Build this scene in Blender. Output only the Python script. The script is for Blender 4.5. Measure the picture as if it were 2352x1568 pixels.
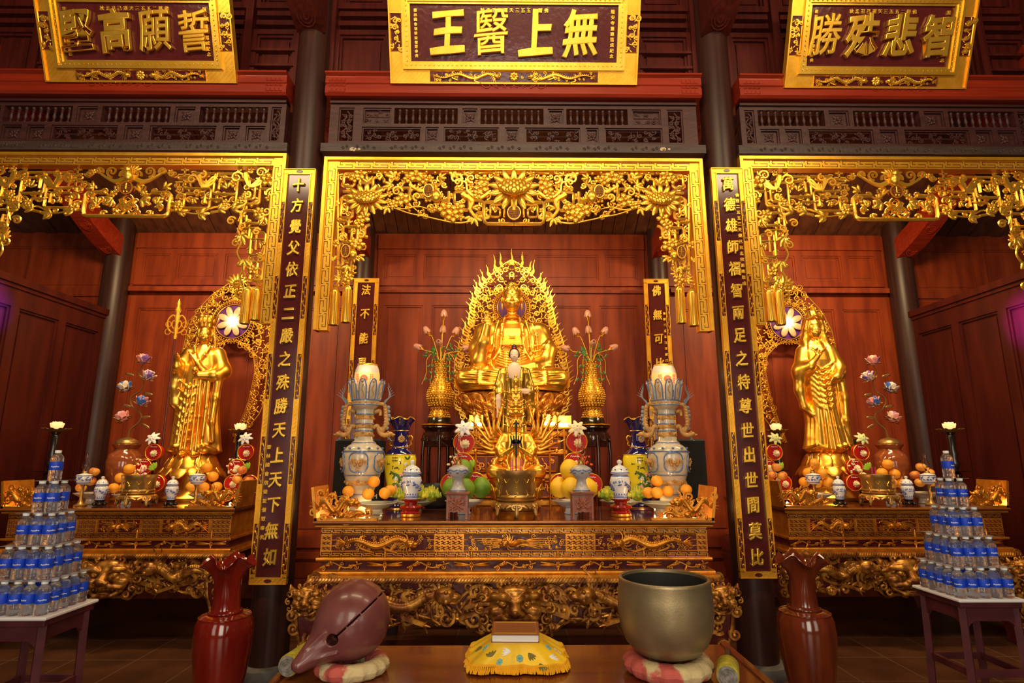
import bpy, bmesh, math, random
import numpy as np
from math import sin, cos, pi, radians as R
from mathutils import Vector, Matrix, Euler
sc = bpy.context.scene
for o in list(bpy.data.objects): bpy.data.objects.remove(o)
COL = sc.collection
# ---------------------------------------------------------------- camera
F = 1316.0; CX, CY = 1176.0, 784.0; PITCH, YAW = R(11.2), R(0.6)
CAM = Vector((-0.065, 0.0, 1.6))
cd = bpy.data.cameras.new('camera'); cam = bpy.data.objects.new('camera', cd); COL.objects.link(cam)
cd.sensor_width = 36; cd.lens = F/2352*36; cd.clip_start = .05; cd.clip_end = 60
cam.location = CAM; cam.rotation_euler = (pi/2+PITCH, 0, -YAW); sc.camera = cam
_rot = Euler((pi/2+PITCH, 0, -YAW)).to_matrix()
def P(u, v, Y):
    """the place in the room at depth Y that the photograph shows at u, v"""
    d = _rot @ Vector(((u-CX)/F, (CY-v)/F, -1)); t = (Y-CAM.y)/d.y
    return CAM + d*t
def PZ(u, v, Z):
    d = _rot @ Vector(((u-CX)/F, (CY-v)/F, -1)); t = (Z-CAM.z)/d.z
    return CAM + d*t
# ---------------------------------------------------------------- world, lights, exposure
vs = sc.view_settings; vs.view_transform = 'Standard'; vs.look = 'None'; vs.gamma = 1; vs.use_curve_mapping = False
vs.exposure = 0.4
w = bpy.data.worlds.new('world'); sc.world = w; w.use_nodes = True
w.node_tree.nodes['Background'].inputs[0].default_value = (1, .8, .62, 1); w.node_tree.nodes['Background'].inputs[1].default_value = .05
def area(name, loc, aim, sx, sy, e, col=(1, .8, .55), spread=180):
    l = bpy.data.lights.new(name, 'AREA'); l.shape = 'RECTANGLE'; l.size = sx; l.size_y = sy; l.energy = e; l.color = col; l.spread = R(spread)
    o = bpy.data.objects.new(name, l); COL.objects.link(o); o.location = loc
    o.rotation_euler = (Vector(aim)-Vector(loc)).to_track_quat('-Z', 'Y').to_euler(); return o
def spot(name, loc, aim, e, ang, col=(1, .8, .55), r=.05, blend=.6):
    l = bpy.data.lights.new(name, 'SPOT'); l.energy = e; l.color = col; l.spot_size = R(ang); l.spot_blend = blend; l.shadow_soft_size = r
    o = bpy.data.objects.new(name, l); COL.objects.link(o); o.location = loc
    o.rotation_euler = (Vector(aim)-Vector(loc)).to_track_quat('-Z', 'Y').to_euler(); return o
def point(name, loc, e, col=(1, .75, .4), r=.03):
    l = bpy.data.lights.new(name, 'POINT'); l.energy = e; l.color = col; l.shadow_soft_size = r
    o = bpy.data.objects.new(name, l); COL.objects.link(o); o.location = loc; return o
WARM = (1, .76, .46)
area('doorway_daylight_mid', (0, -3.2, 2.2), (0, 5, 1.2), 2.0, 3.0, 120, (1, .86, .68))
area('doorway_daylight_west', (-3.6, -3.2, 2.3), (-2, 5, 1.8), 1.6, 3.0, 40, (1, .86, .68))
area('doorway_daylight_east', (3.6, -3.2, 2.3), (2, 5, 1.8), 1.6, 3.0, 40, (1, .86, .68))
area('hall_ceiling_lamp', (0, 1.7, 5.7), (0, 4.4, 3.6), 2.6, .5, 66, WARM)
area('hall_ceiling_lamp_west', (-3, 1.6, 5.5), (-2.6, 4.4, 3.2), 1.6, .5, 40, WARM)
area('hall_ceiling_lamp_east', (3, 1.6, 5.5), (2.6, 4.4, 3.2), 1.6, .5, 40, WARM)
area('niche_lamp', (0, 4.95, 4.25), (0, 6.4, 2.2), 1.8, .15, 42, (1, .72, .36))
area('niche_lamp_west', (-3.35, 4.95, 4.2), (-3.5, 6.6, 2.4), 1.2, .15, 58, (1, .7, .34))
area('niche_lamp_east', (3.35, 4.95, 4.2), (3.5, 6.6, 2.4), 1.2, .15, 62, (1, .7, .34))
spot('violet_spot_west', (-3.4, 5.0, 2.9), (-4.9, 5.2, 2.95), 900, 24, (.08, .01, 1), .03, 1)
spot('magenta_spot_east', (3.4, 5.0, 2.9), (4.9, 5.2, 2.85), 700, 26, (.35, 0, 1), .03, 1)
# ---------------------------------------------------------------- object helpers
def tag(o, label=None, cat=None, group=None, kind=None):
    if label: o['label'] = label
    if cat: o['category'] = cat
    if group: o['group'] = group
    if kind: o['kind'] = kind
    return o
def thing(name, label, cat, loc=(0, 0, 0), rz=0, group=None, sc_=None):
    o = bpy.data.objects.new(name, None); COL.objects.link(o); o.empty_display_size = .05
    o.location = loc; o.rotation_euler = (0, 0, rz)
    if sc_: o.scale = sc_
    return tag(o, label, cat, group)
KIDS = {}
def dup(o, loc=None, rz=None, label=None, group=None, flip=False, parent=None, scale=None):
    c = o.copy(); COL.objects.link(c)
    if parent is not None: c.parent = parent; KIDS.setdefault(parent.name, []).append(c)
    for ch in list(KIDS.get(o.name, [])): dup(ch, parent=c)
    if loc is not None: c.location = loc
    if rz is not None: c.rotation_euler = (0, 0, rz)
    if label: c['label'] = label
    if group: c['group'] = group
    if flip: c.scale = (-c.scale[0], c.scale[1], c.scale[2])
    if scale: c.scale = scale
    return c
class MB:
    def __init__(s): s.v = []; s.f = []; s.m = []; s.cur = 0; s.T = None
    def add(s, vs, fs):
        b = len(s.v)
        if s.T is not None: vs = [s.T @ Vector(p) for p in vs]
        s.v.extend(tuple(p) for p in vs); s.f.extend([tuple(i+b for i in f) for f in fs]); s.m.extend([s.cur]*len(fs)); return s
    def box(s, x0, x1, y0, y1, z0, z1):
        return s.add([(x0,y0,z0),(x1,y0,z0),(x1,y1,z0),(x0,y1,z0),(x0,y0,z1),(x1,y0,z1),(x1,y1,z1),(x0,y1,z1)],
              [(0,3,2,1),(4,5,6,7),(0,1,5,4),(1,2,6,5),(2,3,7,6),(3,0,4,7)])
    def bbox(s, c, sx, sy, sz, b=.004):
        """bevelled box, centre c"""
        hx, hy, hz = sx/2, sy/2, sz/2; b = min(b, hx*.9, hy*.9, hz*.9); V = []; F_ = []
        ring = lambda ix, iy, z: [(c[0]+a*ix, c[1]+q*iy, z) for a, q in ((-1,-1),(1,-1),(1,1),(-1,1))]
        def oct_(ex, ey, cut, z): return [(c[0]-ex+cut,c[1]-ey,z),(c[0]+ex-cut,c[1]-ey,z),(c[0]+ex,c[1]-ey+cut,z),(c[0]+ex,c[1]+ey-cut,z),(c[0]+ex-cut,c[1]+ey,z),(c[0]-ex+cut,c[1]+ey,z),(c[0]-ex,c[1]+ey-cut,z),(c[0]-ex,c[1]-ey+cut,z)]
        V += oct_(hx-b, hy-b, b*.4, c[2]-hz); V += oct_(hx, hy, b, c[2]-hz+b); V += oct_(hx, hy, b, c[2]+hz-b); V += oct_(hx-b, hy-b, b*.4, c[2]+hz)
        F_.append(tuple(range(7, -1, -1))); F_.append(tuple(range(24, 32)))
        for k in range(3):
            for i in range(8): F_.append((k*8+i, k*8+(i+1)%8, k*8+8+(i+1)%8, k*8+8+i))
        return s.add(V, F_)
    def lathe(s, prof, n=24, c=(0,0,0), sx=1, sy=1, mod=None, cap=True):
        V = []; F_ = []; m = len(prof)
        for r, z in prof:
            for i in range(n):
                a = 2*pi*i/n; rr = r; zz = z
                if mod: rr, zz = mod(r, z, a)
                V.append((c[0]+rr*cos(a)*sx, c[1]+rr*sin(a)*sy, c[2]+zz))
        for k in range(m-1):
            for i in range(n): F_.append((k*n+i, k*n+(i+1)%n, k*n+n+(i+1)%n, k*n+n+i))
        if cap:
            if prof[0][0] > 1e-5: F_.append(tuple(range(n-1, -1, -1)))
            if prof[-1][0] > 1e-5: F_.append(tuple(range((m-1)*n, m*n)))
        return s.add(V, F_)
    def tube(s, pts, r, n=6, closed=False, flat=1.0, cap=True):
        """tube through pts; r scalar or list; flat squeezes it along y"""
        pts = [Vector(p) for p in pts]; m = len(pts); rs = r if hasattr(r, '__len__') else [r]*m; V = []; F_ = []
        up = Vector((0, 1, 0)); pn = None
        for k, p in enumerate(pts):
            a = pts[(k-1) % m] if (closed or k > 0) else p; b = pts[(k+1) % m] if (closed or k < m-1) else p
            t = (b-a)
            if t.length < 1e-9: t = Vector((0, 0, 1))
            t.normalize(); nn = up - t*up.dot(t)
            if nn.length < .15: nn = (pn if pn is not None else Vector((1, 0, 0))) - t*((pn if pn is not None else Vector((1, 0, 0))).dot(t))
            nn.normalize(); pn = nn; bb = t.cross(nn)
            for i in range(n):
                q = 2*pi*i/n; V.append(p + (nn*cos(q)*flat + bb*sin(q))*rs[k])
        for k in range(m if closed else m-1):
            for i in range(n):
                k2 = (k+1) % m; F_.append((k*n+i, k*n+(i+1)%n, k2*n+(i+1)%n, k2*n+i))
        if cap and not closed: F_.append(tuple(range(n-1, -1, -1))); F_.append(tuple(range((m-1)*n, m*n)))
        return s.add(V, F_)
    def ell(s, c, r, n=10, m=6, rot=None):
        r = r if hasattr(r, '__len__') else (r, r, r); V = [(0, 0, -1)]; F_ = []
        for k in range(1, m):
            ph = -pi/2 + pi*k/m
            for i in range(n): a = 2*pi*i/n; V.append((cos(ph)*cos(a), cos(ph)*sin(a), sin(ph)))
        V.append((0, 0, 1)); top = len(V)-1
        for i in range(n): F_.append((0, 1+(i+1)%n, 1+i)); F_.append((top, 1+(m-2)*n+i, 1+(m-2)*n+(i+1)%n))
        for k in range(m-2):
            for i in range(n): F_.append((1+k*n+i, 1+k*n+(i+1)%n, 1+k*n+n+(i+1)%n, 1+k*n+n+i))
        V = [Vector((p[0]*r[0], p[1]*r[1], p[2]*r[2])) for p in V]
        if rot is not None: V = [rot @ p for p in V]
        return s.add([p + Vector(c) for p in V], F_)
    def prism(s, poly, y0, y1, bev=0.0):
        """poly in x,z; front face at y0 (toward the viewer), back at y1; bev pulls the front rim in"""
        n = len(poly); A = sum(poly[i][0]*poly[(i+1)%n][1]-poly[(i+1)%n][0]*poly[i][1] for i in range(n))
        if A < 0: poly = poly[::-1]
        cx = sum(p[0] for p in poly)/n; cz = sum(p[1] for p in poly)/n
        V = [(x, y1, z) for x, z in poly]
        if bev: V += [(x, y0+abs(bev)*.7, z) for x, z in poly]; k = 2
        else: k = 1
        def sh(x, z):
            d = math.hypot(x-cx, z-cz) or 1; q = min(bev/d, .8); return x-(x-cx)*q, z-(z-cz)*q
        V += [(*([sh(x, z)[0]]), y0, sh(x, z)[1]) if bev else (x, y0, z) for x, z in poly]
        F_ = [tuple(range(n-1, -1, -1)), tuple(range(k*n, k*n+n))]
        for q in range(k):
            for i in range(n): F_.append((q*n+i, q*n+(i+1)%n, q*n+n+(i+1)%n, q*n+n+i))
        return s.add(V, [f if j != 0 else f for j, f in enumerate(F_)])
    def grid(s, fn, nu, nv, wrap=False):
        V = [fn(i/(nu if wrap else nu-1), j/(nv-1)) for j in range(nv) for i in range(nu)]; F_ = []
        for j in range(nv-1):
            for i in range(nu if wrap else nu-1): F_.append((j*nu+i, j*nu+(i+1)%nu, (j+1)*nu+(i+1)%nu, (j+1)*nu+i))
        return s.add(V, F_)
    def mesh(s, name, mats, smooth=45, fix=False):
        me = bpy.data.meshes.new(name); me.from_pydata(s.v, [], s.f)
        for m in (mats if isinstance(mats, (list, tuple)) else [mats]): me.materials.append(m)
        if len(me.materials) > 1: me.polygons.foreach_set('material_index', s.m)
        if fix:
            b = bmesh.new(); b.from_mesh(me); bmesh.ops.recalc_face_normals(b, faces=b.faces); b.to_mesh(me); b.free()
        finish(me, smooth); return me
    def build(s, name, mats, parent=None, smooth=45, loc=None, fix=True, label=None):
        return link(name, s.mesh(name, mats, smooth, fix), parent, loc, label)
def finish(me, smooth=45):
    if smooth:
        me.polygons.foreach_set('use_smooth', [True]*len(me.polygons))
        if smooth < 180: me.set_sharp_from_angle(angle=R(smooth))
    me.update()
def link(name, me, parent=None, loc=None, label=None):
    o = bpy.data.objects.new(name, me); COL.objects.link(o)
    if parent is not None: o.parent = parent; KIDS.setdefault(parent.name, []).append(o)
    if loc is not None: o.location = loc
    if label: o['label'] = label
    return o
def struct(name, mb, mats, label=None, smooth=40):
    o = mb.build(name, mats, None, smooth); o['kind'] = 'structure'
    if label: o['label'] = label
    return o
# ---------------------------------------------------------------- writing
_tc = {}
def glyph(txt, size=1.0, ext=.02, bev=.008, bold=0.0, res=3):
    """mesh of text standing in the x,z plane, centred, facing -y, back at y=0"""
    key = (txt, size, ext, bev, bold)
    if key in _tc: return _tc[key]
    cu = bpy.data.curves.new('writing', 'FONT'); cu.body = txt; cu.size = size; cu.extrude = ext; cu.bevel_depth = bev; cu.bevel_resolution = 1; cu.offset = bold; cu.resolution_u = res
    cu.align_x = 'CENTER'; cu.align_y = 'CENTER'
    o = bpy.data.objects.new('writing', cu); COL.objects.link(o); bpy.context.view_layer.update()
    me = bpy.data.meshes.new_from_object(o.evaluated_get(bpy.context.evaluated_depsgraph_get())); bpy.data.objects.remove(o); bpy.data.curves.remove(cu)
    co = np.zeros(len(me.vertices)*3); me.vertices.foreach_get('co', co); co = co.reshape(-1, 3)
    if len(co):
        c = (co.max(0)+co.min(0))/2; x = co[:, 0]-c[0]; y = co[:, 1]-c[1]; z = co[:, 2]
        if size > .1:                                       # the lean and swing of brush writing
            q = x/size; p_ = y/size; x = x*.80+.02*size*np.sin(p_*6); y = y+size*(.07*q-.10*q*q+.02)
        out = np.stack([x, -(z-z.min()), y], 1); me.vertices.foreach_set('co', out.ravel())
    finish(me, 35); _tc[key] = me; return me
# ---------------------------------------------------------------- materials
def lin(h):
    h = h.lstrip('#'); c = [int(h[i:i+2], 16)/255 for i in (0, 2, 4)]
    return tuple(x/12.92 if x <= .04045 else ((x+.055)/1.055)**2.4 for x in c)
def mat(name, col, rough=.4, metal=0.0, var=0.0, scale=(6, 6, 6), col2=None, bump=0.0, bscale=60, coat=0.0, emit=0, trans=0, alpha=1, ior=1.45, detail=4, contrast=(.35, .65), bstr=None, spec=.5):
    m = bpy.data.materials.new(name); m.use_nodes = True; nt = m.node_tree; b = nt.nodes['Principled BSDF']
    b.inputs['Roughness'].default_value = rough; b.inputs['Metallic'].default_value = metal; b.inputs['Coat Weight'].default_value = coat; b.inputs['Coat Roughness'].default_value = .08
    b.inputs['Transmission Weight'].default_value = trans; b.inputs['Alpha'].default_value = alpha; b.inputs['IOR'].default_value = ior; b.inputs['Specular IOR Level'].default_value = spec
    b.inputs['Base Color'].default_value = (*col, 1)
    if emit: b.inputs['Emission Color'].default_value = (*col, 1); b.inputs['Emission Strength'].default_value = emit
    if var or col2 or bump: tc = nt.nodes.new('ShaderNodeTexCoord')
    if var or col2:
        mp = nt.nodes.new('ShaderNodeMapping'); mp.inputs['Scale'].default_value = scale; nt.links.new(tc.outputs['Object'], mp.inputs[0])
        nz = nt.nodes.new('ShaderNodeTexNoise'); nz.inputs['Scale'].default_value = 1; nz.inputs['Detail'].default_value = detail; nt.links.new(mp.outputs[0], nz.inputs['Vector'])
        cr = nt.nodes.new('ShaderNodeValToRGB'); nt.links.new(nz.outputs['Fac'], cr.inputs[0])
        c2 = col2 if col2 else tuple(x*(1+var) for x in col); c1 = col if col2 else tuple(x*(1-var) for x in col)
        cr.color_ramp.elements[0].color = (*c1, 1); cr.color_ramp.elements[1].color = (*c2, 1); cr.color_ramp.elements[0].position = contrast[0]; cr.color_ramp.elements[1].position = contrast[1]
        nt.links.new(cr.outputs[0], b.inputs['Base Color'])
    if bump:
        n2 = nt.nodes.new('ShaderNodeTexNoise'); n2.inputs['Scale'].default_value = bscale; n2.inputs['Detail'].default_value = 3; nt.links.new(tc.outputs['Object'], n2.inputs['Vector'])
        if bstr:
            m2 = nt.nodes.new('ShaderNodeMapping'); m2.inputs['Scale'].default_value = bstr; nt.links.new(tc.outputs['Object'], m2.inputs[0]); nt.links.new(m2.outputs[0], n2.inputs['Vector'])
        bp = nt.nodes.new('ShaderNodeBump'); bp.inputs['Strength'].default_value = bump; bp.inputs['Distance'].default_value = .02; nt.links.new(n2.outputs['Fac'], bp.inputs['Height']); nt.links.new(bp.outputs[0], b.inputs['Normal'])
    return m
V3 = (28, 28, 1.6); H3 = (1.6, 28, 28)
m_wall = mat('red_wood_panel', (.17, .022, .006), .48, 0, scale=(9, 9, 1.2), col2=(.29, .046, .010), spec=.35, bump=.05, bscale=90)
m_wallh = mat('red_wood_rail', (.17, .024, .008), .33, 0, scale=H3, col2=(.26, .046, .014), coat=.15)
m_darkwood = mat('dark_wood', (.035, .013, .011), .42, 0, scale=V3, col2=(.06, .022, .017), bump=.1, bscale=30)
m_transom = mat('aged_brown_wood', (.042, .011, .010), .5, 0, scale=H3, col2=(.066, .019, .017), bump=.15, bscale=40)
m_beam = mat('red_lacquer_beam', (.22, .017, .006), .3, 0, scale=H3, col2=(.30, .028, .009), coat=.3)
m_ceil = mat('ceiling_board', (.07, .02, .01), .55, 0, scale=(14, 2, 14), col2=(.13, .04, .016))
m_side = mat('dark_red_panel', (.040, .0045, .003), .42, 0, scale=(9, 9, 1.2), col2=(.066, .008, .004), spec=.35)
m_upper = mat('maroon_upper_panel', (.06, .008, .006), .35, 0, scale=V3, col2=(.10, .014, .009))
m_gold = mat('gilded_carving', (.92, .50, .045), .31, .8, scale=(9, 9, 9), col2=(1, .60, .08), bump=.05, bscale=80)
m_goldflat = mat('gold_leaf_band', (.88, .43, .03), .34, .7, scale=(12, 12, 12), col2=(.98, .53, .05), bump=.04, bscale=120)
m_statue = mat('polished_gold', (.90, .46, .05), .31, .93, scale=(5, 5, 5), col2=(.98, .55, .08))
m_gilt = mat('gilded_altar_wood', (.58, .21, .018), .32, .7, scale=(14, 14, 14), col2=(.82, .34, .035), bump=.06, bscale=60)
m_giltdark = mat('worn_gilt_on_brown_wood', (.20, .06, .012), .32, .55, scale=(16, 16, 16), col2=(.85, .40, .06), contrast=(.4, .72), bump=.08, bscale=60)
m_maroon = mat('maroon_lacquer', (.085, .009, .010), .22, 0, scale=(20, 20, 20), col2=(.095, .014, .014), bump=.12, bscale=25)
m_lacquer = mat('couplet_lacquer', (.085, .012, .012), .16, 0, coat=.4)
m_inlay = mat('red_inlay_line', (.16, .018, .008), .4)
m_altartop = mat('polished_altar_top', (.10, .022, .008), .12, 0, scale=H3, col2=(.17, .04, .012), coat=.6)
m_table = mat('varnished_brown_table', (.115, .022, .007), .2, 0, scale=(2, 22, 22), col2=(.19, .040, .011), coat=.3)
m_edge = mat('brown_gilt_edge', (.20, .055, .012), .28, .3, scale=H3, col2=(.34, .11, .02), coat=.2)
# ================================================================ the hall
PX, PY, PR = 1.84, 4.68, .145       # front pillars
BX, BY = 1.84, 6.86                 # back pillars
OX = 4.9                            # outer pillar line, side partitions
YW = 7.0                            # back wall
def floor_mat():
    m = mat('brown_floor_tiles', (.06, .022, .010), .35, 0, scale=(3, 3, 3), col2=(.10, .038, .016)); nt = m.node_tree; b = nt.nodes['Principled BSDF']
    tc = nt.nodes.new('ShaderNodeTexCoord'); br = nt.nodes.new('ShaderNodeTexBrick'); br.offset = 0; br.inputs['Scale'].default_value = 1; br.inputs['Brick Width'].default_value = .5; br.inputs['Row Height'].default_value = .5; br.inputs['Mortar Size'].default_value = .006
    src = b.inputs['Base Color'].links[0].from_socket; nt.links.new(tc.outputs['Object'], br.inputs['Vector']); nt.links.new(src, br.inputs['Color1']); nt.links.new(src, br.inputs['Color2']); br.inputs['Mortar'].default_value = (.13, .075, .045, 1)
    nt.links.new(br.outputs['Color'], b.inputs['Base Color']); return m
struct('floor', MB().box(-8, 8, -5, 9, -.1, 0), floor_mat(), 'brown square floor tiles with pale joints')
def panelled(mb, x0, x1, z0, z1, y, cols, rail=.09, stile=.09, dep=.025, rows=None):
    """framed panelling: rails and stiles proud of sunk panels, moulded edges (front toward -y)"""
    tot = sum(cols); W = x1-x0-stile*(len(cols)+1); x = x0
    mb.box(x0, x1, y-dep, y, z0, z0+rail); mb.box(x0, x1, y-dep, y, z1-rail, z1)
    for k in range(len(cols)+1):
        mb.box(x, x+stile, y-dep, y, z0+rail, z1-rail)
        if k < len(cols):
            a = x+stile; b = a+W*cols[k]/tot; q = .022
            for (xa, xb, za, zb) in ((a, b, z0+rail, z0+rail+q), (a, b, z1-rail-q, z1-rail), (a, a+q, z0+rail+q, z1-rail-q), (b-q, b, z0+rail+q, z1-rail-q)):
                mb.box(xa, xb, y-dep*.55, y, za, zb)
            mb.box(a+.05, b-.05, y-dep*.3, y, z0+rail+.05, z1-rail-.05)
            x = b
w_ = MB(); w_.box(-8, 8, YW, YW+.1, 0, 4.9); y = YW
zr = 3.63                                              # the ledge above the tall panels
panelled(w_, -1.70, 1.70, 3.70, 4.18, y, [1, 2, 1.05, 2, 1], .07, .09)
panelled(w_, -1.70, 1.70, .9, 3.60, y, [1.25, 1.25, .9, .9, 1.25, 1.25], .16, .11)
w_.box(-1.70, 1.70, y-.06, y, 3.60, 3.64); w_.box(-1.70, 1.70, y-.05, y, 4.18, 4.38)
for s in (-1, 1):
    a, b = sorted((s*2.0, s*4.76))
    panelled(w_, a, b, 3.70, 4.18, y, [1, 1.5, 1.5, 1.5, 1] if s < 0 else [1, 1.5, 1.5, 1.5, 1], .07, .09)
    panelled(w_, a, b, .55, 3.56, y, [1.1, .9, .9, .9, 1.1], .16, .11)
    panelled(w_, a, b, .10, .50, y, [1, 1, 1, 1, 1], .07, .09)
    w_.box(a, b, y-.10, y, 3.60, 3.66); w_.box(a, b, y-.05, y, 4.18, 4.38)
    a, b = sorted((s*5.05, s*8)); panelled(w_, a, b, 3.55, 4.3, y, [1, 1, 1], .1, .1); panelled(w_, a, b, .4, 3.45, y, [1, 1, 1, 1], .1, .1)
struct('wall_back', w_, m_wall, 'red wooden panelled back wall with tall sunk panels')
for s, nm in ((-1, 'wall_left'), (1, 'wall_right')):
    wl = MB(); wl.T = Matrix.Translation((s*OX, 0, 0)) @ Matrix.Rotation(-s*pi/2, 4, 'Z')
    # local x runs along the wall, front (-y) faces the bay
    a, b = (-6.9, -3.0) if s < 0 else (3.0, 6.9)
    if s < 0: a, b = -6.9, -3.0
    f = (lambda q: q)
    if s < 0: wl.T = Matrix.Translation((-OX, 0, 0)) @ Matrix.Rotation(pi/2, 4, 'Z'); a, b = 3.0, 6.75
    else: wl.T = Matrix.Translation((OX, 0, 0)) @ Matrix.Rotation(-pi/2, 4, 'Z'); a, b = -6.75, -3.0
    wl.box(a, b, 0, .08, 0, 3.31); panelled(wl, a, b, .1, 3.22, 0, [1]*6, .2, .1, .035); wl.box(a, b, -.07, .09, 3.24, 3.31); wl.box(a, b, -.05, .09, 3.2, 3.24)
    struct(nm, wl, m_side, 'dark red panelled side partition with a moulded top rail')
# ceiling: sloping boards and cross lintel
c_ = MB()
zc = lambda Y: 4.36+(7.05-Y)*.55
n = 110
for i in range(n):
    x0 = -8+16*i/n; x1 = x0+16/n-.008; d = .012*(i % 2)
    c_.add([(x0, 7.05, zc(7.05)+d), (x1, 7.05, zc(7.05)+d), (x1, 4.83, zc(4.83)+d), (x0, 4.83, zc(4.83)+d), (x0, 7.05, zc(7.05)+.08), (x1, 7.05, zc(7.05)+.08), (x1, 4.83, zc(4.83)+.08), (x0, 4.83, zc(4.83)+.08)],
           [(0,1,2,3),(4,7,6,5),(0,4,5,1),(1,5,6,2),(2,6,7,3),(3,7,4,0)])
struct('ceiling', c_, m_ceil, 'sloping ceiling of narrow brown boards behind the carved arches')
hc = MB(); hc.box(-8, 8, -5, 4.9, 6.6, 6.7); struct('ceiling_hall', hc, m_upper, 'dark ceiling of the hall')
for nm, a in (('wall_front', (-8, 8, -5.1, -5, 0, 6.6)),):
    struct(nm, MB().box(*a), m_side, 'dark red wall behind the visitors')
# pillars
def pillar(x, y, r, z1, mt, label, base=True):
    mb = MB(); n = 28
    mb.lathe([(r*1.02, 0), (r*1.02, .4), (r, 1.5), (r*.98, 3), (r*.95, z1)], n, (x, y, 0))
    if base: mb.cur = 1; mb.lathe([(r*1.45, 0), (r*1.5, .03), (r*1.38, .075), (r*1.1, .09)], n, (x, y, 0))
    o = mb.build('pillar', mt, None, 40); tag(o, label, None, None, 'structure'); return o
m_stone = mat('grey_stone_base', (.11, .10, .095), .6, 0, .25, (12, 12, 12))
m_pillar = mat('dark_brown_pillar', (.030, .010, .008), .38, 0, scale=(24, 24, 1.2), col2=(.052, .018, .013), spec=.35)
for s in (-1, 1):
    pillar(s*PX, PY, PR, 6.6, [m_pillar, m_stone], 'thick dark brown round pillar behind the long couplet board')
    pillar(s*BX, BY, .125, 4.4, [m_pillar, m_stone], 'round back pillar behind the short couplet board')
    pillar(s*OX, BY, .15, 4.5, [m_pillar, m_stone], 'dark round pillar where back wall and side partition meet')
# upper infill wall over the beams
u_ = MB(); yU = 4.78
u_.box(-8, 8, yU, yU+.06, 4.88, 6.6)
for a, b in ((-1.70, 1.70), (1.99, 4.9), (-4.9, -1.99), (-8, -5.05), (5.05, 8)):
    W = b-a; k = 6 if W > 2 else 3
    for i in range(k):
        x0 = a+W*i/k+.02; x1 = a+W*(i+1)/k-.02
        panelled(u_, x0, x1, 4.92, 5.52, yU, [1], .05, .05, .05)
        for z in (5.56, 5.66): u_.box(x0+.04, x1-.04, yU-.06, yU, z, z+.05)
        if i % 2:
            for z in (5.28, 5.12): u_.box(x0, x1, yU-.07, yU, z, z+.025)
        panelled(u_, x0, x1, 5.75, 6.5, yU, [1], .06, .06, .05)
    for i in range(k+1): u_.box(a+W*i/k-.035, a+W*i/k+.035, yU-.085, yU, 4.9, 6.55)
struct('wall_upper', u_, m_upper, 'dark maroon panelled wall above the beams')
# red beams between the pillars with carved ends
def beam(x0, x1, label):
    mb = MB(); y0, y1 = 4.52, 4.80; z0, z1 = 4.70, 4.91
    pr = [(y0+.02, z0), (y0, z0+.02), (y0, z0+.085), (y0+.012, z0+.095), (y0+.012, z0+.105), (y0, z0+.115), (y0, z1-.03), (y0-.03, z1-.015), (y0-.03, z1), (y1, z1), (y1, z0)]
    n = len(pr); mb.add([(x0, a, b) for a, b in pr]+[(x1, a, b) for a, b in pr], [tuple(range(n-1, -1, -1)), tuple(range(n, 2*n))]+[(i, (i+1) % n, n+(i+1) % n, n+i) for i in range(n)])
    xc = (x0+x1)/2; rnd = random.Random(4)
    for s in (-1, 1):
        for k in range(4):                                  # shallow carved flourish in the middle
            pts = [(xc+s*(.03+.07*k+.04*cos(t)*(1-.1*t)), y0-.002, (z0+z1)/2-.01+.035*sin(t+k)*(1-.1*t)) for t in np.linspace(0, 5, 12)]; mb.tube(pts, .006, 5)
        xe = x0+.02 if s < 0 else x1-.02
        for i in range(3):
            for j in range(4):
                xa = xe-s*(.012+.038*j); mb.tube([(xa, y0-.001, z0+.03+.05*i), (xa-s*.03, y0-.001, z0+.03+.05*i), (xa-s*.03, y0-.001, z0+.055+.05*i)], .004, 4)
    o = mb.build('beam', m_beam, None, 35); tag(o, label, None, None, 'structure')
beam(-1.66, 1.66, 'red lacquered beam under the middle plaque'); beam(-4.9, -2.0, 'red lacquered beam under the plaque on the left side'); beam(2.0, 4.9, 'red lacquered beam under the plaque on the right side')
# sloping bracket beams: over the front pillars toward the hall and over the outer back pillars
def bracket(x, y, z, L, slope, wdt, hgt, mt, label):
    mb = MB(); n = 14; V = []
    for i in range(n+1):
        t = i/n; yy = y-L*t; zb = z+L*t*slope-.10*sin(pi*min(1, t*1.6))*(t < .62)
        V += [(x-wdt/2, yy, zb), (x+wdt/2, yy, zb), (x+wdt/2, yy, zb+hgt), (x-wdt/2, yy, zb+hgt)]
    F_ = [(3, 2, 1, 0), (4*n, 4*n+1, 4*n+2, 4*n+3)]
    for i in range(n):
        for k in range(4): F_.append((4*i+k, 4*i+(k+1) % 4, 4*i+4+(k+1) % 4, 4*i+4+k))
    mb.add(V, F_)
    for k in range(5):                                      # carving on the underside
        yy = y-L*(.1+.17*k); zz = z+L*(.1+.17*k)*slope-.10*sin(pi*min(1, (.1+.17*k)*1.6))*((.1+.17*k) < .62)
        for q in (.075, .05, .022): mb.tube([(x+q*.8*wdt/.2*cos(a), yy+q*sin(a), zz+q*sin(a)*-slope) for a in np.linspace(0, 2*pi, 13)[:-1]], .006, 4, True)
    o = mb.build('bracket', mt, None, 35); tag(o, label, None, None, 'structure')
for s in (-1, 1):
    bracket(s*PX, PY-.10, 5.36, 1.5, .62, .26, .4, m_upper, 'carved dark bracket beam rising from the top of the front pillar')
    bracket(s*OX, BY-.05, 3.98, 2.1, .55, .20, .26, m_beam, 'carved red bracket beam sloping up from the outer back pillar')
    bracket(s*BX, BY-.05, 3.98, 2.0, .55, .18, .26, m_beam, 'carved red bracket beam behind the hanging tassels')
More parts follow.
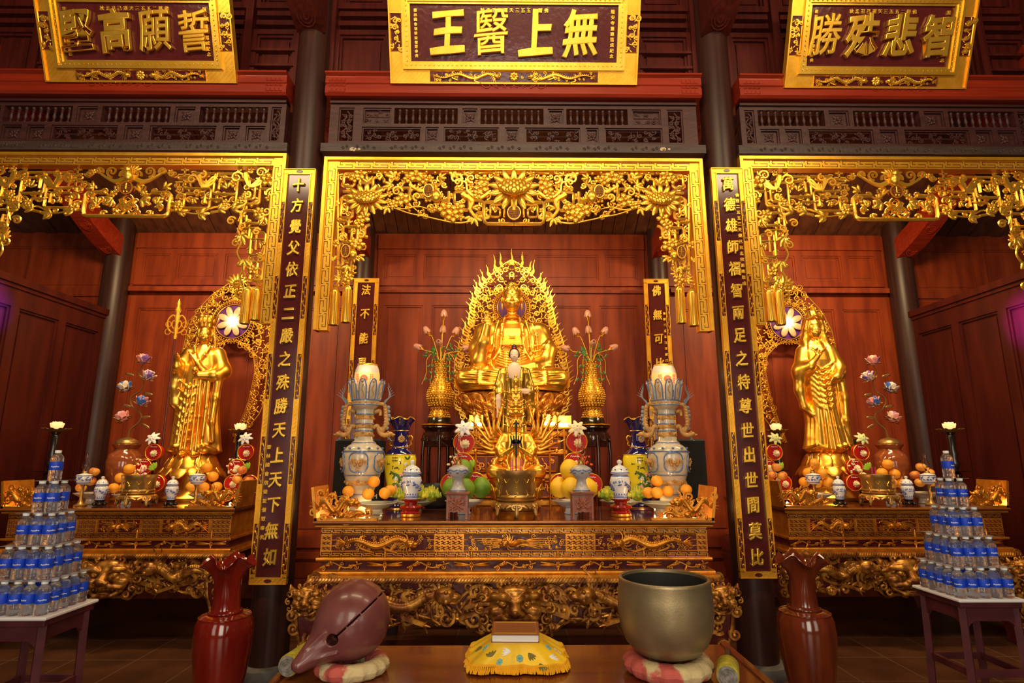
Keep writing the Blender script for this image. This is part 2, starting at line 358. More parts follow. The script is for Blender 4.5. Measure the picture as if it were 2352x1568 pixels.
# ================================================================ carving motifs (x,z plane, front toward -y)
def fret(mb, x0, z0, x1, z1, turns=1.5, r=.012, start=0, cw=1, gap=None):
    """a square spiral"""
    gap = gap or r*3.6
    seq = [(x0, z0), (x1, z0), (x1, z1), (x0, z1)]
    if cw < 0: seq = [seq[0], seq[3], seq[2], seq[1]]
    seq = seq[start:]+seq[:start]; pts = []; cx, cz = (x0+x1)/2, (z0+z1)/2; N = int(turns*4)
    for k in range(N+1):
        q = max(0, (k-1)//4+(1 if k > 1 and (k-1) % 4 == 3 else 0))*gap if k > 1 else 0
        q = (k//4)*gap + (gap*.0)
        x, z = seq[k % 4]; x += gap*(k//4)*(1 if x < cx else -1); z += gap*(k//4)*(1 if z < cz else -1)
        if k == 4 or k == 8:
            # step in so that the spiral does not close on itself
            px, pz = pts[-1]
            if abs(px-seq[k % 4][0]) < abs(pz-seq[k % 4][1]): x = px
            else: z = pz
        pts.append((x, z))
    rpath(mb, pts, r)
def rpath(mb, pts, r, closed=False, c=.35, y=0, n=6):
    """tube with softened corners"""
    out = []; m = len(pts)
    for k, p in enumerate(pts):
        if not closed and k in (0, m-1): out.append((p[0], y, p[1])); continue
        a, b = pts[k-1], pts[(k+1) % m]
        for q in (a, b):
            d = math.hypot(q[0]-p[0], q[1]-p[1]) or 1e-6; t = min(r*1.2, d*.4)/d; out.append((p[0]+(q[0]-p[0])*t, y, p[1]+(q[1]-p[1])*t))
    mb.tube(out, r, n, closed)
def leaf(mb, x, z, ang, L, w, y=-.008, t=.008):
    mb.ell((x+cos(ang)*L/2, y, z+sin(ang)*L/2), (L/2, t, w/2), 8, 5, Matrix.Rotation(-ang, 3, 'Y'))
def spray(mb, x, z, ang, L, k=3, y=-.01):
    for i in range(k):
        a = ang+(i-(k-1)/2)*.75; leaf(mb, x, z, a, L*(1-.18*abs(i-(k-1)/2)), L*.36, y)
def flower(mb, x, z, r, n=5, ph=.3, y=-.012):
    for i in range(n):
        a = ph+2*pi*i/n; mb.ell((x+cos(a)*r*.58, y, z+sin(a)*r*.58), (r*.46, r*.22, r*.38), 8, 5, Matrix.Rotation(-a, 3, 'Y'))
    mb.ell((x, y-r*.16, z), (r*.24, r*.2, r*.24), 8, 5)
def scroll(mb, x, z, r, ang, d=1, turns=1.3, th=.011, y=-.004, n=5):
    """a curl that starts at x,z heading ang and winds up into a volute"""
    m = max(8, int(turns*13)); pts = []; rs = []; cx = x-sin(ang)*r*d; cz = z+cos(ang)*r*d; a0 = math.atan2(z-cz, x-cx)
    for k in range(m):
        t = k/(m-1); rr = r*(1-.78*t); a = a0+d*turns*2*pi*t
        pts.append((cx+rr*cos(a), y-.006*t, cz+rr*sin(a))); rs.append(th*(1-.45*t))
    mb.tube(pts, rs, n); mb.ell(pts[-1], th*1.15, 6, 5)
def curve(mb, pts, r, y=-.004, n=5, seg=8):
    """smooth tube through 2D control points, r may be a (start, end) pair"""
    p = [np.array(q) for q in pts]; p = [2*p[0]-p[1]]+p+[2*p[-1]-p[-2]]; out = []
    for k in range(1, len(p)-2):
        for i in range(seg if k < len(p)-3 else seg+1):
            t = i/seg; out.append(.5*((2*p[k])+(-p[k-1]+p[k+1])*t+(2*p[k-1]-5*p[k]+4*p[k+1]-p[k+2])*t*t+(-p[k-1]+3*p[k]-3*p[k+1]+p[k+2])*t**3))
    m = len(out); ra, rb = r if hasattr(r, '__len__') else (r, r)
    mb.tube([(q[0], y, q[1]) for q in out], [ra+(rb-ra)*i/(m-1) for i in range(m)], n); return out
def twig(mb, pts, r=.007, buds=5, rnd=random, bl=.03):
    out = curve(mb, pts, (r, r*.5)); m = len(out)
    for i in range(buds):
        k = int((i+.7)/buds*(m-1)); s = 1 if i % 2 else -1; d = out[min(k+1, m-1)]-out[k-1]; a = math.atan2(d[1], d[0])+s*.9
        q = out[k]; e = (q[0]+cos(a)*bl, q[1]+sin(a)*bl); mb.tube([(q[0], -.004, q[1]), (e[0], -.006, e[1])], r*.6, 4); mb.ell((e[0], -.008, e[1]), r*1.5, 6, 4)
def lotus(mb, x, z, rx, rz, y=-.03):
    for i in range(14):                                     # splayed outer petals
        a = 2*pi*(i+.5)/14; mb.ell((x+cos(a)*rx*.72, y, z+sin(a)*rz*.72), (rx*.40, rx*.06, rx*.15), 10, 6, Matrix.Rotation(-a, 3, 'Y'))
        mb.tube([(x+cos(a)*rx*.4, y-rx*.06, z+sin(a)*rz*.4), (x+cos(a)*rx*1.05, y-rx*.03, z+sin(a)*rz*1.05)], [rx*.03, rx*.008], 4)
    for row, (n, zz, sp, L, yy) in enumerate(((5, .22, .80, .34, .03), (6, .02, 1.05, .40, .065), (5, -.14, .95, .38, .10), (4, -.26, .75, .30, .13), (3, -.34, .45, .22, .15))):
        for i in range(n):                                  # cupped petals, overlapping upward
            q = (i-(n-1)/2)/max(1, (n-1)/2); mb.ell((x+q*rx*.50*sp, y-rx*(yy*3.2)+abs(q)*rx*.16, z+rz*zz+abs(q)*rz*.10), (rx*.155, rx*.10, rz*L), 10, 7, Matrix.Rotation(q*.75, 3, 'Y'))
def bat(mb, x, z, s):
    for d in (-1, 1):
        for k in range(4):
            curve(mb, [(x+d*s*.06, z-.02*k*s), (x+d*s*(.35-.03*k), z-s*.16+s*.03*k), (x+d*s*(.75-.12*k), z+s*(.02-.06*k)), (x+d*s*(1.0-.17*k), z+s*(.22-.10*k))], (s*.075, s*.02))
        scroll(mb, x+d*s*.1, z+s*.1, s*.1, pi/2, d, 1.1, s*.04); scroll(mb, x+d*s*.3, z+s*.02, s*.13, pi/2-d*.5, d, 1.2, s*.04)
        curve(mb, [(x+d*s*.15, z-s*.3), (x+d*s*.5, z-s*.55), (x+d*s*.8, z-s*.42), (x+d*s*1.0, z-s*.62)], (s*.035, s*.02))
    mb.ell((x, -.025, z), (s*.15, s*.14, s*.2)); mb.ell((x, -.04, z+s*.16), (s*.11, s*.12, s*.11))
    for k in range(7): leaf(mb, x, z+s*.15, pi*(.12+.76*k/6), s*.33, s*.1, -.012)
def shou(mb, x, z, s, r=.009):
    for dz, hw in ((.95, .32), (.55, .45), (-.1, .5), (-.55, .35)): mb.tube([(x-s*hw, 0, z+s*dz), (x+s*hw, 0, z+s*dz)], r, 5)
    rpath(mb, [(x-s*.5, z+s*.36), (x+s*.5, z+s*.36), (x+s*.5, z+s*.12), (x-s*.5, z+s*.12)], r, True)
    mb.tube([(x, 0, z+s*1.3), (x, 0, z+s*.36)], r, 5); mb.tube([(x, 0, z+s*.12), (x, 0, z-s*.95)], r, 5)
    for d in (-1, 1): mb.tube([(x+d*s*.35, 0, z-s*.55), (x+d*s*.55, 0, z-s*.95)], r, 5); mb.tube([(x+d*s*.5, 0, z-s*.1), (x+d*s*.62, 0, z-s*.5)], r, 5)
def medallion(x, z, rx, rz, parent, y=-.03):
    mb = MB(); n = 18; mb.prism([(x+rx*cos(2*pi*i/n), z+rz*sin(2*pi*i/n)) for i in range(n)], y, y+.03)
    o = mb.build('medallion', m_inlay, parent, 30)
    g = MB(); g.tube([(x+rx*cos(2*pi*i/n), y, z+rz*sin(2*pi*i/n)) for i in range(n)], .006, 5, True)
    s = rz*.8
    for dz, hw in ((.7, .35), (.38, .6), (.05, .6), (-.3, .6), (-.62, .4)): g.tube([(x-rx*hw, y-.003, z+s*dz), (x+rx*hw, y-.003, z+s*dz)], .0045, 4)
    g.tube([(x, y-.003, z+s*.95), (x, y-.003, z-s*.3)], .0045, 4)
    for d in (-1, 1): g.tube([(x+d*rx*.25, y-.003, z-s*.62), (x+d*rx*.25, y-.003, z-s*.95)], .0045, 4)
    g.build('longevity_sign', m_gold, o, 40)
def meander(mb, x0, x1, z0, z1, y, p, vert=False, t=.0045):
    """key-pattern lines as thin inlaid strips; vert runs it along z"""
    a0, a1, b0, b1 = (z0, z1, x0, x1) if vert else (x0, x1, z0, z1)
    n = max(1, round((a1-a0)/p)); p = (a1-a0)/n; h = b1-b0
    segs = [(0, .12, .85, .12), (.85, .12, .85, .5), (.45, .5, .85, .5), (.15, .88, 1.0, .88), (.15, .5, .15, .88), (.15, .5, .3, .5), (0, .12, 0, .3), (1.0, .88, 1.0, .7)]
    for k in range(n):
        for (xa, ya, xb, yb) in segs:
            A0 = a0+p*(k+min(xa, xb))-t/2; A1 = a0+p*(k+max(xa, xb))+t/2; B0 = b0+h*min(ya, yb)-t/2; B1 = b0+h*max(ya, yb)+t/2
            if vert: mb.box(B0, B1, y-.002, y+.002, A0, A1)
            else: mb.box(A0, A1, y-.002, y+.002, B0, B1)
def carvefill(mb, x0, x1, z0, z1, seed=1, r=.05, y=0, dens=1.0, th=None, inside=None, leaves=True):
    """a close field of volutes and leaves"""
    rnd = random.Random(seed); A = (x1-x0)*(z1-z0); k = int(A/(r*r*2.6)*dens); pts = []
    for _ in range(k*40):
        if len(pts) >= k: break
        x = rnd.uniform(x0+r*.5, x1-r*.5); z = rnd.uniform(z0+r*.4, z1-r*.4)
        if inside and not inside(x, z): continue
        if all((x-a)**2+(z-b)**2 > (r*1.15)**2 for a, b in pts): pts.append((x, z))
    for x, z in pts:
        rr = r*rnd.uniform(.45, .75); a = rnd.uniform(0, 2*pi); d = rnd.choice((-1, 1)); t_ = th or r*.2
        scroll(mb, x, z, rr, a, d, rnd.uniform(.9, 1.4), t_, y-rnd.uniform(0, r*.15))
        if leaves:
            for q in range(2): leaf(mb, x, z, a+rnd.uniform(-1.2, 1.2)+pi*q, r*rnd.uniform(.7, 1.1), r*.34, y-r*.05, r*.12)
# ================================================================ carved gold arches
YA = 4.60
def W(u, v): q = P(u, v, YA); return (q.x, q.z)
def border(parent, x0, x1, z0s, z1, bw, mirror=True):
    """flat gold band along the top and down both sides (side bands end at z0s)"""
    b = MB(); y0, y1 = -.035, .05
    b.box(x0, x1, y0, y1, z1-bw, z1); b.box(x0, x0+bw, y0, y1, z0s, z1-bw); b.box(x1-bw, x1, y0, y1, z0s, z1-bw)
    b.box(x0-.012, x1+.012, y0-.02, y1, z1-.022, z1+.005); b.box(x0-.012, x0+.016, y0-.02, y1, z0s, z1-.022); b.box(x1-.016, x1+.012, y0-.02, y1, z0s, z1-.022)
    o = b.build('border_frame', m_goldflat, parent, 30)
    g = MB(); q = .022; meander(g, x0+bw, x1-bw, z1-bw+.006, z1-q-.004, y0, .15)
    meander(g, x0+.02, x0+bw-.008, z0s+.01, z1-bw, y0, .13, True); meander(g, x1-bw+.008, x1-.02, z0s+.01, z1-bw, y0, .13, True)
    g.build('meander_inlay', m_inlay, o, 0)
def tassel(x, z1, z0, r, parent):
    mb = MB(); mb.lathe([(r*.2, z1+.05), (r*.5, z1+.03), (r*.35, z1+.02), (r*.9, z1), (r, z1-.02), (r*.95, (z0+z1)/2), (r*1.1, z0+.01), (r*1.05, z0)], 12, (x, -.02, 0))
    for k in range(10): a = 2*pi*k/10; mb.tube([(x+r*cos(a), -.02+r*sin(a), z1-.02), (x+r*1.08*cos(a), -.02+r*1.08*sin(a), z0+.005)], .004, 4)
    mb.cur = 1; mb.lathe([(r*.95, z0-.001), (.001, z0-.002)], 12, (x, -.02, 0), cap=False)
    mb.build('tassel', [m_gold, m_inlay], parent, 40)
def arch_middle():
    t = thing('carved_arch', 'gilded openwork arch with a big lotus in its middle, framing the seated Buddha', 'carved arch', (0, YA, 0), 0)
    x0, z1 = W(748, 368); x0 = -1.62; z0s = W(735, 760)[1]; border(t, x0, -x0, z0s, z1, .10)
    mb = MB(); r = .0135
    def both(fn):
        for s in (1, -1): fn(s)
    def X(u, v, s=1): x, z = W(u, v); return (s*x, z)
    def pts(lst, s): return [X(u, v, s) for u, v in lst]
    def half(s):
        def fr(u0, v0, u1, v1, turns=1.4, start=0, cw=1, rr=r):
            a = X(u0, v1, s); b = X(u1, v0, s); fret(mb, a[0], a[1], b[0], b[1], turns, rr, start, cw)
        def fl(u, v, px, n=5): x, z = X(u, v, s); flower(mb, x, z, px*.0040, n, .3+u)
        def sp(u, v, deg, px, k=3): x, z = X(u, v, s); a = R(deg); spray(mb, x, z, a if s > 0 else pi-a, px*.004, k)
        def cu(lst, ra, rb): curve(mb, pts(lst, s), (ra, rb))
        def tw(lst, b=5): twig(mb, pts(lst, s), .008, b, bl=.035)
        def sc_(u, v, px, deg, d, turns=1.2, th=.012): x, z = X(u, v, s); a = R(deg); scroll(mb, x, z, px*.004, a if s > 0 else pi-a, d*s, turns, th)
        # bottom centre tray
        rpath(mb, pts([(1180, 514), (1114, 514), (1111, 500), (1111, 464), (1150, 464)], s), .016)
        fr(1126, 470, 1158, 498, 1.6, 1, 1, .010); rpath(mb, pts([(1111, 488), (1094, 488), (1094, 500), (1112, 500)], s), .012)
        # frets under the band
        fr(1030, 440, 1078, 482, 1.5, 3, 1); rpath(mb, pts([(1078, 460), (1105, 460), (1111, 466)], s), r)
        fr(941, 398, 978, 452, 1.3, 2, 1); rpath(mb, pts([(978, 425), (1012, 425), (1012, 392), (1040, 392)], s), r); rpath(mb, pts([(1000, 425), (1000, 460), (1030, 460)], s), r)
        fr(856, 396, 896, 432, 1.6, 1, -1); rpath(mb, pts([(896, 432), (940, 432), (940, 460)], s), r); rpath(mb, pts([(896, 410), (915, 410), (915, 396), (940, 396)], s), r)
        fr(788, 398, 828, 440, 1.6, 0, 1); rpath(mb, pts([(828, 420), (856, 420)], s), r)
        fr(782, 452, 812, 500, 1.4, 2, -1); rpath(mb, pts([(812, 480), (840, 484), (840, 505)], s), r)
        fr(786, 520, 822, 556, 1.6, 1, 1); rpath(mb, pts([(776, 508), (800, 508), (800, 520)], s), r); rpath(mb, pts([(822, 540), (838, 540), (838, 520), (850, 516)], s), r)
        fr(776, 560, 790, 610, 1.1, 0, 1); rpath(mb, pts([(776, 618), (796, 618), (796, 650)], s), r)
        rpath(mb, pts([(776, 385), (776, 650)], s), .010)
        # branches, flowers, leaves
        cu([(1062, 446), (1085, 462), (1080, 482), (1096, 502)], .026, .012); sp(1090, 500, -70, 22); sp(1085, 478, 0, 18, 2)
        for u, v, q in ((1022, 482, 18), (1040, 497, 16), (1052, 480, 16), (955, 404, 17), (972, 412, 13), (938, 410, 12), (924, 458, 17), (1105, 432, 17), (1112, 414, 14), (1098, 446, 12), (836, 500, 15), (826, 514, 12), (824, 562, 14), (812, 556, 11), (828, 400, 15), (815, 410, 12), (905, 470, 11), (1140, 400, 9), (800, 640, 12), (770, 560, 10)): fl(u, v, q)
        for u, v, a, q in ((905, 408, 120, 26), (1040, 408, 70, 26), (900, 425, 200, 22), (1010, 410, 40, 18), (890, 475, 250, 20), (1065, 402, 30, 18), (985, 470, 300, 14), (845, 420, 100, 20), (1088, 398, 150, 16), (870, 452, 20, 18), (800, 610, 250, 20), (782, 640, 200, 18), (812, 592, 330, 16), (768, 600, 120, 16), (958, 440, 40, 18)): sp(u, v, a, q)
        tw([(890, 470), (925, 480), (960, 474), (1000, 486)], 6); tw([(905, 455), (940, 470), (965, 490)], 5); tw([(880, 440), (905, 412), (912, 396)], 4); tw([(1015, 440), (1000, 470), (1015, 490)], 4)
        tw([(1100, 398), (1130, 396), (1160, 404)], 4); tw([(830, 470), (826, 540), (800, 600), (784, 650)], 6); tw([(818, 560), (808, 600), (800, 655)], 5); tw([(778, 600), (782, 630), (772, 655)], 4)
        cu([(850, 485), (880, 474), (905, 478), (940, 490), (975, 497), (1010, 505), (1050, 512), (1094, 506)], .007, .007)
        cu([(1128, 440), (1100, 455), (1075, 440), (1070, 420), (1050, 415)], .016, .008); sc_(1060, 418, 14, 60, 1, 1.2, .014); sc_(1086, 420, 10, 200, -1)
        cu([(940, 425), (965, 438), (990, 436), (1002, 452)], .012, .02)
        x, z = X(1002, 452, s); mb.ell((x, -.02, z), (.048, .03, .058)); x, z = X(812, 585, s); mb.ell((x, -.02, z), (.034, .025, .045))
        for u, v in ((870, 396), (925, 396), (1000, 398), (1150, 398), (1030, 470), (980, 396), (885, 398), (842, 398), (842, 545), (778, 505), (815, 470), (1100, 480)): x, z = X(u, v, s); mb.ell((x, -.008, z), .016, 8, 6)
        for u, v, q, a, d in ((925, 440, 12, 90, 1), (958, 462, 10, 180, -1), (1052, 430, 11, 0, 1), (870, 412, 8, 0, 1), (796, 548, 8, 90, 1), (830, 530, 9, 0, -1), (780, 470, 8, 90, 1), (845, 470, 9, 90, -1)): sc_(u, v, q, a, d)
    both(half)
    edge = [(748, 660), (800, 655), (822, 600), (838, 520), (850, 492), (880, 476), (905, 480), (940, 492), (975, 498), (1010, 506), (1090, 506), (1112, 512), (1180, 514)]
    rnd = random.Random(12); got = []
    for _ in range(6000):
        u, v = rnd.uniform(778, 1176), rnd.uniform(396, 650); vm = float(np.interp(u, [e[0] for e in edge], [e[1] for e in edge]))
        if v > vm-7 or math.hypot(u-1180, v-438) < 58 or math.hypot(u-843, v-460) < 44 or any((u-a)**2+(v-b)**2 < 15**2 for a, b in got): continue
        got.append((u, v)); a = rnd.uniform(0, 6.3); d = rnd.choice((-1, 1)); q = rnd.uniform(.022, .034); kind = rnd.random()
        for s in (1, -1):
            x, z = X(u, v, s); aa = a if s > 0 else pi-a
            if kind < .55: scroll(mb, x, z, q, aa, d*s, 1.25, .0085, .012)
            elif kind < .85: spray(mb, x, z, aa, q*2.2, 3, .008)
            else: flower(mb, x, z, q*1.2, 5, a, .004)
    mb.build('openwork', m_gold, t, 50)
    for (u, v, rx, rz) in ((1180, 438, .20, .17),):
        l = MB(); x, z = W(u, v); lotus(l, 0, z, rx, rz); l.build('lotus_flower', m_gold, t, 60)
    for s in (-1, 1):
        l = MB(); x, z = W(843, 460); lotus(l, s*abs(x), z, .16, .125); l.build('lotus_flower', m_gold, t, 60)
        x, z = W(985, 441); medallion(s*abs(x), z, .042, .058, t); x, z = W(797, 580); medallion(s*abs(x), z, .036, .055, t, -.045)
        for u, va, vb, rr in ((772, 668, 748, .038), (800, 662, 742, .036)):
            xa, za = W(u, va); xb, zb = W(u, vb); tassel(s*abs(xa), za, zb, rr, t)
    x, z = W(1180, 491); medallion(0, z, .055, .062, t)
arch_middle()
def arch_side(sg, label):
    t = thing('carved_arch', label, 'carved arch', (sg*3.30, YA, 0), 0, None)
    hw = 1.33; z1 = W(300, 362)[1]+.015; zb = W(620, 745)[1]; border(t, -hw, hw, zb, z1, .10)
    mb = MB(); r = .0125; zt = z1-.10
    def half(s):
        def fr(x0, z0, x1, z1_, turns=1.4, st=0, cw=1, rr=r): fret(mb, s*x0, zt-z0, s*x1, zt-z1_, turns, rr, st, cw)
        def L(lst): return [(s*a, zt-b) for a, b in lst]
        rpath(mb, L([(0, .455), (.34, .455), (.36, .43), (.36, .24), (.20, .24)]), .017); rpath(mb, L([(.36, .40), (.42, .40), (.42, .34), (.36, .34)]), r)
        fr(.48, .20, .70, .38, 1.5, 0, 1); fr(.72, .06, .92, .25, 1.5, 3, -1); fr(.92, .12, 1.12, .34, 1.7, 1, 1); rpath(mb, L([(.70, .30), (.82, .30), (.82, .40), (.72, .42)]), r); rpath(mb, L([(.55, .06), (.72, .06)]), r); rpath(mb, L([(1.12, .2), (1.22, .2)]), r)
        fr(.98, .40, 1.14, .56, 1.5, 2, 1); fr(1.08, .60, 1.2, .80, 1.4, 0, -1); rpath(mb, L([(1.06, .56), (1.06, .66), (1.2, .66)]), r); fr(1.10, .86, 1.2, 1.02, 1.3, 1, 1)
        rpath(mb, L([(1.215, 0), (1.215, 1.12)]), .010)
        shou(mb, s*.46, zt-.13, .105, .009)
        bat_pts = ((1.02, .1, .16), (.62, .12, .13))
        for x, z, q in bat_pts:
            for k in range(3): curve(mb, L([(x-q*.2, z-.02*k), (x+q*.1, z+q*.5), (x+q*.7, z+q*.3-.03*k), (x+q*1.0, z-q*.5+.03*k)]), (.022, .008))
            scroll(mb, s*(x-q*.3), zt-z, q*.35, pi/2, s, 1.3, .014); leaf(mb, s*x, zt-z, -pi/2, q*.7, q*.25)
        curve(mb, L([(.36, .40), (.50, .42), (.62, .43), (.75, .37), (.86, .38), (.95, .33), (1.0, .36), (.98, .44), (.96, .5)]), .008); 
        curve(mb, L([(.96, .56), (1.0, .68), (.98, .78), (1.04, .9), (1.02, 1.0), (1.08, 1.14)]), .009)
        for x, z, a, q in ((.12, .30, -.6, .10), (.44, .42, .2, .09), (.62, .44, .1, .10), (.78, .40, .4, .09), (.9, .40, .5, .10), (1.0, .62, -1.2, .1), (1.04, .84, -1.5, .1), (1.14, 1.08, -1.4, .09), (.3, .2, .6, .08), (.98, .04, -1, .08), (.25, .35, 1.2, .08), (1.18, .45, -2, .1), (.84, .2, 2, .08), (.56, .29, -1, .06)): spray(mb, s*x, zt-z, a if s > 0 else pi-a, q)
        for x, z, rr, a, d in ((.16, .10, .05, 0, 1), (.24, .06, .035, 2, -1), (.34, .28, .035, 1, 1), (.06, .36, .04, 2, 1), (.20, .34, .04, 4, -1), (.28, .40, .03, 0, 1), (.42, .30, .04, 2, -1), (.66, .42, .035, 3, 1), (.88, .36, .035, 2, 1), (1.16, .08, .05, 1, 1), (1.18, .26, .045, 2, -1), (1.16, .38, .045, 4, 1), (.98, .36, .04, 0, 1), (.94, .48, .04, 2, 1), (1.0, .58, .035, 3, -1), (1.0, .72, .045, 1, 1), (1.16, .58, .035, 2, 1), (1.03, .92, .045, 0, 1), (1.15, .82, .03, 1, -1), (1.04, 1.04, .04, 2, 1), (1.16, 1.02, .03, 0, 1), (1.07, 1.16, .045, 4, -1), (.62, .04, .035, 0, -1), (.36, .04, .03, 3, 1), (.58, .27, .03, 0, 1), (1.02, .23, .03, 0, -1)): scroll(mb, s*x, zt-z, rr, a if s > 0 else pi-a, d*s, 1.3, .012)
        for x, z, q in ((1.18, .12, .07), (1.12, .42, .05), (.44, .38, .045), (1.12, .93, .045), (.98, .30, .04), (.84, .33, .035)): flower(mb, s*x, zt-z, q)
        for x, z in ((.10, .40), (.30, .3), (.5, .44), (.7, .3), (1.06, .36), (.8, .1), (1.2, .7), (.56, .33), (.9, .08), (1.15, .5)): mb.ell((s*x, -.008, zt-z), .015, 8, 6)
        tw_ = L([(1.2, .7), (1.15, .9), (1.17, 1.05), (1.12, 1.15)]); twig(mb, tw_, .008, 5, bl=.035); twig(mb, L([(1.05, .95), (1.09, 1.05), (1.13, 1.16)]), .008, 4, bl=.03)
    half(1); half(-1)
    rnd = random.Random(21); got = []
    for _ in range(6000):
        x, z = rnd.uniform(.02, 1.2), rnd.uniform(.02, 1.14); zm = float(np.interp(x, [0, .36, .42, .6, .8, .95, .98, 1.05, 1.2], [.45, .45, .42, .44, .38, .36, .60, 1.0, 1.15]))
        if z > zm-.03 or (x < .30 and z < .16) or any((x-a)**2+(z-b)**2 < .072**2 for a, b in got): continue
        got.append((x, z)); a = rnd.uniform(0, 6.3); d = rnd.choice((-1, 1)); q = rnd.uniform(.024, .036); kind = rnd.random()
        for s in (1, -1):
            aa = a if s > 0 else pi-a
            if kind < .6: scroll(mb, s*x, zt-z, q, aa, d*s, 1.25, .0085, .012)
            elif kind < .9: spray(mb, s*x, zt-z, aa, q*2.4, 3, .008)
            else: flower(mb, s*x, zt-z, q*1.2, 5, a, .004)
    bat(mb, 0, zt-.10, .30)
    for a in (90, 210, 330):
        cx, cz = .055*cos(R(a)), zt-.36+.055*sin(R(a)); mb.tube([(cx+.043*cos(q), 0, cz+.043*sin(q)) for q in np.linspace(0, 2*pi, 17)[:-1]], .009, 5, True)
        mb.tube([(cx-.03, 0, cz), (cx, 0, cz+.02), (cx+.03, 0, cz), (cx, 0, cz-.02)], .006, 4, True)
    mb.build('openwork', m_gold, t, 50)
    medallion(0, zt-.215, .052, .055, t, -.04)
    for s in (-1, 1):
        zz = W(600, 660)[1]; z2 = W(600, 745)[1]
        for q in (1.10, 1.18): tassel(s*q, zz-.02, z2-.0+(.03 if q > 1.12 else 0), .036, t)
arch_side(-1, 'gilded openwork arch with a bat in its middle, over the figure holding a staff')
arch_side(1, 'gilded openwork arch with a bat in its middle, over the veiled figure')
# ================================================================ carved transoms with turned balusters
def baluster_mesh(h):
    mb = MB(); k = h
    mb.lathe([(.011, 0), (.016, .02*k), (.016, .1*k), (.008, .13*k), (.014, .19*k), (.008, .24*k), (.017, .40*k), (.009, .60*k), (.014, .65*k), (.008, .70*k), (.015, .78*k), (.009, .84*k), (.016, .9*k), (.016, 1*k)], 10)
    return mb.mesh('baluster', m_transom, 50)
YT = 4.64
def WT(u, v): q = P(u, v, YT); return (q.x, q.z)
_bal = None
def transom(xc, hw, sets, tall, lower, upper, label):
    """sets: baluster openings; tall: tall carved end panels; lower/upper: carved panels (x ranges)"""
    global _bal
    t = thing('carved_transom', label, 'carved transom', (xc, YT, 0)); za, zb, zm0, zm1, ztop = 4.262, 4.30, 4.445, 4.475, 4.66
    f = MB(); y0, y1 = -.03, .05
    f.box(-hw, hw, y0, y1, za, zb); [f.box(q0, q1, y0, y1, zm0, zm1) for q0, q1 in ((-hw, sorted(tall)[0][0]), (sorted(tall)[0][1], sorted(tall)[1][0]), (sorted(tall)[1][1], hw))]; f.box(-hw, hw, y0, y1, ztop-.03, 4.70); f.box(-hw, hw, y0-.02, y1, ztop+.005, ztop+.03)
    cuts_u = sorted(sets+upper); cuts_l = sorted(lower); ends = sorted(tall)
    def stiles(cuts, z0, z1):
        e = [-hw]+[q for c in sorted(cuts+ends) for q in c]+[hw]
        for k in range(0, len(e), 2):
            if e[k+1] > e[k]: f.box(e[k], e[k+1], y0, y1, z0, z1)
    stiles(cuts_u, zm1, ztop-.03); stiles(cuts_l, zb, zm0)
    def mould(a, b, c, d, w=.012):
        f.box(a, b, y0+.012, y1-.02, c, c+w); f.box(a, b, y0+.012, y1-.02, d-w, d); f.box(a, a+w, y0+.012, y1-.02, c+w, d-w); f.box(b-w, b, y0+.012, y1-.02, c+w, d-w)
    for a, b in cuts_l: mould(a, b, zb, zm0)
    for a, b in upper: mould(a, b, zm1, ztop-.03)
    for a, b in ends: mould(a, b, zb, ztop-.03)
    f.build('frame', m_transom, t, 30)
    # sill with shallow scrolls
    s_ = MB(); s_.box(-hw-.05, hw+.05, -.07, .06, 4.185, 4.262)
    for k in range(int(hw*2/.42)):
        xx = -hw+.25+.42*k
        for q in range(7): scroll(s_, xx-.12+.045*q, 4.215, .016, 0 if q % 2 else 1.5, 1 if q % 2 else -1, 1.0, .004, -.069, 4)
    s_.build('sill', m_sill, t, 30)
    if _bal is None: _bal = baluster_mesh(ztop-.03-zm1)
    for a, b in sets:
        n = 9 if xc == 0 else 9
        for k in range(n): link('baluster', _bal, t, (a+(b-a)*(k+.75)/(n+.5), 0, zm1))
    sd = 3
    for kind, cs, z0, z1 in (('u', upper, zm1, ztop-.03), ('l', cuts_l, zb, zm0), ('t', ends, zb, ztop-.03)):
        for a, b in cs:
            sd += 1; mb = MB(); w_ = b-a; h_ = z1-z0; ca, cb = (a+b)/2, (z0+z1)/2
            small = kind != 't' and w_ < .2
            if small or kind == 'u': mb.box(a+.012, b-.012, .0, .03, z0+.012, z1-.012)
            if small:
                flower(mb, ca, cb, h_*.26, 6, .2, -.005); [leaf(mb, ca, cb, q*pi/2+pi/4, h_*.42, h_*.14, -.003, .006) for q in range(4)]
            elif kind == 't':
                for q in range(5):
                    zz = z0+h_*(.14+.16*q); curve(mb, [(ca, zz-.05), (ca+(-1)**q*.03, zz), (ca, zz+.05)], .008)
                    flower(mb, ca+(-1)**q*w_*.22, zz, w_*.17); leaf(mb, ca-(-1)**q*w_*.05, zz, pi/2+(-1)**q*1.1, w_*.36, w_*.14); scroll(mb, ca-(-1)**q*w_*.2, zz+.02, w_*.13, q, 1, 1.2, .008)
            else:
                carvefill(mb, a+.03, a+w_*.28, z0+.02, z1-.02, sd, .032, 0, 1.3, .007); carvefill(mb, b-w_*.28, b-.03, z0+.02, z1-.02, sd+50, .032, 0, 1.3, .007); carvefill(mb, ca-w_*.12, ca+w_*.12, z0+.02, z1-.02, sd+90, .032, 0, 1.4, .007)
                mb.tube([(a+.02, 0, cb), (b-.02, 0, cb)], .007, 4)
                for q in (z0+.02, z1-.02): mb.tube([(a+.02, 0, q), (b-.02, 0, q)], .006, 4)
            mb.build('carved_panel', m_transom, t, 50)
    return t
m_sill = mat('grey_brown_sill', (.055, .032, .028), .5, 0, .3, (3, 30, 30), bump=.2, bscale=50)
ux = lambda u, v=270: WT(u, v)[0]
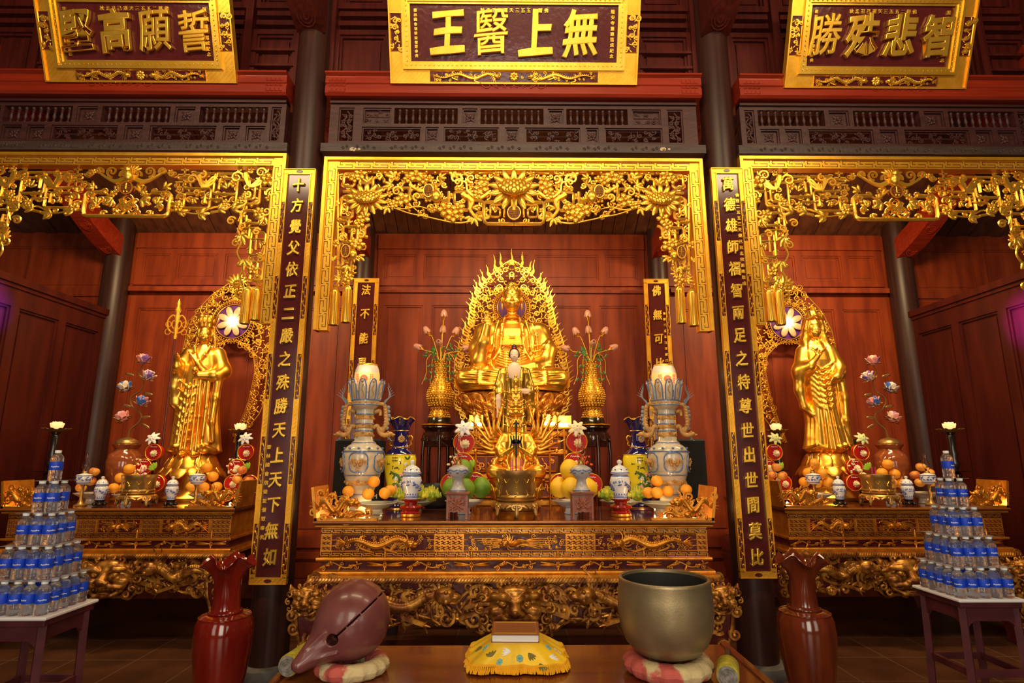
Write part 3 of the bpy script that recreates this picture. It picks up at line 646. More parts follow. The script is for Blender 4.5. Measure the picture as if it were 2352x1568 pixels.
def px(l, v, xc): return [(ux(a, v)-xc, ux(b, v)-xc) for a, b in l]
tm = transom(0, 1.63, px([(907, 1052), (1104, 1248), (1300, 1440)], 270, 0), px([(779, 815), (1531, 1567)], 290, 0),
        px([(832, 968), (978, 1008), (1020, 1146), (1160, 1192), (1206, 1332), (1345, 1374), (1388, 1520)], 318, 0), px([(836, 900), (1062, 1097), (1258, 1294), (1450, 1516)], 270, 0), 'carved brown transom with turned balusters above the middle arch')
for s, l in ((-1, 'carved brown transom with turned balusters above the arch of the figure holding a staff'), (1, 'carved brown transom with turned balusters above the arch of the veiled figure')):
    xc = s*3.34; q = [(-1.16, -.56), (-.30, .30), (.56, 1.16)]
    t_ = transom(xc, 1.32, q, [(-1.38+.10, -1.19), (1.19, 1.38-.10)], [(-1.15, -.98), (-.93, -.78), (-.72, -.14), (-.08, .08), (.14, .72), (.78, .93), (.98, 1.15)], [(-.52, -.34), (.34, .52)], l)
m_chip = mat('bare_plaster_chip', (.55, .42, .28), .8, 0, .3, (60, 60, 60))
for a in ((815, 352), (1518, 352)):
    x, z = WT(*a); g = MB(); rnd = random.Random(a[0])
    for dx, rr in ((0, .032), (.055, .014)): g.prism([(x+dx+rr*rnd.uniform(.7, 1.2)*cos(q), z+rr*.6*rnd.uniform(.7, 1.2)*sin(q)) for q in np.linspace(0, 2*pi, 12)[:-1]], -.0725, -.065)
    g.build('paint_chip', m_chip, tm, 0, label='pale patch of chipped paint')
# ================================================================ plaques and couplet boards
def hatch(mb, x0, x1, z0, z1, y, p=.022, t=.003):
    """fine crossed ridges of a diapered gold band"""
    nx = int((x1-x0+z1-z0)/p)
    for k in range(1, nx):
        c = k*p; a = max(0, c-(z1-z0)); b = min(x1-x0, c)
        if b-a > .004: mb.tube([(x0+a, y, z0+c-a), (x0+b, y, z0+c-b)], t, 3)
        a2, b2 = max(0, c-(z1-z0)), min(x1-x0, c)
        if b2-a2 > .004 and k % 2: mb.tube([(x0+a2, y, z1-(c-a2)), (x0+b2, y, z1-(c-b2))], t, 3)
def dragon(mb, x0, x1, z, amp, r, waves=1.5, y=-.012, flip=1, ph=0.0, legs=True):
    """a scaled serpentine body with crested back, clawed legs, maned head"""
    n = 60; pts = []; rs = []
    for k in range(n):
        t = k/(n-1); x = x0+(x1-x0)*t; pts.append((x, y-r*.4*sin(6*t), z+amp*sin(ph+waves*2*pi*t)*(.6+.4*t))); rs.append(r*(.35+.75*min(1, t*2.2))*(1 if k % 2 else .88)*(1 if t < .88 else .85))
    mb.tube(pts, rs, 7)
    d = 1 if x1 > x0 else -1
    for k in range(4, n-3, 2):
        p = pts[k]; mb.ell((p[0]-d*r*.2, p[1]-r*.3, p[2]+rs[k]*1.0), (r*.5, r*.3, r*.55), 6, 4, Matrix.Rotation(d*.6, 3, 'Y'))
    hx, hy, hz = pts[-1]
    mb.ell((hx+d*r*.8, hy-r*.5, hz), (r*1.9, r*1.3, r*1.4)); mb.ell((hx+d*r*2.4, hy-r*.5, hz-r*.2), (r*1.1, r*.9, r*.7)); mb.ell((hx+d*r*2.1, hy-r*.3, hz-r*1.1), (r*1.0, r*.7, r*.35))
    for s in (-1, 1): mb.ell((hx+d*r*1.1, hy-r*1.5, hz+s*r*.7), r*.4, 6, 5)
    for k in range(7):
        a = (pi if d > 0 else 0)+(k-3)*.45; curve(mb, [(hx, hz), (hx+cos(a)*r*2.2, hz+sin(a)*r*2.4), (hx+cos(a+.4)*r*4, hz+sin(a+.4)*r*4)], (r*.45, r*.08), hy-r*.2)
    if legs:
        for t in (.3, .68):
            p = pts[int(t*n)]
            for s in (-1, 1):
                e = (p[0]+d*r*2.2*s*.6+d*r, p[2]-s*r*3.4*.75-r*.4); curve(mb, [(p[0], p[2]), (p[0]-d*r*1.2, p[2]-s*r*1.6), e], (r*.6, r*.4), y)
                for q in range(3): mb.tube([(e[0], y-.003, e[1]), (e[0]+d*r*1.1*cos(q-1), y-.006, e[1]+r*1.1*sin(q-1)-r*.3)], [r*.28, r*.08], 4)
    for k in range(5):                                      # tail flames
        p = pts[0]; a = (pi if d > 0 else 0)+(k-2)*.35; mb.tube([p, (p[0]+cos(a)*r*3.4, y, p[2]+sin(a)*r*3.4)], [r*.4, r*.05], 4)
def clouds(mb, x0, x1, z0, z1, n, seed, r, y=-.006):
    rnd = random.Random(seed)
    for k in range(n): scroll(mb, rnd.uniform(x0, x1), rnd.uniform(z0+r, z1-r), r*rnd.uniform(.6, 1.1), rnd.choice((0, pi)), rnd.choice((-1, 1)), 1.2, r*.24, y)
def plaque(loc, W_, H_, chars, cw, top, lt, rt, label, tilt=23, cm=None):
    t = thing('name_plaque', label, 'plaque', loc); t.rotation_euler = (R(tilt), 0, 0)
    x = W_/2; o = .115; i_ = .185
    f = MB()
    for a in ((-x, x, 0, o), (-x, x, H_-o, H_), (-x, -x+o, o, H_-o), (x-o, x, o, H_-o)): f.box(a[0], a[1], -.03, .02, a[2], a[3])
    for a in ((-x, x, 0, .012), (-x, x, H_-.012, H_), (-x, -x+.012, .012, H_-.012), (x-.012, x, .012, H_-.012)): f.box(a[0], a[1], -.048, -.03, a[2], a[3])
    # diapered corners; the carved strips leave them free
    cs = x*.68
    for s in (-1, 1):
        for z0, z1 in ((.014, o-.004), (H_-o+.004, H_-.014)): hatch(f, *sorted((s*cs, s*(x-.014))), z0, z1, -.030)
        for z0, z1 in ((o, H_*.30), (H_*.70, H_-o)): hatch(f, *sorted((s*(x-.014), s*(x-o+.004))), z0, z1, -.030)
    f.build('outer_frame', m_goldflat, t, 30)
    m_ = MB()                                               # stepped inner moulding with a bead row
    def ring(a, b, y0, y1):
        for q in ((-x+a, x-a, a, b), (-x+a, x-a, H_-b, H_-a), (-x+a, -x+b, b, H_-b), (x-b, x-a, b, H_-b)): m_.box(q[0], q[1], y0, y1, q[2], q[3])
    ring(o, o+.022, -.055, .02); ring(o+.022, o+.052, -.040, .02); ring(o+.052, i_, -.028, .02)
    for k in range(int((W_-2*o)/.04)):
        xx = -x+o+.03+.04*k
        for zz in (o+.037, H_-o-.037): m_.ell((xx, -.041, zz), (.009, .006, .007), 6, 4)
    for k in range(int((H_-2*o)/.04)):
        zz = o+.03+.04*k
        for xx in (-x+o+.037, x-o-.037): m_.ell((xx, -.041, zz), (.007, .006, .009), 6, 4)
    m_.build('inner_moulding', m_gold, t, 40)
    MB().box(-x+i_-.005, x-i_+.005, -.01, .015, i_-.005, H_-i_+.005).build('panel', m_maroon, t, 0)
    for nm, z0, z1 in (('lower', .012, o-.006), ('upper', H_-o+.006, H_-.012)):
        b = MB(); b.box(-cs, cs, -.034, -.0299, z0+.004, z1-.004); zc_ = (z0+z1)/2
        p_ = b.build('carved_strip', m_maroon, t, 0); g = MB()
        for s in (-1, 1):
            dragon(g, s*cs*.93, s*cs*.22, zc_, .020, .013, 2, -.045, 1, 0 if s > 0 else pi)
            clouds(g, *sorted((s*cs*.1, s*cs*.97)), z0+.01, z1-.01, 22, 5+s, .016, -.04)
        flower(g, 0, zc_, .04, 8, 0, -.045); g.tube([(s_*cs, -.036, z) for s_, z in ((-1, z0+.004), (1, z0+.004), (1, z1-.004), (-1, z1-.004))], .005, 4, True)
        g.build('dragon_relief', m_gold, p_, 50)
    for s in (-1, 1):
        b = MB(); a0, a1 = sorted((s*(x-.014), s*(x-o+.006))); z0, z1 = H_*.32, H_*.68; b.box(a0, a1, -.034, -.0299, z0, z1); p_ = b.build('carved_strip', m_maroon, t, 0); g = MB()
        carvefill(g, a0+.004, a1-.004, z0+.004, z1-.004, 11+s, .036, -.036, 1.5, .010); g.tube([(q, -.036, z) for q, z in ((a0, z0), (a1, z0), (a1, z1), (a0, z1))], .005, 4, True); g.build('cloud_relief', m_gold, p_, 50)
    for ch, xx in zip(chars, cw):
        link('character', glyph(ch, cm[0], .014, .006, 0 if ch in '醫願誓勝' else .009 if ch in '王上' else .006), t, (xx, -.012, H_*.50+cm[2]))
        o_ = t.children[-1] if False else None
    n = len(top)
    for k, ch in enumerate(top): link('inscription', glyph(ch, .038, .004, .001, 0), t, ((k-(n-1)/2)*.05, -.011, H_-i_-.045))
    for s, tx in ((-1, lt), (1, rt)):
        n = len(tx); step = min(.052, (H_-2*i_-.06)/n)
        for k, ch in enumerate(tx): link('inscription', glyph(ch, step*.80, .004, .001, 0), t, (s*(x-i_-.045), -.011, H_-i_-.05-step*k))
    return t
def gmat(me, m): me.materials.clear(); me.materials.append(m)
plaque((0, 4.55, 4.82), 2.17, .83, '王醫上無', (-.575, -.20, .19, .575), '秋孟丑己運天三五五二曆佛', '雲林國會信徒並僧眾奉供', '隆安寺重建落成紀念', 'gilt framed maroon plaque with four raised gold characters above the middle arch', 23, (.39, .0, 0))
plaque((-3.26, 4.55, 4.81), 1.66, .83, '堅高願誓', (-.50, -.175, .165, .50), '秋孟丑己運天三五五二曆佛', '雲林國會信徒並僧眾奉供', '隆安寺重建落成紀念', 'gilt framed plaque of four gold characters over the bay of the figure holding a staff', 23, (.35, .0, 0))
plaque((3.20, 4.55, 4.80), 1.62, .86, '勝殊悲智', (-.49, -.165, .165, .49), '秋孟丑己運天三五五二曆佛', '雲林國會信徒並僧眾奉供', '隆安寺重建落成紀念', 'gilt framed plaque of four gold characters over the bay of the veiled figure', 23, (.35, .0, 0))
def couplet(loc, W_, H_, text, size, label, side=None, z_first=.96, z_last=.055, inscr=None, cat='couplet board'):
    t = thing('couplet_board', label, cat, loc); x = W_/2; b = W_*.155
    f = MB()
    for a in ((-x, x, 0, b*1.15), (-x, x, H_-b*1.15, H_), (-x, -x+b, b, H_-b), (x-b, x, b, H_-b)): f.box(a[0], a[1], -.022, .01, a[2], a[3])
    for a in ((-x, x, 0, .006), (-x, x, H_-.006, H_), (-x, -x+.005, .006, H_-.006), (x-.005, x, .006, H_-.006), (-x+b-.005, -x+b, b, H_-b), (x-b, x-b+.005, b, H_-b)): f.box(a[0], a[1], -.030, -.022, a[2], a[3])
    hatch(f, -x+.008, x-.008, .008, b*1.1, -.022, .018, .0022); hatch(f, -x+.008, x-.008, H_-b*1.1, H_-.008, -.022, .018, .0022)
    nseg = max(2, round(H_/.62)); L = (H_-2*b)/nseg
    for s in (-1, 1):
        a0, a1 = sorted((s*(x-.006), s*(x-b+.006)))
        for k in range(nseg): hatch(f, a0, a1, b+L*k+L*.62, b+L*(k+1)+.005, -.022, .016, .0022); hatch(f, a0, a1, b+L*k, b+L*k+.02, -.022, .016, .0022)
    fr_ = f.build('frame', m_goldflat, t, 30)
    for s in (-1, 1):
        a0, a1 = sorted((s*(x-.007), s*(x-b+.006))); m_ = (a0+a1)/2
        for k in range(nseg):
            g = MB(); h = MB(); z0, z1 = b+L*k+.03, b+L*k+L*.6; h.box(a0, a1, -.0235, -.0215, z0, z1); n = int((z1-z0)/(b*.85)); hp = h.build('border_panel', m_maroon, t, 0)
            for q in range(n): zz = z0+(z1-z0)*(q+.5)/n; scroll(g, m_, zz, b*.26, pi/2, 1 if q % 2 else -1, 1.1, b*.085, -.025, 4)
            curve(g, [(m_+(.18*b)*(-1)**q, z0+(z1-z0)*q/8) for q in range(9)], .003, -.024, 4, 4); g.build('border_scroll', m_gold, hp, 50)
    for zz in (b*.57, H_-b*.57):
        g2 = MB(); g2.prism([(.028*cos(q), zz+.014*sin(q)) for q in np.linspace(0, 2*pi, 15)[:-1]], -.026, -.02); g2.build('corner_medallion', m_maroon, t, 0)
    MB().box(-x+b-.002, x-b+.002, -.012, .008, b*1.1, H_-b*1.1).build('panel', m_lacquer, t, 0)
    n = len(text); rnd = random.Random(n)
    for k, ch in enumerate(text):
        z = z_first+(z_last-z_first)*k/(n-1) if n > 1 else z_first
        link('character', glyph(ch, size, .006, .004, size*.006), t, (0, -.013, z*H_))
    if inscr:
        s, z0, z1, tx = inscr; m_ = len(tx)
        for k, ch in enumerate(tx): link('inscription', glyph(ch, min(.034, (z0-z1)*H_/m_*.8), .003, .001, 0), t, (s*(x-b-.022), -.013, (z0+(z1-z0)*k/(m_-1))*H_))
    return t
m_gl = m_gold
zt = P(690, 390, 4.5).z; zb = P(615, 1341, 4.5).z
couplet((-1.81, 4.505, zb), .272, zt-zb, '十方覺父依正二嚴之殊勝天上天下無如', .125, 'tall gilt framed couplet board on the front pillar beside the figure holding a staff', None, .955, .058, (-1, .30, .10, '雲林國會信徒並僧眾奉供'))
zt = P(1660, 388, 4.5).z; zb = P(1744, 1327, 4.5).z
couplet((1.81, 4.505, zb), .272, zt-zb, '萬德雄師福智兩足之特尊世出世間莫比', .125, 'tall gilt framed couplet board on the front pillar beside the veiled figure', None, .955, .045, (1, .925, .69, '佛曆二五五三天運己丑孟秋重建落成'))
zt = P(836, 640, 6.7).z
couplet((-1.755, 6.70, 1.55), .30, zt-1.55, '法不能思議甚深', .135, 'short couplet board on the back pillar, its first character the sign for law', None, .93, .10)
couplet((1.755, 6.70, 1.55), .30, zt-1.55, '佛無可比倫大悲', .135, 'short couplet board on the back pillar, its first character the sign for Buddha', None, .93, .10, (1, .80, .3, '佛曆二五五三天運己丑孟秋重建落成'))
for me in bpy.data.meshes:
    if me.name.startswith('writing') and not me.materials: me.materials.append(m_gold)
# ================================================================ sculpting: a signed distance field turned into one smooth skin
class SDF:
    def __init__(s, lo, hi, h):
        s.lo = np.array(lo, float); s.h = h; s.n = np.ceil((np.array(hi)-s.lo)/h).astype(int)+1
        s.ax = [s.lo[k]+h*np.arange(s.n[k]) for k in range(3)]; s.d = np.full(s.n, 1.0, np.float32)
    def _sub(s, lo, hi):
        i0 = np.clip(np.floor((np.array(lo)-s.lo)/s.h).astype(int), 0, s.n); i1 = np.clip(np.ceil((np.array(hi)-s.lo)/s.h).astype(int)+1, 0, s.n)
        sl = tuple(slice(a, b) for a, b in zip(i0, i1)); X = s.ax[0][sl[0]][:, None, None]; Y = s.ax[1][sl[1]][None, :, None]; Z = s.ax[2][sl[2]][None, None, :]
        return sl, X, Y, Z
    def put(s, lo, hi, fn, k=.02, cut=False):
        p = k*1.2+s.h*2; sl, X, Y, Z = s._sub(np.array(lo)-p, np.array(hi)+p)
        if 0 in s.d[sl].shape: return s
        b = fn(X, Y, Z).astype(np.float32); a = s.d[sl]
        if cut: s.d[sl] = np.maximum(a, -b)
        else: h_ = np.clip(.5+.5*(b-a)/k, 0, 1); s.d[sl] = b*(1-h_)+a*h_-k*h_*(1-h_)
        return s
    def ell(s, c, r, k=.02, rot=None, cut=False):
        r = np.array(r if hasattr(r, '__len__') else (r, r, r), float); R_ = r.max(); m = np.array(rot.inverted()) if rot is not None else None
        def fn(X, Y, Z):
            x, y, z = X-c[0], Y-c[1], Z-c[2]
            if m is not None: x, y, z = m[0][0]*x+m[0][1]*y+m[0][2]*z, m[1][0]*x+m[1][1]*y+m[1][2]*z, m[2][0]*x+m[2][1]*y+m[2][2]*z
            k0 = np.sqrt((x/r[0])**2+(y/r[1])**2+(z/r[2])**2); k1 = np.sqrt((x/r[0]**2)**2+(y/r[1]**2)**2+(z/r[2]**2)**2)+1e-9
            return k0*(k0-1)/k1
        e = r if m is None else np.array((R_,)*3); return s.put(np.array(c)-e, np.array(c)+e, fn, k, cut)
    def cap(s, a, b, ra, rb, k=.02, cut=False):
        a = np.array(a, float); b = np.array(b, float); R_ = max(ra, rb); ba = b-a; L = ba.dot(ba)+1e-12
        def fn(X, Y, Z):
            x, y, z = X-a[0], Y-a[1], Z-a[2]; t = np.clip((x*ba[0]+y*ba[1]+z*ba[2])/L, 0, 1)
            return np.sqrt((x-t*ba[0])**2+(y-t*ba[1])**2+(z-t*ba[2])**2)-(ra+(rb-ra)*t)
        return s.put(np.minimum(a, b)-R_, np.maximum(a, b)+R_, fn, k, cut)
    def chain(s, pts, rs, k=.02):
        rs = rs if hasattr(rs, '__len__') else [rs]*len(pts)
        for i in range(len(pts)-1): s.cap(pts[i], pts[i+1], rs[i], rs[i+1], k)
        return s
    def col(s, K, k=.02, fold=None, c=(0, 0)):
        """stack of ellipses: rows (z, rx, ry, cx, cy); fold(theta, z) adds to the radius"""
        K = sorted(K); z = [q[0] for q in K]; rx, ry, cx, cy = ([q[i] for q in K] for i in range(1, 5)); M = max(max(rx), max(ry))+.06
        def fn(X, Y, Z):
            zz = np.clip(Z, z[0], z[-1]); a = np.interp(zz, z, rx); b = np.interp(zz, z, ry); x = X-np.interp(zz, z, cx); y = Y-np.interp(zz, z, cy)
            q = np.sqrt((x/a)**2+(y/b)**2); d = (q-1)*np.minimum(a, b)
            if fold: d = d-fold(np.arctan2(x, -y), zz)
            return np.maximum(d, np.maximum(z[0]-Z, Z-z[-1]))
        return s.put((min(cx)-M, min(cy)-M, z[0]), (max(cx)+M, max(cy)+M, z[-1]), fn, k)
    def mesh(s, name, m, scale=1.0):
        d = s.d; d[0] = d[-1] = 1; d[:, 0] = d[:, -1] = 1; d[:, :, 0] = d[:, :, -1] = 1
        nx, ny, nz = d.shape; C = [(i, j, k) for i in (0, 1) for j in (0, 1) for k in (0, 1)]
        g = lambda c: d[c[0]:nx-1+c[0], c[1]:ny-1+c[1], c[2]:nz-1+c[2]]
        cnt = sum((g(c) < 0).astype(np.int8) for c in C); act = (cnt > 0) & (cnt < 8); I = np.argwhere(act); idx = np.full(act.shape, -1, np.int64); idx[act] = np.arange(len(I))
        P_ = np.zeros((len(I), 3)); N = np.zeros(len(I))
        for ia, a in enumerate(C):
            for b in C[ia+1:]:
                if sum(abs(p-q) for p, q in zip(a, b)) != 1: continue
                va = d[I[:, 0]+a[0], I[:, 1]+a[1], I[:, 2]+a[2]]; vb = d[I[:, 0]+b[0], I[:, 1]+b[1], I[:, 2]+b[2]]; m_ = (va < 0) != (vb < 0)
                t = np.where(m_, va/np.where(m_, va-vb, 1), 0)[:, None]; P_ += np.where(m_[:, None], np.array(a)+t*(np.array(b)-np.array(a)), 0); N += m_
        P_ = s.lo+(I+P_/N[:, None])*s.h; F_ = []
        for ax, (u, v) in enumerate(((1, 2), (2, 0), (0, 1))):
            sl0 = [slice(1, -1)]*3; sl0[ax] = slice(0, -1); sl1 = list(sl0); sl1[ax] = slice(1, None)
            A = d[tuple(sl0)] < 0; B = d[tuple(sl1)] < 0; E = np.argwhere(A != B); sg = A[A != B]
            E = E+1; E[:, ax] -= 1
            def cell(du, dv): q = E.copy(); q[:, u] -= du; q[:, v] -= dv; return idx[q[:, 0], q[:, 1], q[:, 2]]
            Q = np.stack([cell(1, 1), cell(0, 1), cell(0, 0), cell(1, 0)], 1); Q[~sg] = Q[~sg][:, ::-1]; F_.append(Q)
        F_ = np.concatenate(F_); F_ = F_[(F_ >= 0).all(1)]
        me = bpy.data.meshes.new(name); me.from_pydata((P_*scale).tolist(), [], F_.tolist()); me.materials.append(m); finish(me, 180); return me
    def ripple(s, lo, hi, fn):
        sl, X, Y, Z = s._sub(lo, hi); s.d[sl] += fn(X, Y, Z).astype(np.float32); return s
    def build(s, name, m, parent, loc=None): return link(name, s.mesh(name, m), parent, loc)
def rotm(rx=0, ry=0, rz=0): return Euler((rx, ry, rz)).to_matrix()
def head_sdf(S, c, h, buddha=True, curls=True, k=.010):
    """a face looking toward -y; c = centre of the head, h = chin to hairline-top height"""
    cx, cy, cz = c; u = h
    S.ell((cx, cy+.04*u, cz+.10*u), (.36*u, .40*u, .42*u), k); S.ell((cx, cy-.06*u, cz-.12*u), (.315*u, .33*u, .40*u), .06*u); S.ell((cx, cy-.14*u, cz-.36*u), (.17*u, .17*u, .13*u), .08*u)
    for s in (-1, 1):
        S.ell((cx+s*.17*u, cy-.25*u, cz-.16*u), (.13*u, .12*u, .15*u), .06*u)            # cheeks
        S.cap((cx+s*.05*u, cy-.375*u, cz+.055*u), (cx+s*.25*u, cy-.30*u, cz+.085*u), .020*u, .012*u, .03*u)   # brows
        S.ell((cx+s*.145*u, cy-.335*u, cz-.005*u), (.085*u, .05*u, .038*u), .02*u)        # closed lids
        S.cap((cx+s*.07*u, cy-.375*u, cz-.040*u), (cx+s*.22*u, cy-.335*u, cz-.030*u), .008*u, .008*u, .01*u)
        S.ell((cx+s*.385*u, cy+.02*u, cz-.06*u), (.045*u, .09*u, .16*u), .02*u); S.ell((cx+s*.37*u, cy+.01*u, cz-.30*u), (.04*u, .055*u, .15*u), .03*u)   # long ears
        S.ell((cx+s*.045*u, cy-.385*u, cz-.155*u), (.038*u, .035*u, .03*u), .02*u)
    S.cap((cx, cy-.36*u, cz+.05*u), (cx, cy-.43*u, cz-.145*u), .022*u, .042*u, .03*u)     # nose
    S.ell((cx, cy-.365*u, cz-.245*u), (.085*u, .04*u, .022*u), .015*u); S.ell((cx, cy-.355*u, cz-.285*u), (.07*u, .045*u, .024*u), .012*u)
    if buddha:
        S.ell((cx, cy+.06*u, cz+.52*u), (.17*u, .18*u, .14*u), .05*u)
        if curls:
            for r in range(7):
                ph = .25+r*.19; n = max(1, int(15*cos(ph)))
                for i in range(n):
                    a = 2*pi*i/n+r*.3; x, y, z = cos(ph)*sin(a), -cos(ph)*cos(a), sin(ph)
                    if -y > .1 and ph < .62: continue
                    S.ell((cx+x*.37*u, cy+.04*u+y*.41*u, cz+.10*u+z*.43*u), .052*u, .012*u)
            for r in range(4):
                ph = .0+r*.35; n = max(1, int(10*cos(ph)))
                for i in range(n): a = 2*pi*i/n+r*.4; S.ell((cx+cos(ph)*sin(a)*.17*u, cy+.06*u-cos(ph)*cos(a)*.18*u, cz+.53*u+sin(ph)*.14*u), .042*u, .01*u)
    S.cap((cx, cy+.03*u, cz-.35*u), (cx, cy+.06*u, cz-.66*u), .17*u, .20*u, .06*u)
def hand_sdf(S, c, fwd, side, nrm, L, curl=.3, k=.006, pinch=False):
    """palm and five fingers: c wrist, fwd along the fingers, side toward the thumb, nrm out of the palm"""
    c, f, sd, n = (Vector(q) for q in (c, fwd, side, nrm)); f.normalize(); sd.normalize(); n.normalize(); u = L
    for q in (-.16, -.05, .06, .16): S.cap(c+sd*q*u*.7, c+f*u*.48+sd*q*u, .10*u, .085*u, .03*u)
    for i, (q, l, r) in enumerate(((.19, .40, .062), (.06, .46, .064), (-.07, .42, .060), (-.19, .32, .054))):
        p = c+f*u*.48+sd*q*u*1.0; cu = curl*(1+.25*i) if not pinch or i else 1.5
        d1 = (f*cos(cu*.5)+n*sin(cu*.5)); d2 = (f*cos(cu*1.3)+n*sin(cu*1.3)); a = p+d1*l*u*.5; b = a+d2*l*u*.5
        S.cap(p, a, r*u*1.05, r*u, k); S.cap(a, b, r*u, r*u*.8, k)
    p = c+f*u*.12+sd*u*.18+n*u*.06; a = p+(f*.6+sd*.55+n*.5)*u*.26; b = a+(f*.8+n*.45-sd*.15)*u*.24; S.cap(p, a, .085*u, .075*u, .02*u); S.cap(a, b, .075*u, .058*u, k)

def lion_mask_mesh():
    """a carved guardian-beast face, about 0.5 wide, looking toward -y"""
    S = SDF((-.27, -.17, -.19), (.27, .05, .19), .0048)
    S.ell((0, .0, .02), (.17, .07, .13), .03); S.ell((0, -.03, .10), (.09, .05, .05), .03)
    S.chain([(0, -.07, .06), (0, -.115, -.005)], [.026, .036], .02); S.ell((0, -.115, -.015), (.050, .030, .026), .012)
    for s in (-1, 1):
        S.ell((s*.038, -.112, -.022), (.024, .024, .020), .008); S.ell((s*.030, -.138, -.026), (.008, .012, .008), .004, cut=True)
        S.chain([(s*.02, -.085, .055), (s*.07, -.085, .085), (s*.13, -.06, .080), (s*.17, -.03, .045)], [.014, .024, .022, .012], .012)
        S.ell((s*.075, -.075, .040), (.040, .03, .030), .006, cut=True); S.ell((s*.073, -.072, .038), (.028, .026, .026), .004); S.ell((s*.068, -.098, .036), (.008, .008, .008), .003, cut=True)
        S.ell((s*.11, -.05, -.02), (.055, .04, .045), .02)
        S.chain([(0, -.105, -.055), (s*.06, -.10, -.048), (s*.12, -.07, -.062), (s*.15, -.04, -.035)], [.016, .02, .018, .012], .010)
        S.chain([(0, -.075, -.135), (s*.06, -.07, -.130), (s*.12, -.05, -.095), (s*.14, -.04, -.06)], [.018, .018, .016, .012], .010)
        for k in range(4): S.ell((s*(.014+.028*k), -.085+.006*k, -.076), (.011, .010, .014 if k != 2 else .024), .003); S.ell((s*(.014+.028*k), -.068+.004*k, -.118), (.010, .009, .012), .003)
        S.chain([(s*.14, -.02, .09), (s*.19, -.02, .12), (s*.205, -.01, .16)], [.03, .026, .010], .012); S.ell((s*.175, -.045, .112), (.014, .016, .024), .008, cut=True)
        for q, (x, z, r, d) in enumerate(((.20, .06, .034, 1), (.215, -.01, .034, -1), (.195, -.08, .034, 1), (.15, -.135, .030, -1), (.09, .155, .026, 1), (.03, .165, .024, -1))):
            pts = []; rs = []
            for t in np.linspace(0, 1, 14): a = d*t*6.6+q; pts.append((s*(x+r*(1-.75*t)*cos(a)), -.02-.025*t, z+r*(1-.75*t)*sin(a))); rs.append(.011*(1-.3*t))
            S.chain(pts, rs, .005)
    S.ell((0, -.055, -.098), (.085, .05, .022), .006, cut=True); S.ell((0, -.06, -.108), (.05, .035, .012), .006)
    return S.mesh('lion_mask', m_giltdark)
LION = lion_mask_mesh()
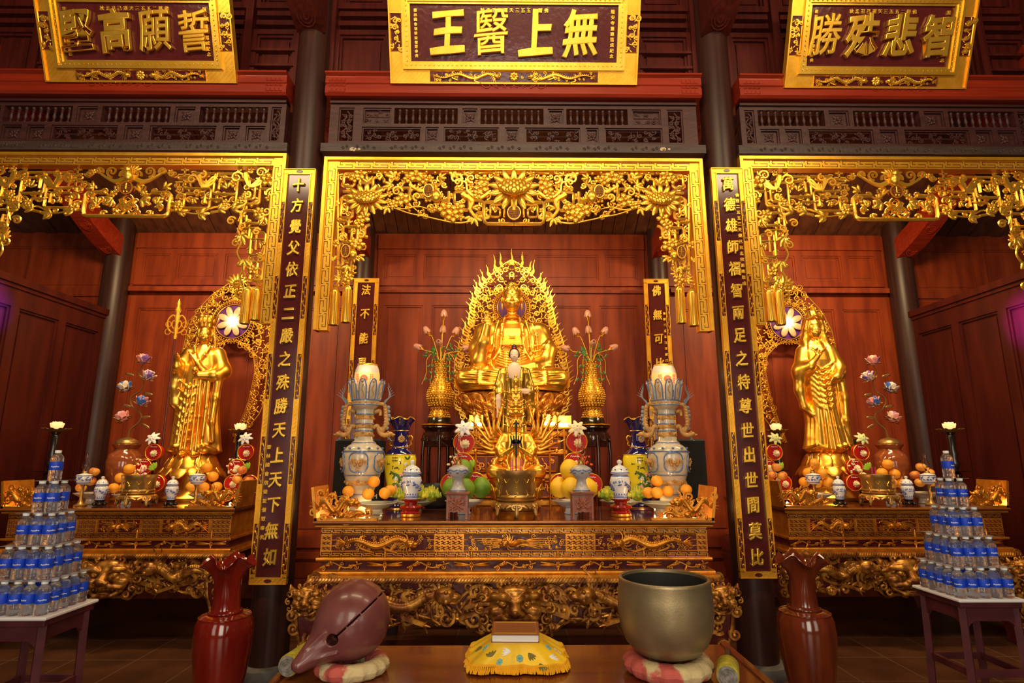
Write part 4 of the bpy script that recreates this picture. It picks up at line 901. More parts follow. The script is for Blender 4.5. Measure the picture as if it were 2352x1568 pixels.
# ================================================================ altars
def altar(loc, W_, D, label, nd, seed):
    """loc = middle of the front edge on the floor; front toward -y"""
    t = thing('altar_table', label, 'altar', loc); H = 1.14; x = W_/2
    tp = MB()
    for e, z0, z1 in ((0, 1.118, 1.14), (-.010, 1.105, 1.118), (-.022, 1.092, 1.105)): tp.box(-x-e, x+e, e*-1, D, z0, z1)
    tp.build('table_top', m_altartop, t, 0)
    lp = MB(); lp.tube([(-x, -.002, 1.128), (x, -.002, 1.128)], .012, 8); lp.build('edge_moulding', m_edge, t, 50); lp = MB(); lp.tube([(-x+.012, .010, 1.103), (x-.012, .010, 1.103)], .010, 8); lp.build('gilt_edge', m_gilt, t, 50)
    a, b = -x+.045, x-.045; yf = .045
    # frieze
    f = MB(); f.box(a, b, yf, D-.05, .885, 1.092)
    f.build('frieze_board', m_gilt, t, 0, label='gilt key-patterned board')
    for z_, z2 in ((1.045, 1.082), (.889, .924)): g = MB(); meander(g, a, b, z_, z2, yf, .075, False, .006); g.build('key_pattern', m_maroon, t, 0)
    z0, z1 = .932, 1.036; segs = []
    if nd == 3:
        pw = (b-a)*.262; cw = (b-a)*.078; e = (b-a-3*pw-2*cw)/2-.0; q = a+.0
        lay = [('k', a+.01, a+e-.01), ('d', a+e, a+e+pw), ('k', a+e+pw+.01, a+e+pw+cw-.01), ('p', a+e+pw+cw, a+e+2*pw+cw), ('k', a+e+2*pw+cw+.01, a+e+2*pw+2*cw-.01), ('e', a+e+2*pw+2*cw, a+e+3*pw+2*cw), ('k', b-e+.01, b-.01)]
    else:
        u = (b-a)/23; lay = [('k', a+.01, a+2*u), ('d', a+2.3*u, a+7*u), ('k', a+7.3*u, a+9.1*u), ('p', a+9.4*u, a+13.6*u), ('k', a+13.9*u, a+15.7*u), ('e', a+16*u, a+20.7*u), ('k', a+21*u, b-.01)]
    for kd, xa, xb in lay:
        if kd == 'k':
            g = MB(); n = max(2, int((xb-xa)/.036)); w1 = (xb-xa)/n
            for i in range(n):
                for j in range(3):
                    cx_, cz_ = xa+w1*(i+.5), z0+(z1-z0)*(j+.5)/3; s = w1*.42 if (i+j) % 2 else -w1*.42
                    rpath(g, [(cx_-s, cz_+s*.6), (cx_, cz_+s*.6), (cx_, cz_-s*.6), (cx_+s, cz_-s*.6)], .0035, y=yf-.005, n=4); rpath(g, [(cx_-s, cz_-s*.5), (cx_-s*.3, cz_-s*.1), (cx_+s*.3, cz_+s*.1), (cx_+s, cz_+s*.5)], .003, y=yf-.005, n=4)
            bk = MB(); bk.box(xa, xb, yf-.003, yf+.01, z0-.004, z1+.004); p_ = bk.build('lattice_panel', m_gilt, t, 0); g.build('lattice_work', m_inlay, p_, 40); continue
        bk = MB(); bk.box(xa, xb, yf-.004, yf+.01, z0-.004, z1+.004); p_ = bk.build('carved_panel', m_maroon, t, 0)
        g = MB(); g.tube([(xa, yf-.005, z0-.004), (xb, yf-.005, z0-.004), (xb, yf-.005, z1+.004), (xa, yf-.005, z1+.004)], .005, 4, True); zc_ = (z0+z1)/2
        for s in (-1, 1):
            for w2 in (-1, 1):
                xe = xa if s < 0 else xb; rpath(g, [(xe, zc_+w2*.02), (xe-s*.03, zc_+w2*.02), (xe-s*.03, zc_+w2*.034), (xe-s*.055, zc_+w2*.034), (xe-s*.055, zc_+w2*.05)], .004, y=yf-.006, n=4)
        if kd == 'd': dragon(g, xa+(xb-xa)*.13, xb-(xb-xa)*.25, zc_, .027, .021, 1.5, yf-.014)
        elif kd == 'e': dragon(g, xb-(xb-xa)*.13, xa+(xb-xa)*.25, zc_, .027, .021, 1.5, yf-.014)
        else:
            dragon(g, xa+(xb-xa)*.62, xa+(xb-xa)*.42, zc_, .012, .017, 1, yf-.012, legs=False)
            for s in (-1, 1):
                for k in range(6): curve(g, [((xa+xb)/2+s*.02, zc_), ((xa+xb)/2+s*(xb-xa)*.2, zc_+.03-.012*k), ((xa+xb)/2+s*(xb-xa)*(.40-.03*k), zc_+.03-.014*k)], (.009, .003), yf-.01)
        clouds(g, xa+.02, xb-.02, z0, z1, int((xb-xa)*85), seed+len(segs), .017, yf-.007); segs.append(1)
        g.build('dragon_relief', m_gilt, p_, 50)
    # mouldings under the frieze
    m_ = MB(); m_.box(a-.02, b+.02, yf-.02, D-.05, .868, .885); m_.tube([(a-.02, yf-.018, .876), (b+.02, yf-.018, .876)], .012, 8)
    m_.box(a-.03, b+.03, yf-.03, D-.05, .775, .800); m_.tube([(a-.03, yf-.03, .786), (b+.03, yf-.03, .786)], .014, 8); m_.box(a-.06, b+.06, yf-.055, D-.05, .752, .775); m_.build('moulding', m_gilt, t, 50)
    w2 = MB(); w2.box(a+.01, b-.01, yf+.01, D-.06, .800, .868); w2.build('waist_board', m_maroon, t, 0)
    g = MB(); n = int((b-a)/.30)
    for k in range(n):
        xc = a+(b-a)*(k+.5)/n; zc_ = .834; q = (b-a)/n
        if k % 2: flower(g, xc, zc_, .022, 6, 0, yf); [leaf(g, xc, zc_, s*pi/2+pi/2+pi/2, q*.42, .022, yf, .01) for s in (-1, 1)]; [leaf(g, xc, zc_, w3, q*.42, .02, yf, .01) for w3 in (0, .15, pi, pi-.15)]
        else:
            curve(g, [(xc-q*.48, zc_-.018), (xc-q*.2, zc_+.018), (xc+q*.1, zc_-.016), (xc+q*.48, zc_+.015)], (.008, .006), yf)
            for w3 in range(5): scroll(g, xc-q*.4+q*.2*w3, zc_+(.006 if w3 % 2 else -.006), .016, w3*1.3, 1 if w3 % 2 else -1, 1.1, .005, yf-.004); leaf(g, xc-q*.4+q*.2*w3, zc_, w3*2.1, .05, .018, yf-.004)
    g.build('waist_scroll', m_gilt, t, 50)
    rp = MB(); n = int((b-a+.12)/.022)
    for k in range(n): xx = a-.06+(b-a+.12)*k/n; rp.tube([(xx, yf-.062, .728), (xx+.018, yf-.072, .742), (xx+.03, yf-.062, .755)], .010, 5)
    rp.box(a-.06, b+.06, yf-.06, yf+.04, .725, .755); rp.build('leaf_rope', m_giltdark, t, 50)
    # apron with wavy foot line, legs swelling outward
    hw = b+.06
    def bot(u):                                             # u: 0 centre .. 1 leg
        K = [(0, .40), (.10, .40), (.17, .375), (.22, .43), (.27, .475), (.32, .47), (.36, .435), (.40, .475), (.47, .50), (.53, .46), (.60, .43), (.68, .42), (.76, .44), (.82, .38), (.86, .30)]
        return float(np.interp(u, [k[0] for k in K], [k[1] for k in K]))
    us = np.linspace(-.86, .86, 87); ap = MB()
    poly = [(u*hw, bot(abs(u))) for u in us]+[(hw*.86, .735), (-hw*.86, .735)]; ap.prism(poly, yf-.02, yf+.045)
    A = ap.build('apron', m_maroon, t, 0)
    g = MB(); g.tube([(u*hw, yf-.024, bot(abs(u))+.012) for u in us], .016, 6)
    ins = lambda X_, Z_: Z_ > bot(min(.86, abs(X_)/hw))+.03
    carvefill(g, .18, hw*.84, .40, .725, seed, .085, yf-.03, 1.15, .016, ins); b0 = len(g.v)
    carvefill(g, -hw*.84, -.18, .40, .725, seed+1, .085, yf-.03, 1.15, .016, ins); carvefill(g, -hw*.85, hw*.85, .38, .725, seed+5, .060, yf-.018, 1.5, .014, ins)
    for s in (-1, 1):                                       # beasts on either side of the mask
        dragon(g, s*hw*.80, s*hw*.36, .60, .045, .042, 1.3, yf-.045, legs=True)
        for k in range(4): curve(g, [(s*.16, .68-.04*k), (s*(.28+.03*k), .70-.07*k), (s*(.40-.02*k), .60-.05*k)], (.028, .008), yf-.035)
    g.build('apron_carving', m_giltdark, A, 60)
    o = link('lion_mask', LION, A, (0, yf-.03, .565)); o.scale = (1.12, 1.1, 1.0)
    for s in (-1, 1):
        for back in (0, 1):
            lg = MB(); V = []; K = [(.735, .20, .0), (.66, .235, .045), (.56, .25, .06), (.44, .235, .05), (.30, .17, .02), (.18, .125, -.005), (.08, .12, .01), (.03, .15, .04), (0, .15, .04)]
            for z_, w_, out in K:
                xo = hw+out; y0 = yf-.03-out*.9; y1 = y0+w_*1.0
                if back: y0, y1 = D-.05-w_, D-.05+out*.3
                V += [(s*xo, y0, z_), (s*(xo-w_), y0, z_), (s*(xo-w_), y1, z_), (s*xo, y1, z_)]
            n = len(K); F_ = [(0, 1, 2, 3), (4*n-1, 4*n-2, 4*n-3, 4*n-4)]+[(4*i+k, 4*i+4+k, 4*i+4+(k+1) % 4, 4*i+(k+1) % 4) for i in range(n-1) for k in range(4)]
            lg.add(V, F_); l_ = lg.build('leg', m_maroon, t, 60)
            if not back:
                c_ = MB()
                for z_, w_, out in K[:-1]:
                    for q in range(2):
                        xx = s*(hw+out-w_*(.3+.4*q)); scroll(c_, xx, z_-.03, .05, q*2+z_*9, s if q else -s, 1.25, .015, yf-.045-out*.9)
                    scroll(c_, s*(hw+out-.02), z_-.02, .04, 1+z_*7, s, 1.2, .014, yf-.04-out*.9)
                for q in (0, 1): c_.tube([(s*(hw+o_-(w_-.01)*q-.003), yf-.034-o_*.9, z_) for z_, w_, o_ in K], .014, 6)
                o = link('lion_mask', LION, l_, (s*(hw-.02), yf-.075, .62)); o.scale = (.60, .7, .62)
                c_.build('leg_carving', m_giltdark, l_, 60)
    # carved dragon wings on both ends of the top
    for s in (-1, 1):
        wb = MB(); wb.prism([(s*(x-.02), 1.14), (s*x, 1.14), (s*(x+.035), 1.37), (s*(x+.015), 1.375)], .0, .34)
        B_ = wb.build('end_board', m_gilt, t, 0); g = MB()
        outl = [(s*(x-.01), 1.14), (s*(x+.02), 1.36), (s*(x-.05), 1.35), (s*(x-.13), 1.31), (s*(x-.22), 1.335), (s*(x-.30), 1.27), (s*(x-.37), 1.21), (s*(x-.45), 1.15), (s*(x-.45), 1.14)]
        ins = lambda X_, Z_: 1.145 < Z_ < float(np.interp(abs(X_), [x-.45, x-.37, x-.30, x-.22, x-.13, x-.05, x+.02], [1.15, 1.21, 1.27, 1.33, 1.31, 1.34, 1.35]))-.015
        carvefill(g, *sorted((s*(x-.44), s*(x+.01))), 1.145, 1.345, seed+9+s, .055, .02, 1.7, .012, ins)
        dragon(g, s*(x-.03), s*(x-.24), 1.24, .045, .022, 1.4, .012); dragon(g, s*(x-.36), s*(x-.2), 1.18, .02, .016, 1, .012, legs=False)
        g.box(*sorted((s*(x-.45), s*x)), 0, .03, 1.14, 1.158); g.build('dragon_wing', m_gilt, B_, 60)
    return t
altar((0, 4.26, 0), 2.86, 1.17, 'wide carved and gilt altar table in the middle bay', 3, 3)
altar((-3.47, 5.26, 0), 2.05, 1.45, 'carved gilt altar table before the standing figure holding a staff', 4, 23)
altar((3.42, 5.26, 0), 2.02, 1.45, 'carved gilt altar table before the veiled standing figure', 4, 43)
# ================================================================ figures
m_skin = mat('white_enamel_skin', (.66, .48, .37), .4); m_hair = mat('black_enamel_hair', (.012, .010, .010), .3); m_robe = mat('gold_and_olive_robe', (.30, .17, .02), .25, .8, scale=(14, 14, 5), col2=(.85, .52, .08), contrast=(.45, .62))
m_led = mat('led_glow', (1, .93, .85), .3, emit=9); m_petalglass = mat('lit_lotus_petal', (.62, .40, .20), .25, 0, emit=.05); m_purple = mat('violet_backing', (.10, .02, .16), .3)
m_tubelamp = mat('warm_tube_glow', (1, .80, .42), .3, emit=5)
def mandorla(loc, label, half, ztop, zc_, rh, ring, rings, flames, th, r, seed, lamp=False, split=()):
    """openwork body halo in the x,z plane; half(z) is the outline, ring(z) the opening behind the body"""
    t = thing('openwork_halo', label, 'halo', loc); g = MB(); rnd = random.Random(seed)
    inside = lambda X, Z: X*X+(Z-zc_)**2 < (rh+.015)**2 or abs(X) < ring(Z)+.015
    pts = []
    for _ in range(16000):
        z = rnd.uniform(.02, ztop); x = rnd.uniform(0, half(z)) if half(z) > 0 else 0
        if x > half(z)-r*.42 or inside(x, z) or x < r*.35: continue
        if all((x-a)**2+(z-b)**2 > (r*.98)**2 for a, b in pts): pts.append((x, z))
    for x, z in pts:
        a = rnd.uniform(0, 2*pi); d = rnd.choice((-1, 1)); q = rnd.uniform(.46, .66)*r; tt = rnd.uniform(1.0, 1.35)
        for s in (-1, 1):
            scroll(g, s*x, z, q, a if s > 0 else pi-a, d*s, tt, th, 0, 5)
            for e in (a+2.4, a-1.2, a+.6, a+4): leaf(g, s*x, z, e if s > 0 else pi-e, r*.72, r*.24, 0, th*1.1)
    zs = np.linspace(.02, ztop, 44)
    for s in (-1, 1):
        g.tube([(s*max(0, half(z)-.012), 0, z) for z in zs], th, 5)
        K = [(s*ring(z), 0, z) for z in np.linspace(.02, ztop, 80) if ring(z) > .01]
        if len(K) > 2:
            g.tube(K, th*1.1, 5); g.tube([(p[0]+s*.035, 0, p[2]) for p in K], th*.9, 5)
            for p in K[::1]: g.ell((p[0]+s*.018, -.004, p[2]), .008, 6, 4)
        if flames:
            nf = 30
            for k in range(nf):
                z = .06+(ztop-.12)*(k+rnd.uniform(-.25, .25)*(0 < k < nf-1))/(nf-1); x = half(z); a = math.atan2(.02, -(half(z+.01)-half(z-.01))) if False else (.25+1.25*(z/ztop)**2.2)+rnd.uniform(-.22, .22)
                L = flames*rnd.uniform(.8, 1.25); dx, dz = cos(a), sin(a)
                curve(g, [(s*(x-.03), z-.02), (s*(x+dx*L*.3), z+dz*L*.25), (s*(x+dx*L*.45-.01), z+dz*L*.6+L*.15), (s*(x+dx*L*.75), z+dz*L+L*.3)], (.022, .003), 0)
                curve(g, [(s*(x-.02), z+.02), (s*(x+dx*L*.25), z+.04+dz*L*.2), (s*(x+dx*L*.3), z+.05+dz*L*.5+L*.1)], (.014, .003), -.006)
    if flames:
        curve(g, [(0, ztop-.05), (.006, ztop+.04), (-.004, ztop+.10), (0, ztop+.16)], (.022, .003), 0)
    else:
        for k in range(7): leaf(g, 0, ztop-.06, pi*(.14+.72*k/6), .15, .045, -.01)
        flower(g, 0, ztop-.06, .05, 6)
    g.build('openwork', m_gold, t, 60)
    if lamp:
        for s in (-1, 1): w_ = MB(); w_.tube([(s*.46, .0, 1.2), (s*.46, .19, 1.2)], .012, 6); w_.build('wall_bracket', m_gold, t, 60)
    b = MB()
    for q, tq in ((rh, th*1.2), (rh-.045, th)): b.tube([(q*cos(a), -.008, zc_+q*sin(a)) for a in np.linspace(0, 2*pi, 41)[:-1]], tq, 6, True)
    for a in np.linspace(0, 2*pi, 49)[:-1]: b.ell(((rh-.022)*cos(a), -.012, zc_+(rh-.022)*sin(a)), .009, 6, 4)
    for a in np.linspace(0, 2*pi, 49)[:-1]: b.ell(((rh+.016)*cos(a), -.008, zc_+(rh+.016)*sin(a)), .008, 6, 4)
    b.build('halo_ring', m_gold, t, 60)
    d_ = MB(); d_.lathe([(rh-.045, .0), (rh-.045, .008)], 36); d_.v = [(p[0], p[2]+.004, zc_+p[1]) for p in d_.v]; d_.build('halo_disc', m_purple, t, 30)
    if lamp:
        for k in range(8):
            a = 2*pi*k/8+pi/8; pm = MB(); R0 = rh-.055
            pm.ell((R0*.60*cos(a), -.022, zc_+R0*.60*sin(a)), (R0*.38, .010, R0*.20), 10, 6, Matrix.Rotation(-a, 3, 'Y')); pm.build('lotus_petal', m_petalglass, t, 180)
        l = MB(); l.ell((0, -.035, zc_), (.055, .03, .055), 14, 8); l.build('led_lamp', m_led, t, 180, label='glowing white lamp')
        point('halo_led', (loc[0], loc[1]-.14, loc[2]+zc_), .5, (1, .86, .70), .04)
    return t
interp = lambda *K: (lambda z: float(np.interp(z, [k[0] for k in K], [k[1] for k in K])))
# ---- seated Buddha on its lotus throne
ZB = P(1180, 905, 6.2).z; XB = 0.0
def seated_buddha():
    t = thing('seated_buddha', 'big polished gold seated Buddha with one hand raised, before the flaming halo', 'statue', (XB, 6.2, ZB+.012))
    S = SDF((-.66, -.50, -.01), (.66, .34, 1.40), .0068)
    S.col([(.04, .40, .28, 0, .02), (.2, .35, .25, 0, .04), (.35, .32, .22, 0, .05), (.5, .325, .21, 0, .06), (.62, .335, .195, 0, .07), (.70, .315, .17, 0, .08), (.76, .25, .14, 0, .09), (.81, .14, .11, 0, .08)], .03)
    for s in (-1, 1):
        S.chain([(s*.20, .02, .14), (s*.47, -.17, .125)], [.135, .125], .05); S.chain([(s*.47, -.17, .12), (s*.20, -.33, .11), (-s*.12, -.34, .10)], [.12, .10, .075], .05)
        S.ell((s*.40, -.12, .09), (.185, .22, .095), .05)
        S.ell((s*.27, .07, .70), (.13, .13, .10), .06)
    def lap(X, Y, Z):
        q = np.abs(X); m_ = np.clip((-.05-Y)*8, 0, 1)*np.clip((.26-Z)*14, 0, 1)*np.clip((.56-q)*6, 0, 1)
        return m_*.0085*np.sin((Z-.04-.10*(q-.1))*2*pi/(.040+.030*q)+.6*np.sign(X))
    S.ell((0, -.20, .07), (.50, .26, .075), .05); S.ripple((-.6, -.5, 0), (.6, .1, .3), lap); S.ell((0, -.05, .02), (.55, .36, .04), .03)
    # raised arm (hall side, viewer left) with its sleeve
    S.chain([(-.31, .06, .68), (-.365, -.02, .48), (-.345, -.12, .33)], [.105, .105, .10], .04); S.chain([(-.345, -.12, .33), (-.30, -.19, .52), (-.265, -.22, .70)], [.092, .068, .048], .03)
    S.chain([(-.36, -.02, .36), (-.28, -.10, .22), (-.2, -.2, .16)], [.08, .06, .04], .05)
    hand_sdf(S, (-.262, -.225, .70), (-.04, 0, 1), (1, .0, 0), (.0, -1, .1), .155, .25, .006, True)
    # lowered arm, hand in the lap
    S.chain([(.31, .06, .68), (.385, 0, .46), (.36, -.08, .30)], [.105, .105, .095], .04); S.chain([(.36, -.08, .30), (.22, -.24, .245), (.08, -.29, .225)], [.085, .065, .045], .03)
    hand_sdf(S, (.10, -.29, .22), (-1, -.1, 0), (0, -.3, 1), (0, -1, .3), .14, .3)
    S.ell((.30, -.12, .22), (.14, .10, .05), .04)
    # folds of the robe
    F_ = lambda pts, r, k=.016: S.chain(pts, r, k)
    for s in (-1, 1):
        F_([(s*.085, -.055, .82), (s*.105, -.095, .74), (s*.118, -.135, .62), (s*.12, -.165, .50), (s*.15, -.19, .40), (s*.2, -.22, .33)], [.017, .017, .015, .015, .015, .012], .026)
        F_([(s*.15, -.06, .79), (s*.19, -.10, .64), (s*.20, -.13, .48), (s*.24, -.16, .36)], .010, .022)
        F_([(s*.22, -.04, .765), (s*.265, -.07, .62), (s*.275, -.10, .46)], .009, .022)
        for k in range(6): F_([(s*(.55-.01*k), -.24+.02*k, .20-.03*k), (s*.34, -.36-.012*k, .185-.026*k), (s*.10, -.415, .13-.018*k), (-s*.02, -.41, .09-.01*k)], [.008, .012, .012, .006], .02)
        for k in range(4): F_([(s*(.40-.02*k), -.07, .57-.07*k), (s*(.31-.01*k), -.17, .50-.06*k), (s*.23, -.17, .49-.065*k)], .010, .02)
        for k in range(3): F_([(s*.33, -.2+.02*k, .24-.01*k), (s*.42, -.27+.02*k, .21-.01*k), (s*.5, -.27+.04*k, .17)], .009, .02)
    for k in range(7): F_([(-.17, -.155-.006*k, .45-.026*k), (-.06, -.215-.006*k, .415-.028*k), (.06, -.215-.006*k, .415-.028*k), (.17, -.155-.006*k, .45-.026*k)], .0095, .014)
    F_([(-.12, -.155, .505), (0, -.185, .495), (.12, -.155, .505)], .014, .01); F_([(-.03, -.15, .60), (.03, -.15, .60)], .008, .006)
    F_([(0, -.42, .12), (-.05, -.43, .04)], .02); F_([(.03, -.42, .12), (.06, -.43, .04)], .018)
    head_sdf(S, (0, -.005, 1.055), .295)
    for z in (.86, .83): S.ell((0, .01, z), (.085, .085, .012), .012)
    S.ell((0, -.118, 1.105), .008, .006)
    S.build('body', m_statue, t)
    return t
seated_buddha()
h_mid = interp((0, .50), (.12, .60), (.35, .62), (.7, .60), (.95, .54), (1.15, .47), (1.4, .44), (1.6, .36), (1.75, .24), (1.86, .11), (1.92, .02))
Zm0 = 1.98
mandorla((XB, 6.56, Zm0), 'flaming openwork gold halo behind the big seated Buddha', h_mid, 1.90, 1.325, .215, interp((0, .36), (.3, .43), (.6, .42), (.85, .30), (.95, .0)), None, .125, .0085, .070, 5)
def lotus_throne():
    t = thing('lotus_throne', 'carved brown and gold lotus throne under the big seated Buddha', 'throne', (XB, 6.2, ZB-.36))
    b = MB(); b.lathe([(.30, 0), (.34, .02), (.30, .05), (.36, .10), (.50, .22), (.57, .30), (.58, .345), (.55, .358)], 40, sy=.72); b.build('seed_cup', m_giltdark, t, 40)
    for row, (n, r0, z0, L, w_, tilt, off) in enumerate(((18, .47, .17, .22, .105, .75, 0), (18, .55, .26, .19, .095, 1.05, .5))):
        for k in range(n):
            a = 2*pi*(k+off)/n
            if sin(a) > .45: continue
            mb = MB(); rot = Matrix.Rotation(a-pi/2+pi, 3, 'Z') @ Matrix.Rotation(-tilt+pi/2, 3, 'X'); c = (cos(a)*r0, sin(a)*r0*.72, z0)
            mb.ell(c, (w_, .028, L*.5), 12, 8, rot); out = Vector((cos(a), sin(a), -.5)).normalized()
            for q in range(7):                              # carved heart of the petal
                e = rot @ Vector(((q-3)*w_*.22, 0, (.1-.06*abs(q-3))*L)); mb.ell(Vector(c)+e+out*.022, (.016, .016, .016), 6, 5)
            mb.build('petal', m_giltpetal, t, 180)
    return t
m_giltpetal = mat('amber_gilt_petal', (.42, .12, .015), .28, .6, scale=(18, 18, 18), col2=(.85, .40, .05), contrast=(.42, .6))
lotus_throne()
def pedestal():
    t = thing('statue_pedestal', 'stepped carved shrine pedestal with red panels under the lotus throne', 'pedestal', (XB, 6.15, 0))
    z0 = ZB-.36; k = 0
    tiers = [(.52, 0, 1.10, .0), (.56, 1.10, 1.17, .02), (.52, 1.17, 1.36, .0), (.54, 1.36, 1.42, .02), (.47, 1.42, 1.60, .0), (.56, 1.60, 1.65, .02), (.50, 1.65, 1.78, 0), (.56, 1.78, z0-.05, .02), (.34, z0-.05, z0, 0)]
    for w_, a, b, e in tiers:
        mb = MB(); y0 = -.34-.1*(w_-.5); mb.bbox((0, .05, (a+b)/2), w_*2, .66+.2*(w_-.5), b-a, .012); o = mb.build('tier', m_giltwood2 if e == 0 else m_gilt, t, 30)
        if e == 0 and a > 1:
            yf = .05-.33-.1*(w_-.5)-.002; n = 5
            for i in range(n):
                xa = -w_+.03+(2*w_-.06)*i/n+.01; xb = -w_+.03+(2*w_-.06)*(i+1)/n-.01; p_ = MB(); p_.box(xa, xb, yf-.004, yf+.01, a+.02, b-.02); pp = p_.build('carved_panel', m_inlay, t, 0); g = MB()
                g.tube([(xa, yf-.006, a+.02), (xb, yf-.006, a+.02), (xb, yf-.006, b-.02), (xa, yf-.006, b-.02)], .007, 4, True)
                carvefill(g, xa+.005, xb-.005, a+.025, b-.025, i+int(a*100), .05, yf-.006, 1.5, .008); g.build('fretwork', m_orange, pp, 50)
    return t
m_giltwood2 = mat('brown_gilt_wood', (.16, .05, .015), .3, .3, .3, (10, 10, 10)); m_orange = mat('orange_gilt', (.75, .26, .03), .3, .6)
pedestal()
for u, v in ((1094, 974), (1262, 972), (1296, 975)):
    q = P(u, v, 5.70); l = thing('tube_lamp', {1094: 'glowing tube lamp under the seated Buddha, above the white paper lily', 1262: 'glowing tube lamp near the raised arm of the many-armed figure', 1296: 'glowing tube lamp under the seated Buddha, above the cream paper lily'}[u], 'lamp', (q.x, 5.70, q.z-.02), 0, 'tube lamps on the pedestal')
    b = MB(); b.box(-.062, .062, -.012, .03, -.015, .002); b.build('lamp_holder', m_gilt, l, 0); b = MB(); b.tube([(0, .01, -.015), (0, .01, 1.1015-q.z+.02)], .010, 8); b.tube([(0, .01, 1.113-q.z+.02), (0, .01, 1.1015-q.z+.02)], .05, 16); b.build('lamp_post', m_gilt, l, 40); b = MB(); b.tube([(-.055, 0, .018), (.055, 0, .018)], .016, 10); b.build('glow_tube', m_tubelamp, l, 60)
    s_ = MB(); s_.box(-.068, -.062, -.02, .03, -.02, .11); s_.box(.062, .068, -.02, .03, -.02, .11); s_.box(-.068, .068, .025, .03, -.02, .11); s_.build('reflector', m_gold, l, 0)
    point('tube_glow', (q.x, 5.60, q.z+.05), 1.8, (1, .66, .28), .05)
# shelf that carries the small standing Buddha and the back of the middle altar
bs = thing('back_shelf', 'dark shelf table behind the middle altar carrying the small white-faced Buddha', 'shelf', (0, 5.70, 0))
b = MB(); b.box(-1.15, 1.15, -.12, .06, 1.06, 1.10); b.build('shelf_board', m_darkwood, bs, 0)
for x_ in (-1.1, 1.1): b = MB(); b.box(x_-.04, x_+.04, -.10, .04, 0, 1.06); b.build('leg', m_darkwood, bs, 0)
# ---- small standing Buddha, white face
def standing_buddha():
    q = P(1180, 790, 5.62); ztop = q.z; h = .98; z0 = ztop-h
    t = thing('standing_buddha', 'small white-faced standing Buddha with black hair in a gold robe', 'statue', (q.x+.005, 5.62, z0))
    S = SDF((-.21, -.2, -.01), (.21, .16, 1.0), .0052); fo = lambda th, z: .005*np.sin(th*11+z*8)*np.clip((.72-z)*3, 0, 1)
    S.col([(0, .12, .10, 0, 0), (.06, .125, .10, 0, 0), (.25, .115, .085, 0, 0), (.45, .12, .08, 0, 0), (.58, .125, .078, 0, 0), (.68, .135, .075, 0, .005), (.735, .11, .065, 0, .01), (.765, .05, .045, 0, .01)], .02, fo)
    for s in (-1, 1): S.chain([(s*.115, .01, .70), (s*.15, 0, .56), (s*.145, -.02, .48)], [.045, .045, .05], .02); S.chain([(s*.075, -.06, .72), (s*.07, -.085, .6), (s*.06, -.09, .45), (s*.075, -.1, .2)], .010, .01)
    S.chain([(.15, -.01, .5), (.16, -.02, .35), (.155, -.03, .2)], [.045, .04, .03], .03)
    for k in range(5): S.chain([(-.10, -.085, .50-.08*k), (0, -.112, .46-.08*k), (.10, -.085, .50-.08*k)], .006, .012)
    S.build('robe', m_robe, t)
    K = SDF((-.19, -.155, .20), (.19, .085, .97), .0030); K.ell((0, -.028, .67), (.082, .052, .125), .03); head_sdf(K, (0, -.01, .865), .125, False)
    K.chain([(-.145, -.01, .58), (-.155, -.055, .42), (-.15, -.075, .30)], [.032, .026, .019], .01); hand_sdf(K, (-.15, -.075, .31), (0, 0, -1), (1, 0, 0), (0, -1, 0), .085, .1)
    K.chain([(.14, -.04, .50), (.06, -.11, .50)], [.03, .022], .01); hand_sdf(K, (.07, -.11, .50), (-1, 0, .1), (0, -.2, 1), (0, -1, 0), .075, .35)
    K.build('body', m_skin, t)
    Hh = SDF((-.1, -.1, .8), (.1, .12, 1.0), .004); Hh.ell((0, .012, .885), (.052, .054, .062), .01); Hh.ell((0, .02, .955), (.028, .028, .026), .012); Hh.ell((0, -.055, .855), (.042, .03, .042), .004, cut=True)
    for s in (-1, 1): Hh.ell((s*.046, .0, .868), (.010, .028, .03), .01)
    Hh.build('hair', m_hair, t); j = MB(); j.ell((0, -.028, .935), (.013, .008, .008)); j.build('red_jewel', mat('red_jewel', (.7, .02, .01), .2), t, 180)
    p_ = MB(); p_.lathe([(.17, -.20), (.18, -.16), (.14, -.10), (.15, -.04), (.16, 0)], 20); p_.build('lotus_base', m_gold, t, 40)
    pl = thing('small_plinth', 'dark plinth under the small white-faced Buddha', 'plinth', (q.x+.005, 5.62, 1.10)); pm = MB(); pm.bbox((0, 0, (z0-.20-1.10)/2), .34, .34, z0-.20-1.10, .01); pm.build('plinth_body', m_darkwood, pl, 0); pm = MB(); pm.box(-.18, .18, -.18, .18, z0-.225-1.10, z0-.20-1.10); pm.build('plinth_top', m_gilt, pl, 0)
standing_buddha()
